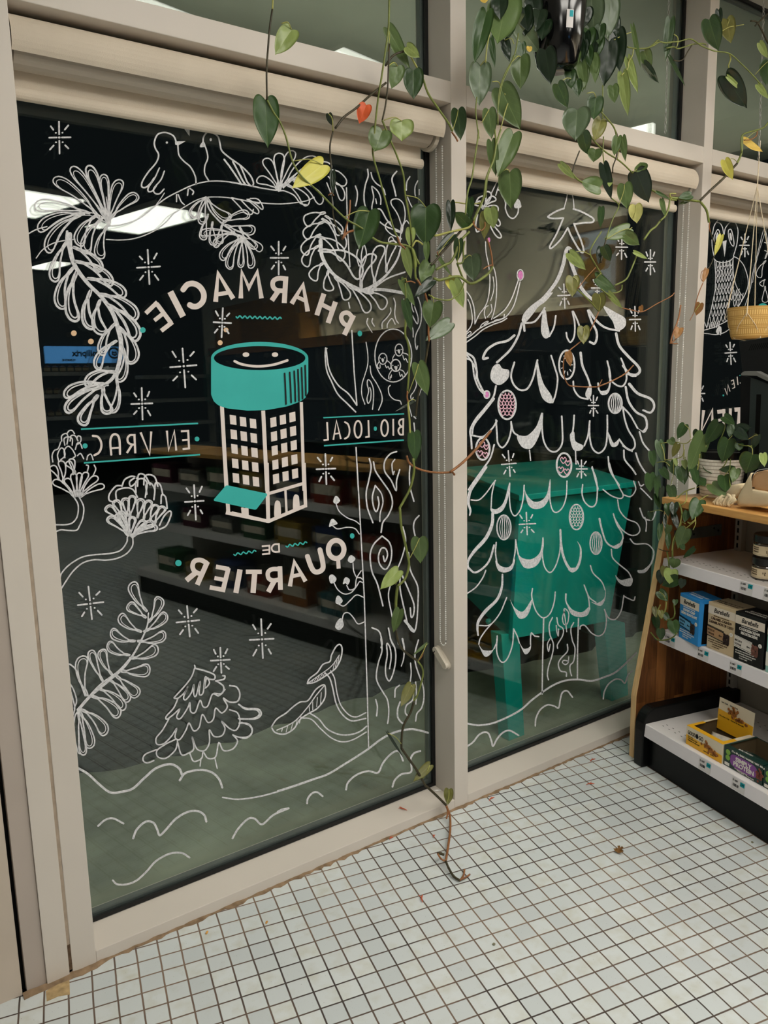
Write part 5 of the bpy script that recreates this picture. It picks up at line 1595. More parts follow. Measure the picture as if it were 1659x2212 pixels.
# ---- jars on the upper shelf
m_lid = mat('jar_lid_black', (12, 12, 13), .3, .6, var=.05); m_jl = mat('jar_label', (222, 204, 170), .55, .3, var=.05); m_jg = mat('jar_glass', (64, 54, 44), .08, .8, var=.1); m_pk = mat('jar_label_pink', (206, 120, 122), .55, .3, var=.05)
def jar(l, d, z, label, lab, k=1.0):
    t = gthing('jar', label, 'jar', l, d, z, group='stacked jars on the upper shelf')
    R_, H_ = .0395 * k, .068 * k
    MB().lathe([(0, 0), (R_ - .003, 0), (R_, .004), (R_, .040 * k), (R_ - .004, .046 * k), (0, .046 * k)], n=36).build('glass_body', m_jg, t, smooth=False)
    lbm = MB().lathe([(R_ + .0004, .006), (R_ + .0006, .036 * k)], n=36).build('paper_label', lab, t)
    MB().lathe([(0, .0455 * k), (R_ + .0005, .0455 * k), (R_ + .001, .047 * k), (R_ + .001, H_ - .002), (R_ - .001, H_ - .0003), (0, H_ - .0003)], n=36).build('lid', m_lid, t)
    dk = MB(); rr = random.Random(int(l * 1000) + int(z * 100)); ang0 = -math.pi / 2 - .5
    for i in range(26):
        q = ang0 + rr.uniform(-1.3, 1.3); zz = rr.uniform(.010, .033) * k
        if -.35 < q - ang0 - .25 < .6: continue
        dk.ball(((R_ + .0006) * math.cos(q), (R_ + .0006) * math.sin(q), zz), .0016, 6, (1, 1, rr.uniform(.6, 2)))
    for r_ in (.017, .024, .030):
        for i in range(9):
            q = ang0 + .02 + i * .062; dk.hexa([((R_ + a) * math.cos(q + b), (R_ + a) * math.sin(q + b), r_ * k + c) for c in (-.0018, .0018) for a, b in ((.0004, 0), (.0004, .035), (.0010, .035), (.0010, 0))])
    dk.build('label_print', mat('jar_print', (96, 80, 62), .6, .2), lbm)
    MB().lathe([(R_ + .0008, .009), (R_ + .001, .0095)], n=36).build('label_line', m_ink, lbm)
for (l, lb) in ((.303, 'with cream label nearest the plant'), (.388, 'with pink label cut by the right edge')):
    jar(l, .172, .7105, 'lower black lidded jar ' + lb, m_jl if l < .35 else m_pk); jar(l + .001, .172, .7795, 'upper black lidded jar ' + lb, m_jl if l < .35 else m_pk)
jar(.392, .172, .8455, 'third jar on top at the right edge, mostly outside the frame', m_pk, .62)

# ---- cream pouch on the counter
m_cloth = mat('cream_canvas', (224, 206, 170), .85, .2, var=.06, bump=.5, bscale=700, sheen=.2); m_felt = mat('tan_lining', (206, 164, 122), .9, .1, var=.05, bump=.3, bscale=500)
zc = .9182
def cpt(x, y, d): 
    q = on_d(1520 + x / 6.849, 990 + y / 6.849, d); v = q - GO; return (float(v @ GL), float(v @ GD), max(float(q[2]), .9192))
t = gthing('zip_pouch', 'cream canvas pouch with black zip lying on the wooden counter', 'pouch', 0, 0, 0)
def sheet(P, d0, d1, nm, m_, bulge=.006, par=t):
    f0 = [cpt(x, y, d0) for x, y in P]; c = np.mean(f0, axis=0); n = len(f0); V = []; F = []
    for s_, dd in ((1, 0), (.93, -bulge * .7), (.7, -bulge), ): V += [tuple(np.array(c) + (np.array(q) - c) * s_ + np.array([0, dd, 0])) for q in f0]
    V.append(tuple(np.array(c) + [0, -bulge * 1.1, 0]))
    V += [tuple(np.array(q) + [0, d1 - d0, 0]) for q in f0]
    for r_ in range(2):
        for i in range(n): F.append((r_ * n + i, r_ * n + (i + 1) % n, (r_ + 1) * n + (i + 1) % n, (r_ + 1) * n + i))
    for i in range(n): F.append((2 * n + i, 2 * n + (i + 1) % n, 3 * n))
    b0 = 3 * n + 1
    for i in range(n): F.append((i, b0 + i, b0 + (i + 1) % n, (i + 1) % n))
    F.append(tuple(range(b0, b0 + n)))
    return MB().add(V, F).build(nm, m_, par, smooth=True)
sheet([(500, 600), (500, 680), (545, 712), (760, 716), (1000, 716), (1200, 716), (1200, 560), (1000, 505), (900, 490), (700, 455), (640, 445), (720, 225), (700, 215), (640, 320), (570, 450), (520, 550)], .125, .20, 'body', m_cloth)
sheet([(650, 445), (720, 260), (790, 205), (900, 180), (1060, 185), (1200, 240), (1200, 560), (1000, 505), (850, 480)], .135, .19, 'lining', m_felt, .003)
zp = [cpt(x, y, .128) for x, y in ((665, 440), (690, 380), (715, 290), (735, 235), (790, 195), (860, 170), (950, 158), (1060, 165))]
MB().tube(spline(zp, 4), .0022, 6).build('zip', m_black, t)
zp = [cpt(x, y, .126) for x, y in ((740, 232), (800, 180), (900, 160), (1040, 160))]
MB().tube(spline(zp, 4), .0008, 5).build('zip_teeth', m_bead, t)
MB().tube([cpt(x, y, .124) for x, y in ((655, 440), (690, 430), (750, 440))], .0018, 6).build('zip_end', m_black, t)
MB().tube([cpt(x, y, .123) for x, y in ((672, 440), (670, 470), (685, 485), (695, 470), (690, 440))], .0007, 5).build('zip_puller', m_bead, t)
sheet([(320, 540), (380, 480), (430, 390), (520, 375), (600, 385), (570, 450), (520, 550), (495, 590), (430, 600), (330, 590)], .15, .20, 'folded_strap', m_cloth, .008)
rr = random.Random(4); kn = MB()
for i in range(16):
    x0 = 170 + i * 17; y0 = 640 + rr.uniform(-40, 30); P_ = [cpt(330 + rr.uniform(-60, 120), 560 + rr.uniform(-20, 50), .125), cpt(x0 + 40, y0 - 20, .118), cpt(x0, y0 + 30, .115), cpt(x0 - 10 + rr.uniform(-20, 20), 690 + rr.uniform(-25, 15) - (20 if i < 2 else 0), .114)]
    kn.tube(spline(P_, 5), [.0045 + .002 * rr.random()] * 16, 6)
kn.build('frayed_hem', m_cloth, t, smooth=True)

# ---- till screen standing on the counter
def dpt(x, y, d):
    q = on_d(x, y, d); v = q - GO; return (float(v @ GL), float(v @ GD), float(q[2]))
t = gthing('till_screen', 'black till screen seen from behind on a grey stand', 'monitor')
def slabp(P, d, th, nm, m_, par=t, bv=.002): return MB().prism([dpt(x, y, d) for x, y in P], (0, th, 0)).build(nm, m_, par, bevel=bv)
zb = .9185
b0 = dpt(1700, 985, .30)
body = slabp([(1596, 738), (1760, 712), (1760, 846), (1604, 812)], .285, .03, 'screen_back', mat('screen_back_black', (13, 15, 15), .4, .4, var=.05, bump=.2, bscale=900))
vs = MB()
for i in range(13):
    x = 1617 + i * 4.4; vs.prism([dpt(x, 757 - i * .55, .2848), dpt(x + 1.6, 757 - i * .55, .2848), dpt(x + 7.6, 744 - i * .55, .2848), dpt(x + 6, 744 - i * .55, .2848)], (0, .0004, 0))
vs.build('vent_slots', m_dark, body)
slabp([(1601, 806), (1607, 802), (1634, 802), (1680, 826), (1680, 835), (1634, 812), (1600, 811)], .262, .02, 'hinge_arm', mat('stand_silver', (132, 132, 128), .4, .5, metal=.3), bv=.0015)
gl = lambda x, y, d: dpt(x, y, d)
P_ = [gl(1621, 814, .275), gl(1760, 870, .275)]
zbot = .9186
def toz(p, d, sl_): return (p[0] + sl_, d, zbot)
a = gl(1621, 814, .275); c = gl(1700, 846, .275)
MB().prism([a, c, (c[0], .275, zbot), (a[0] + .012, .275, zbot)], (0, .018, 0)).build('stand_plate', mat('stand_dark_green_grey', (40, 50, 48), .4, .5, var=.05), t, bevel=.002)
a2 = gl(1634, 852, .2745); a3 = gl(1644, 852, .2745)
MB().prism([a2, a3, (a3[0] + .008, .2745, zbot + .02), (a2[0] + .008, .2745, zbot + .02)], (0, .0004, 0)).build('cable_slot', m_dark, t)
a = gl(1600, 812, .31); 
MB().prism([a, (a[0] + .15, .31, a[2]), (a[0] + .15, .31, zbot), (a[0] + .022, .31, zbot)], (0, .012, 0)).build('screen_lower', m_black, t)
MB().box((a[0] + .0, .23, zbot), (a[0] + .18, .37, zbot + .008)).build('foot', m_black, t, bevel=.002)

# ---- yellow pot in a knotted hanger
pc = on_y(1622, 690, -.12); dep = float(RW[2] @ (pc - CW)); k = dep / FPX
R1 = 48 * k; H_ = 66 * k; ztop = on_y(1622, 664, -.12)[2]
t = thing('hanging_flower_pot', 'mustard yellow patterned flower pot hanging in a knotted cord', 'flower pot', (pc[0], pc[1], ztop))
m_must = mat('mustard_ceramic', (200, 156, 84), .5, .4, var=.05)
MB().lathe([(0, -H_), (R1 * .74, -H_), (R1 * .80, -H_ * .93), (R1 * .93, -H_ * .5), (R1, 0), (R1 * .95, 0), (R1 * .85, -H_ * .4), (0, -H_ * .4)], n=48).build('pot', m_must, t, smooth=False)
dk = MB()
for r_ in range(3):
    zc0 = -H_ * (.12 + .29 * r_)
    for i in range(64):
        q = 2 * math.pi * i / 64; 
        def rad(z): return np.interp(-z, [0, H_ * .5, H_ * .93], [R1, R1 * .93, R1 * .80]) + .0006
        for za, zb_, wq in ((zc0, zc0 - H_ * .15, .022), (zc0 + H_ * .05, zc0 + H_ * .035, .04), (zc0 - H_ * .19, zc0 - H_ * .205, .04)):
            za = min(za, -.001)
            dk.add([(rad(za) * math.cos(q - wq), rad(za) * math.sin(q - wq), za), (rad(za) * math.cos(q + wq), rad(za) * math.sin(q + wq), za), (rad(zb_) * math.cos(q + wq), rad(zb_) * math.sin(q + wq), zb_), (rad(zb_) * math.cos(q - wq), rad(zb_) * math.sin(q - wq), zb_)], [(3, 2, 1, 0)])
dk.build('dash_pattern', mat('pale_mustard', (236, 204, 130), .5, .4), t)
mc = mat('cotton_cord', (222, 208, 180), .85, .2, var=.1, scale=200)
cd = MB(); kz = on_y(1636, 402, -.12)[2] - ztop; kx = on_y(1636, 402, -.12)[0] - pc[0]
for q in (.4, 1.9, 3.5, 5.0):
    a = q + .75
    cd.tube(spline([(kx, 0, kz), (R1 * 1.03 * math.cos(q), R1 * 1.03 * math.sin(q), 0), (R1 * 1.0 * math.cos(q), R1 * 1.0 * math.sin(q), -H_ * .2)], 6), .0013, 5)
    cd.tube([(kx + .004, .003, kz), (R1 * 1.03 * math.cos(q) + .003, R1 * 1.03 * math.sin(q), 0), (R1 * math.cos(q), R1 * math.sin(q), -H_ * .2)], .0012, 5)
    for s_ in (-.78, .78): cd.tube([(R1 * 1.01 * math.cos(q), R1 * 1.01 * math.sin(q), -H_ * .2), (R1 * .93 * math.cos(q + s_ * .5), R1 * .93 * math.sin(q + s_ * .5), -H_ * .6), (R1 * .76 * math.cos(q + s_), R1 * .76 * math.sin(q + s_), -H_ * 1.0), (0, 0, -H_ * 1.08)], .0011, 5)
cd.tube([(kx, 0, kz), (kx + .002, 0, kz + .05 + .1)], .002, 6)
cd.build('knotted_cord', mc, t)
def chain(name, label, x1, y1, x0, y0, yp):
    a, b = on_y(x0, y0, yp), on_y(x1, y1, yp); d = b - a
    if b[2] < CEIL - .02: b = b + d / d[2] * (CEIL - b[2]); d = b - a
    L_ = np.linalg.norm(d); n = int(L_ / .0125)
    t = thing(name, label, 'chain', tuple(a)); mb = MB()
    for i in range(n):
        c = d * (i + .5) / n; P_ = []
        for q in np.linspace(0, 2 * math.pi, 11):
            v = np.array([.0034 * math.cos(q), 0, .0082 * math.sin(q)]) if i % 2 else np.array([0, .0034 * math.cos(q), .0082 * math.sin(q)])
            P_.append(c + v)
        mb.tube(P_, .0009, 4, caps=False)
    mb.build('links', mat('chain_zinc', (176, 174, 168), .35, .6, metal=.7, var=.05), t, smooth=True)
chain('hanging_chain', 'thin metal chain hanging before the upper pane', 1445, 0, 1437, 288, -.03)
chain('hanging_chain', 'thin metal chain holding the yellow pot', 1650, 0, 1639, 345, -.12)
# ================================================================== PLANTS
def leaf_material(name, c, c2, rough=.38):
    m = bpy.data.materials.new(name); m.use_nodes = True; nt = m.node_tree; L = nt.links.new; b = nt.nodes['Principled BSDF']
    b.inputs['Roughness'].default_value = rough; b.inputs['Specular IOR Level'].default_value = .5
    tc = nt.nodes.new('ShaderNodeTexCoord'); sp = nt.nodes.new('ShaderNodeSeparateXYZ'); L(tc.outputs['Object'], sp.inputs[0])
    def M_(op, a, bb=None):
        n = nt.nodes.new('ShaderNodeMath'); n.operation = op
        for i, q in enumerate((a, bb)):
            if q is None: continue
            if isinstance(q, (int, float)): n.inputs[i].default_value = q
            else: L(q, n.inputs[i])
        return n.outputs[0]
    ax = M_('ABSOLUTE', sp.outputs[0])
    rib = M_('LESS_THAN', ax, .013)
    v = M_('SINE', M_('MULTIPLY', M_('SUBTRACT', sp.outputs[1], M_('MULTIPLY', M_('POWER', ax, .8), .75)), 30.0))
    vein = M_('MULTIPLY', M_('GREATER_THAN', v, .97), .14)
    f = M_('MAXIMUM', M_('MULTIPLY', rib, .55), vein)
    nz = nt.nodes.new('ShaderNodeTexNoise'); nz.inputs['Scale'].default_value = 3.5; L(tc.outputs['Object'], nz.inputs['Vector'])
    oi = nt.nodes.new('ShaderNodeObjectInfo')
    hv = nt.nodes.new('ShaderNodeHueSaturation'); hv.inputs['Color'].default_value = lin(c) + (1,)
    L(M_('ADD', .75, M_('ADD', M_('MULTIPLY', oi.outputs['Random'], .35), M_('MULTIPLY', nz.outputs['Fac'], .30))), hv.inputs['Value'])
    mx = nt.nodes.new('ShaderNodeMix'); mx.data_type = 'RGBA'; L(f, mx.inputs[0]); L(hv.outputs[0], mx.inputs[6]); mx.inputs[7].default_value = lin(c2) + (1,)
    L(mx.outputs[2], b.inputs['Base Color'])
    n2 = nt.nodes.new('ShaderNodeTexNoise'); n2.inputs['Scale'].default_value = 2.6; n2.inputs['Detail'].default_value = 1; L(tc.outputs['Object'], n2.inputs['Vector'])
    bp = nt.nodes.new('ShaderNodeBump'); bp.inputs['Strength'].default_value = .22; bp.inputs['Distance'].default_value = .01; L(n2.outputs['Fac'], bp.inputs['Height']); L(bp.outputs[0], b.inputs['Normal'])
    return m
LM = dict(g=leaf_material('leaf_green', (46, 72, 33), (92, 116, 66)), m=leaf_material('leaf_mid_green', (82, 103, 56), (118, 136, 84)), l=leaf_material('leaf_light_green', (132, 149, 82), (160, 172, 110)),
          s=leaf_material('leaf_gloss_grey_green', (80, 97, 70), (114, 130, 98), .3), k=leaf_material('leaf_dark_green', (25, 42, 25), (48, 66, 42), .3), y=leaf_material('leaf_yellow', (216, 184, 86), (196, 160, 80), .5),  # s: gloss of the upper leaves put into the grey-green colour
          o=leaf_material('leaf_orange', (216, 92, 48), (232, 120, 70), .5), b=leaf_material('leaf_brown', (150, 106, 58), (180, 132, 80), .5), v=leaf_material('leaf_olive', (104, 104, 48), (150, 140, 76), .42),
          w=leaf_material('leaf_yellow_green', (196, 190, 84), (206, 204, 120), .45), p=leaf_material('leaf_pale', (196, 194, 120), (206, 204, 140), .45))
SM = dict(g=mat('stem_green', (112, 122, 58), .45, .4, var=.25, scale=40), d=mat('stem_dark', (58, 52, 32), .5, .4, var=.3, scale=40), b=mat('stem_orange_brown', (140, 92, 54), .5, .4, var=.25, scale=40), y=mat('stem_yellow_green', (160, 160, 86), .45, .4, var=.15, scale=40))
OUT = [(0, 0), (.09, -.062), (.21, -.105), (.34, -.085), (.44, .0), (.488, .13), (.50, .28), (.478, .43), (.415, .58), (.315, .72), (.185, .86), (.07, .955), (0, 1.04)]
def leaf_mesh(k):
    r_ = random.Random(k); fold = r_.uniform(.12, .38); droop = r_.uniform(-.10, .16); wav = r_.uniform(.0, .05); ph = r_.uniform(0, 6)
    P = spline([(a, b) for a, b in OUT], 2); n = len(P); V = []; F = []; cols = 4
    for s_ in (1, -1):
        for i, (a, b) in enumerate(P):
            ty = max(0.0, b) if i else 0.0; ty = 1.03 * i / (n - 1) if False else (b * .55 + (1.03 * i / (n - 1)) * .45 if i else 0)
            for j in range(cols + 1):
                u = j / cols; x = a * u; y = ty * (1 - u) + b * u
                z = fold * x ** 1.2 * (.6 + .4 * (1 - y)) - droop * y * y + wav * u * math.sin(ph + 7 * y) - .22 * x * x
                V.append((s_ * x, y, z))
    half = n * (cols + 1)
    for h in (0, 1):
        for i in range(n - 1):
            for j in range(cols):
                q = (h * half + i * 5 + j, h * half + i * 5 + j + 1, h * half + i * 5 + j + 6, h * half + i * 5 + j + 5)
                F.append(q if h == 0 else q[::-1])
    nv = len(V); V2 = [(x, y, z - .012) for x, y, z in V]
    V += V2; F += [tuple(i + nv for i in q[::-1]) for q in list(F)]
    for h in (0, 1):                                   # rim
        for i in range(n - 1):
            a, b = h * half + i * 5 + 4, h * half + (i + 1) * 5 + 4
            F.append((a, a + nv, b + nv, b) if h == 1 else (b, b + nv, a + nv, a))
    me = bpy.data.meshes.new('leaf'); me.from_pydata(V, [], F); me.validate(); me.update()
    for p in me.polygons: p.use_smooth = True
    return me
LMESH = {}
def leaf_obj(parent, B, T, w, key, seed):
    r_ = random.Random(seed); k = (key, seed % 7)
    if k not in LMESH:
        me = leaf_mesh(seed % 7 + 1); me.materials.append(LM[key]); LMESH[k] = me
    o = bpy.data.objects.new('leaf', LMESH[k]); COL.objects.link(o); o.parent = parent
    B, T = np.array(B), np.array(T); ya = T - B; L = np.linalg.norm(ya); yv = ya / L
    mid = (B + T) / 2; nv = CW - mid; nv /= np.linalg.norm(nv)
    nv = nv + np.array([r_.uniform(-.25, .25), 0, r_.uniform(0, .35)]); nv = nv - yv * (nv @ yv); nv /= np.linalg.norm(nv)
    xv = np.cross(yv, nv)
    off = np.array(parent.location)
    M = Matrix(((xv[0] * w, yv[0] * L, nv[0] * w, B[0] - off[0]), (xv[1] * w, yv[1] * L, nv[1] * w, B[1] - off[1]), (xv[2] * w, yv[2] * L, nv[2] * w, B[2] - off[2]), (0, 0, 0, 1)))
    o.matrix_local = M
    return o
SEED = [100]
def plant(root, unproj, leaves, stems, jit=.012, lr=.0021):
    """leaves: 'crop bx,by tx,ty width colour [ax,ay]' (ax,ay = where the petiole leaves the stem); stems: 'crop colour radius px points'"""
    off = np.array(root.location)
    for line in leaves.strip().split('\n'):
        t = line.split()
        if len(t) < 5: continue
        SEED[0] += 1; r_ = random.Random(SEED[0]); c = t[0]; P = px(c, ' '.join([t[1], t[2]])); k = CROP[c][2]
        d0 = r_.uniform(-jit, jit)
        B = unproj(P[0][0], P[0][1], d0); T = unproj(P[1][0], P[1][1], d0 + r_.uniform(-jit, jit))
        depth = float(RW[2] @ ((B + T) / 2 - CW)); w = float(t[3]) / k * depth / FPX
        lo_ = leaf_obj(root, B, T, w, t[4], SEED[0])
        if len(t) > 5:
            a = px(c, t[5])[0]; A = unproj(a[0], a[1], 0)
            mid = (A + B) / 2 + np.array([0, -.006, .006])
            pt = MB().tube([p - off for p in spline([A, mid, B], 5)], .0011, 6).build('petiole', SM['y'], root, smooth=True)
    for line in stems.strip().split('\n'):
        t = line.split()
        if len(t) < 5: continue
        c, col, rad = t[0], t[1], float(t[2]); SEED[0] += 1; r_ = random.Random(SEED[0]); P = []
        i = 3; cur = c
        while i < len(t):
            if ',' not in t[i]: cur = t[i]
            else: P.append(px(cur, t[i])[0])
            i += 1
        ph = r_.uniform(0, 6)
        W = [unproj(x, y, .5 * jit * math.sin(ph + .012 * y)) for x, y in P]
        S_ = spline(W, 5) if len(W) > 2 else W
        k = CROP[c][2]; dep = float(RW[2] @ (W[0] - CW)); R_ = rad / k * dep / FPX * (.62 if col == 'b' else .8)
        mb = MB().tube([p - off for p in S_], R_, 7)
        for w_ in W[1:-1]: mb.ball(tuple(w_ - off), R_ * 1.22, 6)
        mb.build('stem', SM[col], root, smooth=True)

# ---- plant 1: black hanging pot
PY1 = -.20
pc = on_y(1204, 88, PY1); dp = float(RW[2] @ (pc - CW)); R1 = 60 * dp / FPX
zb_ = on_y(1190, 148, PY1)[2]
p1 = thing('hanging_philodendron', 'heart leaf philodendron in a glossy black hanging pot above the painted pine', 'plant', (pc[0], pc[1], zb_))
m_gp = mat('glossy_black_pot', (10, 11, 12), .12, .6, var=.02)
pot = MB().lathe([(0, 0), (R1 * .55, 0), (R1 * .72, .012), (R1 * .9, .07), (R1, .14), (R1 * 1.02, .19), (R1 * .97, .19), (R1 * .95, .17), (0, .17)], n=40).build('pot', m_gp, p1, smooth=True)
MB().lathe([(0, .171), (R1 * .94, .171)], n=24).build('soil', mat('potting_soil', (46, 36, 28), .95, .1, var=.4, scale=60, bump=1, bscale=90), p1)
q = np.array([-.50, -.866, 0]); tg = on_y(1240, 77, PY1 - R1 * .8); tv = np.array([.87, -.5, 0])
a_ = math.atan2((CW - pc)[1], (CW - pc)[0]) + .45
lbv = MB()
for i in range(7):
    q0 = a_ + (i - 3) * .045; rr_ = R1 * 1.005
    for z in (.075, .115): lbv.v.append((rr_ * (.93 if z < .1 else .985) * math.cos(q0), rr_ * (.93 if z < .1 else .985) * math.sin(q0), z))
lbv.f = [(2 * i, 2 * i + 2, 2 * i + 3, 2 * i + 1) for i in range(6)]
sk = lbv.build('price_sticker', m_paper, pot); sm_ = sk.modifiers.new('t', 'SOLIDIFY'); sm_.thickness = .0006; sm_.offset = 1
lb2 = MB()
for i in range(4):
    q0 = a_ + (i - .5) * .045; rr_ = R1 * 1.016
    for z in (.099, .113): lb2.v.append((rr_ * (.962 if z < .1 else .985) * math.cos(q0), rr_ * (.962 if z < .1 else .985) * math.sin(q0), z))
lb2.f = [(2 * i, 2 * i + 2, 2 * i + 3, 2 * i + 1) for i in range(3)]
sk2 = lb2.build('price_patch', m_tealtag, sk); sm_ = sk2.modifiers.new('t', 'SOLIDIFY'); sm_.thickness = .0006; sm_.offset = 1
wr = MB()
for k in range(3):
    q0 = .6 + k * 2.094; wr.tube([(R1 * math.cos(q0), R1 * math.sin(q0), .185), (0, 0, CEIL - zb_)], .0012, 5)
wr.build('hanging_wire', m_bead, p1)
u1 = lambda x, y, d: on_y(x, y, PY1 - .02 + d)
plant(p1, u1, '''
h1 300,-14 235,305 238 m
h1 160,85 80,418 125 g
h1 118,452 115,712 160 s 155,430
h1 178,755 195,948 104 m 130,840
h1 285,275 318,418 68 k 350,300
h1 372,160 535,358 155 s
h1 640,190 655,455 186 s 600,150
h1 565,345 602,572 138 k
h1 395,390 392,602 138 m 330,430
h1 402,300 400,450 66 g
h1 262,610 388,880 172 m 200,560
h1 650,578 718,738 96 g 740,540
h1 700,-10 668,165 190 k
h1 782,755 770,952 192 s
h1 912,668 893,822 115 g 850,640
h1 470,-10 515,155 125 k 540,50
h1 565,145 540,265 110 k
h1 735,485 742,610 84 g
h1 822,445 820,620 95 m
h1 780,555 792,655 72 g
h1 835,280 825,410 66 k
h1 192,262 218,462 44 g
h1 150,-30 150,14 72 y
h1 190,270 205,342 44 y
h1 455,320 455,360 40 y
h1 430,110 425,240 120 k
h1 420,55 440,205 115 k
h1 330,115 308,262 92 g
h1 612,240 600,365 92 k
h1 858,200 850,335 112 g
h1 700,330 722,445 92 g
h1 762,350 745,475 104 m
h1 885,380 902,525 92 m
h1 525,75 500,200 124 k
h1 842,55 830,185 112 k
h1 932,250 925,385 84 g
h2 90,430 100,605 94 g
h2 10,380 30,565 94 k
h2 200,230 180,405 114 g
h2 332,160 352,335 94 k
h1 250,-10 255,120 120 k
h2 115,-14 145,300 228 s
h2 295,-5 265,348 182 s
h2 355,285 372,642 156 k
h2 275,385 236,772 214 k
h2 495,248 565,612 44 m
h2 450,535 540,845 78 l 445,630
h2 402,675 450,1050 104 l
h2 312,785 328,935 108 m
h2 600,470 655,628 116 m 740,385
h2 602,585 735,757 76 k
h2 838,182 800,540 100 g
h2 205,1095 142,1290 132 v
h2 60,300 40,520 110 k
h2 20,560 60,810 100 m
h2 130,300 140,560 100 k
h2 160,540 150,760 80 m
h4 215,30 255,195 110 g
h4 316,158 300,252 112 m
h4 492,58 465,207 78 m 490,230
h4 530,58 552,248 58 m
h4 682,322 668,252 104 m
h4 640,335 737,572 164 k 610,340
h4 40,272 152,388 58 l 130,345
h4 352,455 210,408 136 m
h4 380,278 440,547 88 k
h4 436,390 425,455 42 l
h4 545,435 566,622 122 m 500,598
h4 632,598 642,738 108 p 610,705
h4 362,618 356,775 56 g
h4 580,782 380,868 112 m 400,870
h4 555,830 665,912 98 m 605,775
h4 800,495 905,548 28 g
h4 840,553 870,688 36 m
h6 160,148 270,262 76 l 300,160
h6 396,105 440,206 72 g
h6 376,112 360,222 56 k
h6 342,320 476,410 98 g 375,295
h6 180,312 180,442 98 v 215,390
h6 360,430 366,548 94 v 360,548
h6 255,655 256,772 86 v 240,745
h6 150,830 166,922 52 b
h6 602,142 696,186 32 l
h6 428,422 520,526 42 l
h6 646,512 656,552 36 b
h6 912,662 888,732 64 b
h3 412,40 288,370 172 m
h3 235,100 270,378 96 m
h3 385,352 396,642 194 m 310,350
h3 225,648 252,810 118 l
h3 185,690 176,897 96 v
''', '''
h1 g 5 380,230 365,330 345,400 290,500 250,620 240,750 240,860
h1 g 5 345,400 300,500 265,590 240,740
h1 y 5 285,640 310,690 300,730 285,780 265,860 240,945
h1 y 6 185,215 165,320 155,430
h1 g 6 95,665 88,760 98,860 110,950
h3 g 9 125,0 125,50 100,220 72,405 42,500 28,610 20,700
h3 g 10 310,0 275,120 252,250 195,390 170,560 130,660 85,745
h3 g 9 262,0 270,130 235,290 200,400 185,560
h2 g 7 220,780 220,900 218,1090
h2 g 9 205,1025 260,1085 325,1170 352,1270
h4 g 8 265,30 310,95 400,180 510,250 612,345
h4 g 6 380,55 375,180 385,275
h4 d 7 470,0 490,60 485,200 455,290 452,345
h4 d 7 190,168 155,260 130,345
h4 g 9 130,345 170,390 210,418
h4 g 8 720,450 800,500 900,548 955,560
h4 g 6 440,540 500,600 460,690 420,800 402,870
h4 g 9 905,550 895,620 870,680 830,720
h4 v 10 830,720 790,770 750,800 700,870
h4 y 7 920,560 905,510 952,508
h6 d 8 412,45 395,120 372,215
h6 g 6 378,0 320,90 300,150 330,215 378,292
h6 b 5 340,245 280,310 215,392
h6 g 6 205,392 280,460 360,548
h6 b 7 360,548 300,680 240,750 150,825 120,880 120,980 150,1050 200,1062 270,1066 350,1066
h6 b 8 350,1066 450,1025 540,975 597,918
h6 b 5 355,1070 370,1040 382,1015
h6 g 6 375,395 440,450 520,525
h6 b 6 520,525 590,540 660,550 760,495 850,448 880,420
h6 g 7 620,165 580,265 545,330 470,370
h6 g 5 520,365 515,400 480,420 440,420
h6 b 9 850,770 868,700 905,600 922,505
h6 b 6 855,765 885,740 920,700 940,660
h6 b 7 850,765 880,770 900,768
h2 g 8 445,430 500,442 560,445 620,440 680,420 740,385 790,392 847,388 h7 10,352 100,345 200,325 290,380 400,425 520,445 620,530 720,630 780,700
h2 g 7 560,445 640,440 720,370 740,385
h7 g 7 0,400 60,390 90,405 150,390 210,370 290,362 330,372
h2 y 6 500,450 490,510 455,570 450,620 420,660 390,690
h2 y 5 325,365 400,325 480,295
h7 y 7 520,445 532,490 515,545 520,590 508,630
h7 d 6 210,375 175,430 140,490 100,508 55,498
h7 y 5 60,285 90,310 92,360 80,400
h3 b 8 90,745 85,770 110,810 150,830 180,800 180,760
'''.replace(' v 10', ' g 10'))
# leaves along the right-hand runner belong to the same plant
plant(p1, u1, '''
h7 355,165 430,418 152 g
h7 432,82 440,225 58 k
h7 500,160 532,352 120 v 505,215
h7 490,630 668,897 172 k
h7 508,640 640,760 40 l
h7 30,482 152,712 32 g
''', '''
h7 y 4 640,205 580,215 520,225 455,262
''')
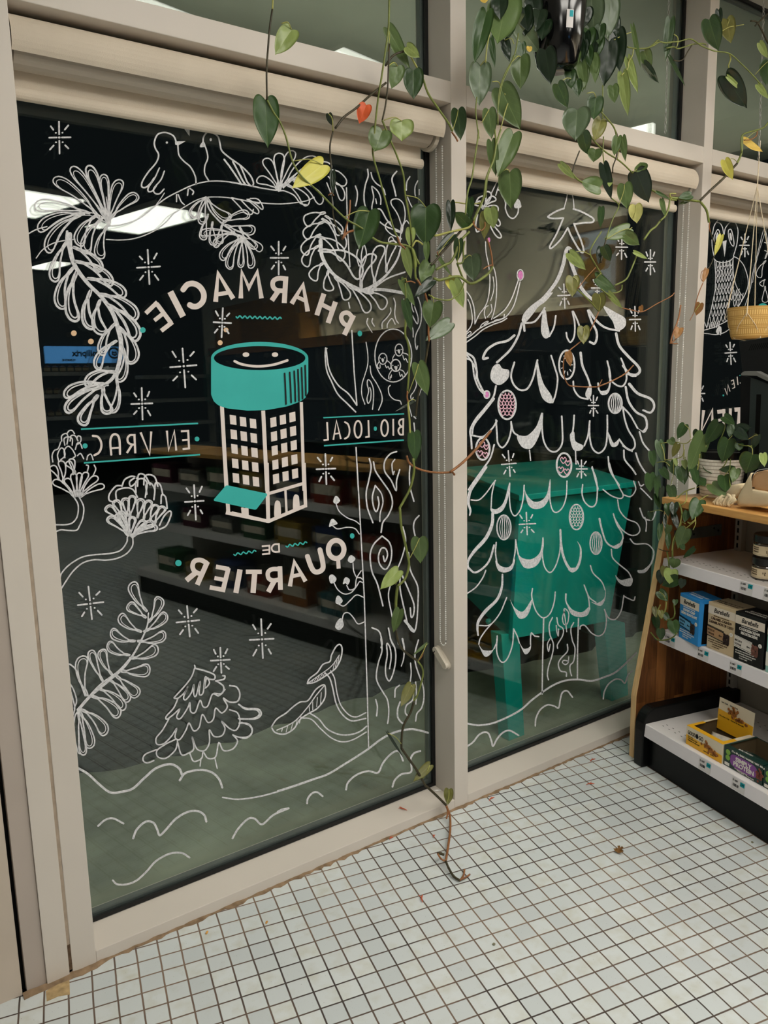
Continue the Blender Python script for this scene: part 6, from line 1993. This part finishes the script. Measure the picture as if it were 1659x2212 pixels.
# ---- plant 2: vines hanging from above the frame down to the floor
PY2 = -.10
q2 = on_y(840, -60, PY2)
p2 = thing('trailing_philodendron', 'long thin heart leaf vines hanging from above past the mullion down to the floor', 'plant', tuple(q2))
def u2(x, y, d):
    Yp = np.interp(y, [0, 700, 1400, 1640, 1700, 1760, 1800, 1895], [PY2 - .04, PY2, -.03, -.02, -.015, -.035, -.11, -.262])
    if x < 800 and y < 600: Yp = PY2 - .05
    p = on_y(x, y, Yp + d * (1 if y < 1500 else .15))
    if y > 1600 and p[2] < .006: p = on_z(x, y, .006)
    return p
plant(p2, u2, '''
B 385,190 285,338 128 l 320,150
B 215,640 236,932 172 g
B 1005,185 1135,432 92 m 1000,330
B 1122,298 1206,367 72 l
B 1062,422 1030,558 108 m 1000,425
B 1165,452 1166,626 132 g
B 1450,705 1465,893 102 g 1410,850
B 862,672 818,784 92 o
B 622,728 642,802 44 k 650,840
B 965,835 915,972 152 m 1000,860
B 1090,775 1092,892 158 l 975,770
B 585,1055 400,1192 132 w 400,1030
B 648,1095 650,1242 40 k
B 882,1352 820,1594 168 g 720,1390
B 1245,1326 1240,1562 198 g 1115,1250
h5 490,70 492,307 84 k
h5 645,262 520,150 118 g
h5 655,38 655,217 78 g
h5 515,345 368,478 74 k 380,515
h5 560,388 545,577 84 g 545,590
h5 668,530 686,738 168 s 600,560
h5 470,725 552,837 98 w
h5 520,742 600,968 114 l
h5 380,528 496,697 34 m
h5 305,590 240,748 134 m
h5 285,418 285,578 58 m
h5 148,295 140,442 88 l
h5 100,478 150,717 84 l
h5 152,480 192,662 74 m
h5 330,738 185,872 94 k
h5 68,738 180,952 80 m 115,750
h5 100,918 156,1178 80 g
h5 345,930 310,1133 176 m 300,865
h5 480,1100 280,1248 136 s
k3 605,715 700,1033 164 m 500,1025
k3 570,1102 362,1215 28 k 490,1120
k4 290,88 300,243 80 g
k4 320,668 326,797 98 m 265,780
k4 205,845 108,943 78 l 190,920
k4 212,1060 176,1182 62 m
k5 482,42 364,142 28 m 410,185
k5 352,395 265,577 98 v 370,535
k5 150,808 285,1022 24 k 265,900
k5 510,1082 372,1218 84 v 440,1215
K 1022,402 1016,492 58 v 1005,495
''', '''
B y 7 265,-60 265,0 262,60
B d 8 262,60 245,180 235,300 225,450 228,640
B g 8 228,640 270,720 310,780 350,880 390,1030 450,1130 560,1230 720,1390 800,1440 850,1470
k2 g 12 440,680 520,725 620,740 720,750 790,780 815,850 830,940
B g 8 1012,-60 1010,0 1005,180 985,330 960,500 940,620 915,850 905,985 950,1150 990,1300 1040,1470 k2 668,680
k2 b 14 668,680 690,740 730,780 760,840
B d 7 1012,280 1005,430 1000,560 985,680 965,770
B g 8 965,770 1010,880 1060,1000 1100,1120 1112,1250 1125,1320 1150,1480 1155,1600
B d 9 985,420 1030,360 1080,335 1130,325
B d 9 990,530 900,600 800,690 720,750 665,820
B d 7 650,840 630,940 640,1100 645,1250
B d 6 640,1250 655,1400 690,1490 712,1530
B b 6 620,1250 640,1235 655,1252
B b 9 712,1525 735,1450 755,1360 760,1280
B b 12 708,1530 740,1490 780,1475
B y 8 1130,330 1180,420 1228,510
B g 9 1228,510 1260,600 1320,690 1390,790 1415,840
B b 9 1410,845 1435,880 1448,905
h5 d 9 110,20 135,150 150,300 155,450
h5 g 13 0,425 60,430 110,440 165,475 185,530 220,600
h5 g 13 160,465 180,560 188,700 200,730
h5 b 15 195,720 240,790 270,850 290,930 300,1050 300,1180 305,1260
h5 d 7 140,610 115,690 100,760
h5 g 8 100,760 105,850 105,930
h5 y 10 160,450 190,400 225,410 250,430
h5 y 12 350,355 400,345 470,325 560,305 640,285 680,250
h5 g 14 680,250 710,170 750,80 785,0
h5 g 14 650,320 600,370 555,430 530,510 490,580 430,610 365,645
h5 g 15 345,720 390,735 440,725 500,708 560,705 610,735
h5 g 15 610,735 650,762 700,755 760,720 820,670 850,615
h5 b 12 850,615 840,520 820,430 800,380
h5 g 9 300,860 340,885 400,902 480,905 540,870 580,830 605,750
h5 g 11 600,730 575,670 545,590
h5 g 10 545,590 580,590 600,560 598,480 610,400
h5 d 13 395,520 450,460 520,380 580,310
h5 d 12 320,605 360,570 395,525
h5 b 8 690,215 690,250 715,290 745,295
h5 y 7 465,70 540,68 620,80 700,80 750,70
h5 b 8 840,605 800,620 770,640
h5 b 9 375,490 378,515 395,525
h5 b 9 110,750 150,745 185,760
k3 d 15 722,430 705,540 670,740 620,960 590,1130 580,1265
k3 g 15 465,20 468,120 470,250 465,400 490,480 508,600 505,800 490,1000
k3 b 15 490,1000 485,1060 495,1110
k3 y 14 495,1100 498,1180 505,1265 k4 265,20 268,90
k4 g 9 285,230 290,300 270,390 235,460 212,500
k4 g 9 212,500 220,600 240,690 255,760 262,820 240,890 200,930
k4 g 10 200,930 192,1000 190,1090 190,1170
k4 d 8 190,1170 200,1220 220,1268 k5 320,130 405,190
k5 g 10 405,190 440,240 452,300 430,400 400,490 375,530
k5 d 13 375,535 345,630 300,710 278,770 268,860 268,940
k5 d 14 268,940 330,1030 400,1130 470,1255 K 890,385 950,440 1005,495
K b 11 1005,495 1028,560 1030,640 1018,740 1003,830
K d 9 1003,830 1020,870 1050,920 1088,945
K b 9 1003,832 975,815 955,785
K d 10 955,782 975,785 992,792
K b 9 1088,945 1110,915 1115,880
K b 8 1095,940 1125,925 1148,908
K b 8 1008,500 1015,540 1008,575
k5 b 8 410,188 440,150 465,80
k4 b 10 250,215 265,255 310,285 370,302 440,308 490,305
k4 b 12 490,305 560,250 630,180 690,105 712,78
k4 b 9 495,300 510,315 512,322
''')
# ---- plant 3: vine entering at the right edge
q3 = on_y(1700, 200, -.22)
p3 = thing('trailing_philodendron', 'philodendron vine with yellow and brown leaves at the right edge before the owl pane', 'plant', tuple(q3))
u3 = lambda x, y, d: on_y(x, y, -.17 + d)
plant(p3, u3, '''
h7 645,1168 802,1258 66 y 755,1090
h7 772,358 843,482 62 l
h7 848,508 830,702 134 g 735,620
h7 758,705 846,818 52 l
C 1425,872 1466,976 54 w 1490,880
O 500,585 398,893 98 w
O 270,1115 208,1333 88 b
O 165,1662 100,1852 134 b 70,1800
h4 835,560 868,690 34 m
C 1240,1060 1175,1075 50 g
C 1230,1085 1175,1110 26 m
''', '''
h7 g 8 870,990 843,1020 800,1065 700,1095 630,1125 620,1200 625,1268
C g 7 1520,735 1515,830 1490,890
C d 8 1490,890 1440,945 1400,985 1340,1040 1290,1090
C g 8 1285,1095 1230,1088 1170,1080 1130,1075
C g 8 1290,1095 1325,1145 1338,1210
O b 14 320,365 310,440 330,530
O d 12 330,530 370,650 415,740
O d 10 395,890 355,1000 300,1110
O b 13 210,1335 150,1480 100,1640 70,1800
O b 10 70,1800 40,1860 0,1935
O b 9 250,1120 190,1160 178,1260 205,1310
h7 d 9 700,175 750,185 790,250 843,360
h7 d 8 735,215 780,170 843,110
h7 b 8 755,1090 745,1130 700,1160 645,1165
''')
# ---- plant 4: potted philodendron on the counter
bx = on_z(1350 + 925 / 5.369, 880 + 1045 / 5.369, .918); v4 = bx - GO; l4, d4 = float(v4 @ GL), float(v4 @ GD)
d4 += .062; l4 += .004
p4 = thing('potted_philodendron', 'trailing heart leaf philodendron in a pale textured pot on the wooden counter', 'plant', tuple(gw(l4, d4, .9182)), 0)
m_pp = bpy.data.materials.new('ribbed_pot'); m_pp.use_nodes = True; nt = m_pp.node_tree; b_ = nt.nodes['Principled BSDF']; b_.inputs['Roughness'].default_value = .6
tc = nt.nodes.new('ShaderNodeTexCoord'); wv = nt.nodes.new('ShaderNodeTexBrick'); mp = nt.nodes.new('ShaderNodeMapping'); mp.inputs['Scale'].default_value = (3.2, .34, 1)
wv.inputs['Color1'].default_value = lin((236, 230, 218)) + (1,); wv.inputs['Color2'].default_value = lin((222, 215, 202)) + (1,); wv.inputs['Mortar'].default_value = lin((168, 158, 142)) + (1,)
wv.inputs['Scale'].default_value = 5; wv.inputs['Mortar Size'].default_value = .0016; wv.inputs['Brick Width'].default_value = .12; wv.inputs['Row Height'].default_value = .012
sx = nt.nodes.new('ShaderNodeSeparateXYZ'); nt.links.new(tc.outputs['Object'], sx.inputs[0]); at = nt.nodes.new('ShaderNodeMath'); at.operation = 'ARCTAN2'; nt.links.new(sx.outputs[1], at.inputs[0]); nt.links.new(sx.outputs[0], at.inputs[1])
cb = nt.nodes.new('ShaderNodeCombineXYZ'); nt.links.new(at.outputs[0], cb.inputs[0]); nt.links.new(sx.outputs[2], cb.inputs[1]); wv.inputs['Scale'].default_value = 1
nt.links.new(cb.outputs[0], wv.inputs['Vector']); nt.links.new(wv.outputs['Color'], b_.inputs['Base Color'])
bp = nt.nodes.new('ShaderNodeBump'); bp.inputs['Strength'].default_value = .6; bp.inputs['Distance'].default_value = .002; bp.invert = True; nt.links.new(wv.outputs['Fac'], bp.inputs['Height']); nt.links.new(bp.outputs[0], b_.inputs['Normal'])
MB().lathe([(0, 0), (.060, 0), (.063, .004), (.075, .128), (.072, .128), (.068, .11), (0, .11)], n=48).build('pot', m_pp, p4, smooth=False)
MB().lathe([(.0, .112), (.064, .112), (.0665, .150), (.0685, .1505), (.0685, .146), (.0625, .146), (0, .138)], n=40).build('inner_pot', m_black, p4)
u4 = lambda x, y, d: on_d(x, y, np.interp(y, [880, 1040, 1085, 1130, 1410], [d4 - .03, d4 - .075, .085, .058, .052]) + d)
plant(p4, u4, '''
z1 692,200 610,362 114 g 760,350
z1 850,275 790,345 96 g
z1 910,320 742,745 200 m
z1 1090,185 930,425 176 g
z1 1150,105 1265,190 112 g
z1 1232,205 1212,345 92 g
z1 1290,265 1470,230 150 k
z1 1300,265 1420,370 130 k
z1 1200,375 1130,633 200 g 1240,330
z1 1325,420 1322,505 100 g
z1 1540,320 1480,482 96 k 1430,370
z1 1480,548 1400,765 246 g 1420,440
z1 1600,538 1618,682 92 l
z1 950,640 1005,772 126 g 910,600
z1 1255,720 1088,714 94 g
z1 1290,715 1250,865 112 m
z1 1150,798 1172,992 154 g 1220,700
z1 1010,895 1168,1033 158 m 830,930
z1 860,1082 780,1290 176 g 970,1020
z1 395,395 440,632 112 g
z1 312,515 332,692 92 g
z1 520,368 572,432 94 m
z1 612,428 550,577 84 v
z1 530,630 600,803 120 g
z1 645,692 690,885 154 g
z1 685,618 702,714 68 l 680,580
z1 580,598 602,692 48 l
z1 830,795 935,922 136 g 880,740
z1 790,675 842,905 96 g
z1 430,715 512,838 94 g
z1 290,775 292,988 124 g
z1 372,812 380,1045 84 g
z1 430,925 412,1104 60 k
z1 532,915 562,1088 118 g 560,600
z1 372,1015 402,1184 84 g
z1 490,1122 502,1264 80 g
z1 572,1112 560,1244 104 k
z1 722,1205 690,1334 84 g
z1 562,1232 622,1424 78 k
z1 460,1252 466,1404 48 k
z1 292,1212 302,1314 70 k 440,1205
z1 412,1362 392,1554 64 g
z1 512,1372 480,1484 82 m
z1 500,1474 502,1654 64 g
z1 702,1412 618,1624 170 m 640,1380
z1 655,1595 692,1654 64 g
k1 322,535 305,612 88 m
k1 292,618 275,728 108 l
k1 240,595 226,672 62 v
k1 215,632 208,738 80 k
k1 342,692 212,742 96 g
k1 382,695 366,764 60 k
k1 195,788 262,862 80 g 250,880
k1 322,855 320,895 44 g
k1 158,912 166,990 44 v
k1 206,940 216,1008 44 v
k1 160,985 192,1094 64 g
k1 236,965 275,1022 54 g
k1 302,1022 322,1134 94 g
k1 206,1084 210,1172 70 g
k1 130,1104 174,1172 32 k
k1 470,452 382,527 44 g
''', '''
z1 y 7 770,370 700,420 560,400 410,420
z1 y 7 470,610 560,600 660,570 690,480
z1 y 8 680,430 685,520 680,600
z1 y 7 420,430 450,520 465,620
z1 g 9 600,1060 650,1010 720,965 810,935
z1 g 12 590,1060 630,1120 655,1190 662,1245
z1 y 10 870,540 850,680 832,780
z1 y 10 945,440 920,500 900,590
z1 y 8 715,980 715,1060 690,1110 650,1132
z1 y 9 660,1245 640,1350 600,1450 560,1540 545,1660
z1 y 7 820,1270 805,1320 760,1360 710,1400
z1 y 7 815,1280 820,1350 790,1420
z1 y 8 700,1350 660,1330 640,1400
z1 g 8 1160,130 1160,230 1130,320 1100,380
z1 g 8 1190,600 1160,660 1130,700
z1 y 7 690,700 720,760 760,820
z1 g 8 1280,410 1360,440 1470,450
z1 d 6 1280,405 1380,380 1490,345
z1 g 8 960,1020 900,1050 860,1080
z1 y 7 370,640 440,630 480,640 520,680
z1 g 7 1225,600 1210,800 1225,930
k1 g 9 335,315 318,380 302,440 300,525
k1 g 8 255,470 268,540 275,620
k1 d 4 190,455 230,470 275,475
k1 y 8 252,870 245,930 215,985
k1 g 7 312,890 318,960 300,1000 235,1015
k1 g 7 130,1110 180,1165 240,1170 300,1150 335,1115
k1 y 6 205,895 185,940 175,990
k1 y 7 420,245 440,255 470,235
''')
# ================================================================== TEAL TABLE OUTSIDE
m_teal = mat('teal_lacquer', (4, 172, 160), .4, .45, var=.05, scale=6)
zt = .905
A0, B0, C0, D0 = [on_z(x, y, zt) for x, y in ((1121.6, 1070), (1375, 1040), (1214.5, 991.5), (976, 1011))]
t = thing('outdoor_table', 'teal lacquered table standing outside behind the painted pine', 'table', (A0[0], A0[1], -.05))
of = np.array([A0[0], A0[1], -.05])
lo = lambda p: tuple(np.array(p) - of)
MB().hexa([lo(p + np.array([0, 0, -.022])) for p in (A0, B0, C0, D0)] + [lo(p) for p in (A0, B0, C0, D0)]).build('table_top', m_teal, t, bevel=.003)
yb = A0[1]
def fy(x, y, Y): return on_y(x, y, Y)
ins = .012
a, b = fy(1124, 1082, yb + ins), fy(1366, 1056, yb + ins); c, d = fy(1316, 1342, yb + ins), fy(1106, 1380, yb + ins)
MB().prism([lo(q) for q in (a, b, c, d)], (0, .016, 0)).build('front_panel', m_teal, t, bevel=.002)
u_ = (D0 - A0) * .92
sidev = [lo(q) for q in (a + [0, .018, 0], d + [0, .018, 0], d + u_, a + u_)]
MB().prism(sidev, (.016, 0, 0)).build('side_panel', m_teal, t)
sidev = [lo(q) for q in (b + [-.016, .018, 0], c + [-.016, .018, 0], c + u_ + [-.016, 0, 0], b + u_ + [-.016, 0, 0])]
MB().prism(sidev, (.016, 0, 0)).build('side_panel', m_teal, t)
def leg(P, off=(0, 0, 0), nm='leg'):
    Q = [fy(x, y, yb + .03) for x, y in P]; z = -.05
    def ext(p, q): s_ = (z - p[2]) / (q[2] - p[2]); return p + (q - p) * s_
    p0, p1 = Q[0], Q[1]; q0, q1 = ext(Q[0], Q[3]), ext(Q[1], Q[2])
    MB().hexa([lo(v + np.array(off)) for v in (q0, q1, q1 + [0, .06, 0], q0 + [0, .06, 0], p0, p1, p1 + [0, .06, 0], p0 + [0, .06, 0])]).build(nm, m_teal, t, bevel=.003)
leg([(1083, 1370), (1122, 1370), (1134, 1600), (1099, 1590)])
leg([(1305, 1345), (1350, 1345), (1358, 1510), (1322, 1510)])
leg([(1083, 1370), (1122, 1370), (1134, 1600), (1099, 1590)], u_ * .93)
leg([(1305, 1345), (1350, 1345), (1358, 1510), (1322, 1510)], u_ * .93)
MB().ball(lo(fy(1086, 1372, yb) + u_ * .2), .012, 8).build('knob', m_teal, t)

# ================================================================== SHOP BEHIND THE CAMERA (mirrored in the panes)
def mir(p): p = np.array(p, float).copy(); p[1] = -p[1] + 2 * YG; return p
def rw_pt(x, y, X=RX1): return mir(on_x(x, y, X))
def bw_pt(x, y, Y=-RY0): return mir(on_y(x, y, Y + 2 * YG))
m_navy = mat('navy_cabinet', (22, 28, 36), .5, .4); m_woodt = wood('brown_cabinet_top', (150, 104, 56), (104, 66, 30), axis='y')
zc_ = float(np.clip(rw_pt(1200, 690, 2.2)[2], 1.2, 1.75))
t = thing('tall_cabinet', 'long dark cabinet with wooden top along the mirrored side wall', 'cabinet', (2.2, -6.8, 0))
MB().box((0, 0, 0), (.48, 5.6, zc_ - .04)).build('body', m_navy, t); MB().box((-.03, -.02, zc_ - .0395), (.49, 5.62, zc_)).build('worktop', m_woodt, t)
MB().box((.30, .05, zc_ + .001), (.40, 5.5, zc_ + .02)).build('wall_fill_strip', emit('wall_fill_glow', (255, 240, 214), 8.0), t)  # glowing strip added to brighten the wall above the cabinet
MB().box((-.03, -.02, zc_), (-.01, 5.62, zc_ + .05)).build('strip_hiding_lip', m_woodt, t)  # lip added to keep the glowing strip out of sight
sh = MB()
for z in (.35, .75, 1.15): sh.box((-.02, .02, z), (-.001, 5.58, z + .02))
sh.build('shelf_edges', mat('dim_grey_edge', (80, 84, 84), .5, .4), t)
t = thing('display_tower', 'tall black display cabinet beside the till, mirrored as darkness', 'cabinet', (2.05, -0.85, 0))
MB().box((0, 0, 0), (.6, .75, 2.3)).build('body', mat('matt_black', (8, 9, 9), .8, .2), t); MB().box((.0, .0, 2.3005), (.6, .75, 2.33)).build('top_board', m_black, t)
# framed portrait painting on the side wall (plain generic yellow face study)
P0, P1 = rw_pt(1236, 492), rw_pt(1350, 648); ya, yb2 = sorted((P0[1], P1[1])); za, zb2 = sorted((P0[2], P1[2]))
t = thing('framed_painting', 'framed pale painting with yellow brush strokes, mirrored behind the vines', 'painting', (RX1 - .03, ya, za))
w_, h_ = yb2 - ya, zb2 - za
f = MB(); fr = .05
for a, b in (((0, 0), (w_, fr)), ((0, h_ - fr), (w_, h_)), ((0, fr), (fr, h_ - fr)), ((w_ - fr, fr), (w_, h_ - fr))): f.box((0, a[0], a[1]), (.028, b[0], b[1]))
f.build('frame', mat('frame_tan', (150, 128, 100), .5, .4), t); MB().box((.012, fr, fr), (.027, w_ - fr, h_ - fr)).build('canvas', mat('canvas_pale_blue', (196, 204, 214), .7, .2, var=.1, scale=6), t)
br = MB(); rr = random.Random(6)
for i in range(26):
    y = w_ * (.5 + .16 * rr.gauss(0, 1)); z = h_ * (.45 + .18 * rr.gauss(0, 1)); y = min(max(y, fr + .06), w_ - fr - .06); z = min(max(z, fr + .06), h_ - fr - .06)
    br.ball((.011, y, z), .05 * h_ * (1 + rr.random()), 8, (.06, 1.2, .8))
br.build('brush_strokes', mat('yellow_strokes', (214, 166, 44), .6, .3, var=.35, scale=18, rgb2=(120, 84, 60)), t)
# wooden slat display on the side wall
P0, P1 = rw_pt(470, 668, 2.5), rw_pt(660, 742, 2.5); ya, yb2 = sorted((P0[1], P1[1]))
t = thing('wall_board', 'honey coloured wooden display board on the mirrored wall under the arched letters', 'board', (2.45, ya, P1[2] if P1[2] < P0[2] else P0[2]))
MB().box((0, 0, 0), (.24, yb2 - ya, abs(P0[2] - P1[2]))).build('board', wood('honey_board', (176, 128, 56), (110, 72, 26), axis='y'), t)
MB().box((-.012, (yb2 - ya) * .05, .06), (-.001, (yb2 - ya) * .35, abs(P0[2] - P1[2]) - .06)).build('poster', mat('poster_tan', (190, 140, 84), .6, .3), t)
# wall sign and pharmacy shelves on the back wall
P0, P1 = bw_pt(95, 748, -RY0 - .02), bw_pt(268, 784, -RY0 - .02)
x0, x1 = P0[0], P1[0]; za, zb2 = sorted((P0[2], P1[2]))
t = thing('wall_sign', 'lit blue shop sign, mirrored at the left edge of the lettered pane', 'sign', (x0, RY0 + .02, za))
w_, h_ = x1 - x0, zb2 - za
MB().box((0, 0, 0), (w_, .06, h_)).build('sign_box', emit('sign_blue_light', (86, 150, 214), 3.2), t)
m_sg = mat('sign_ink', (18, 36, 40), .6, .2)
MX = Matrix(((-1, 0, 0, 0), (0, 0, 1, 0.0605), (0, 1, 0, 0), (0, 0, 0, 1)))     # lettering that faces the window
text_mesh('familiprix', h_ * .52, Matrix.Translation((w_ * .74, 0, h_ * .42)) @ MX, m_sg, t, bold=.004)
text_mesh('CLINIQUE', h_ * .17, Matrix.Translation((w_ * .36, 0, h_ * .12)) @ MX, m_sg, t, bold=.002)
rg = MB(); rg.tube([(w_ * .86 + h_ * .3 * math.cos(q), .064, h_ * .6 + h_ * .3 * math.sin(q)) for q in np.linspace(0, 6.283, 25)], .012, 5, caps=False)
rg.tube([(w_ * .86 + h_ * a, .064, h_ * (.6 + b)) for a, b in ((.1, -.12), (.1, .08), (.0, .0), (-.1, .1), (-.1, -.1), (.08, -.14))], .011, 5); rg.build('heart_ring_emblem', m_sg, t)
text_mesh('consultations', h_ * .36, Matrix.Translation((x1 - .02, RY0, za - h_ * .42)) @ Matrix(((-1, 0, 0, 0), (0, 0, 1, .05), (0, 1, 0, 0), (0, 0, 0, 1))), emit('white_sign_letters', (235, 235, 230), .9), None, name='wall_lettering', shear=.2, bold=.003, depth=.004)
o = bpy.data.objects.get('wall_lettering'); tag(o, 'white slanted lettering under the blue shop sign, mirrored in the pane', 'sign lettering')
def wall_shelves(xa, xb, z_top, n, dz, y, label):
    t = thing('pharmacy_shelves', label, 'shelves', (xa, y, 0)); w = xb - xa
    MB().box((0, 0, 0), (w, .02, z_top + .1)).build('back', m_black, t)
    for i in range(n): MB().box((0, .021, z_top - i * dz), (w, .32, z_top - i * dz + .045)).build('shelf', mat('shop_shelf_edge', (160, 160, 156), .5, .4), t)
    return t
za_ = bw_pt(150, 812)[2]
wall_shelves(bw_pt(85, 800)[0] - .1, bw_pt(262, 800)[0], za_, 5, .26, RY0 + .01, 'white edged pharmacy shelves with rows of bottles under the blue sign')
wall_shelves(bw_pt(290, 800)[0], bw_pt(440, 800)[0], bw_pt(350, 818)[2], 4, .3, RY0 + .01, 'dark shelves with white edges mirrored beside the large sparkle')
m_btl = mat('amber_bottle', (96, 62, 28), .3, .5); m_bl = mat('bottle_label', (186, 170, 130), .6, .3)
xa = bw_pt(85, 800)[0] - .05; first = None
for r_ in range(3):
    for i in range(9):
        z = za_ - r_ * .26 + .0455
        if first is None:
            t = thing('medicine_bottle', 'amber bottle with pale label in the rows on the mirrored pharmacy shelves', 'bottle', (xa, RY0 + .25, z), group='bottles on the pharmacy shelves')
            b = MB().lathe([(0, 0), (.036, 0), (.036, .058), (.014, .068), (.014, .08), (0, .08)], n=10).build('bottle', m_btl, t); l_ = MB().lathe([(.037, .012), (.037, .048)], n=10).build('label', m_bl, t); first = (t, [b, l_])
        else:
            q = first[0].copy(); COL.objects.link(q); q.location = (xa + i * .088, RY0 + .25, z)
            for ch in first[1]:
                c_ = ch.copy(); COL.objects.link(c_); c_.parent = q
# goods further along the shelving unit (mirrored, behind the camera's right)
cols = [(150, 60, 40), (40, 60, 110), (170, 140, 60), (50, 90, 60), (120, 120, 116), (90, 40, 60), (60, 110, 120), (160, 100, 50)]
words = ['brick red', 'navy blue', 'ochre', 'forest green', 'grey', 'plum', 'sea blue', 'orange brown']
rr = random.Random(12); k = 0
for z, d, nm in ((.4555, .12, 'middle'), (.7105, .12, 'upper'), (.1595, .05, 'base')):
    for l in np.arange(.85 if z > .3 else 1.05, 2.75, .30):
        c = k % 8; h_ = rr.uniform(.09, .15); k += 1
        t = gthing('product_box', '%s carton number %s from the window on the %s shelf, mirrored in the glass' % (words[c], ['one', 'two', 'three', 'four', 'five', 'six', 'seven', 'eight'][int(round((l - .85) / .3)) % 8], nm), 'box', float(l), d, z, group='cartons seen only in reflection')
        MB().box((0, 0, 0), (.2, .16, h_)).build('carton', mat('carton_%d' % c, cols[c], .5, .4, var=.05), t, bevel=.002)
        MB().box((.01, -.0006, h_ * .35), (.19, -.0001, h_ * .75)).build('label_band', band, t)
# floor litter
m_sheath = mat('dry_sheath', (196, 92, 62), .7, .3, var=.3, scale=80)
LIT = [(870, 1748, .035, 'on the sill of the lettered pane', 1.9), (912, 1942, 0, 'on the tiles below the vine tip', 1.0), (1062, 1727, 0, 'on the tiles near the mullion', .3), (1280, 1643, 0, 'on the tiles near the wooden end panel', .2), (1275, 1695, 0, 'on the tiles before the wooden end panel', -.3), (938, 1808, 0, 'tiny, beside the hanging vine', .9), (845, 1812, 0, 'against the dirty joint', .4)]
for i, (x, y, z, lb, r_) in enumerate(LIT):
    p = on_z(x, y, z + .001); s_ = .5 if i in (5, 6) else 1.0
    t = thing('dry_leaf_sheath', 'dried orange leaf sheath ' + lb, 'plant litter', tuple(p + [0, 0, .0012]), r_, group='dry orange plant scraps')
    mb = MB().tube([(-.016 * s_, 0, .001), (-.006 * s_, .002, .003), (.004 * s_, .001, .002), (.014 * s_, -.003, .0015)], [.0006, .0018, .0022, .0006], 6); mb.tube([(.0, .001, .002), (.008 * s_, .007 * s_, .004), (.011 * s_, .009 * s_, .002)], [.001, .0008, .0004], 5)
    mb.build('sheath', m_sheath, t)
p = on_z(1338, 1839, .002); t = thing('dry_leaf', 'small curled brown dry leaf on the tiles', 'leaf', tuple(p), .4)
V = []; F = []
for i in range(9):
    for j in range(5):
        s_ = i / 8; u = (j - 2) / 2; wd = .011 * (1 - .5 * s_) * (1 + .5 * math.sin(i * 2.1)); V.append(((s_ - .5) * .026, u * wd, .002 + .006 * abs(u) ** 1.5 + .002 * math.sin(i)))
for i in range(8):
    for j in range(4): F.append((i * 5 + j, i * 5 + j + 1, i * 5 + j + 6, i * 5 + j + 5))
o = MB().add(V, F).build('blade', mat('brown_dry_leaf', (126, 92, 52), .8, .2, var=.3, scale=100), t); s_ = o.modifiers.new('t', 'SOLIDIFY'); s_.thickness = .0008
for x, y, lb in ((447, 2015, 'yellow crumb near the sill'), (576, 1993, 'orange crumb on the tiles below the sill')):
    p = on_z(x, y, .002); t = thing('crumb', lb, 'crumb', tuple(p), .7, group='crumbs on the tiles'); MB().ball((0, 0, .001), .004, 8, (1.5, .7, .6)).build('crumb_body', mat('crumb_yellow', (206, 150, 70), .7, .3), t)
for x, y, lb in ((1067, 2040, 'small grey green pebble in the middle of the tiles'), (1625, 1820, 'tiny grey pebble near the shelving kick plate')):
    p = on_z(x, y, .001); t = thing('pebble', lb, 'pebble', tuple(p), .7, group='pebbles on the tiles'); MB().ball((0, 0, .001), .0042, 8, (1, .9, .5)).build('stone', mat('pebble_grey', (128, 126, 104), .8, .3, var=.3, scale=300), t)
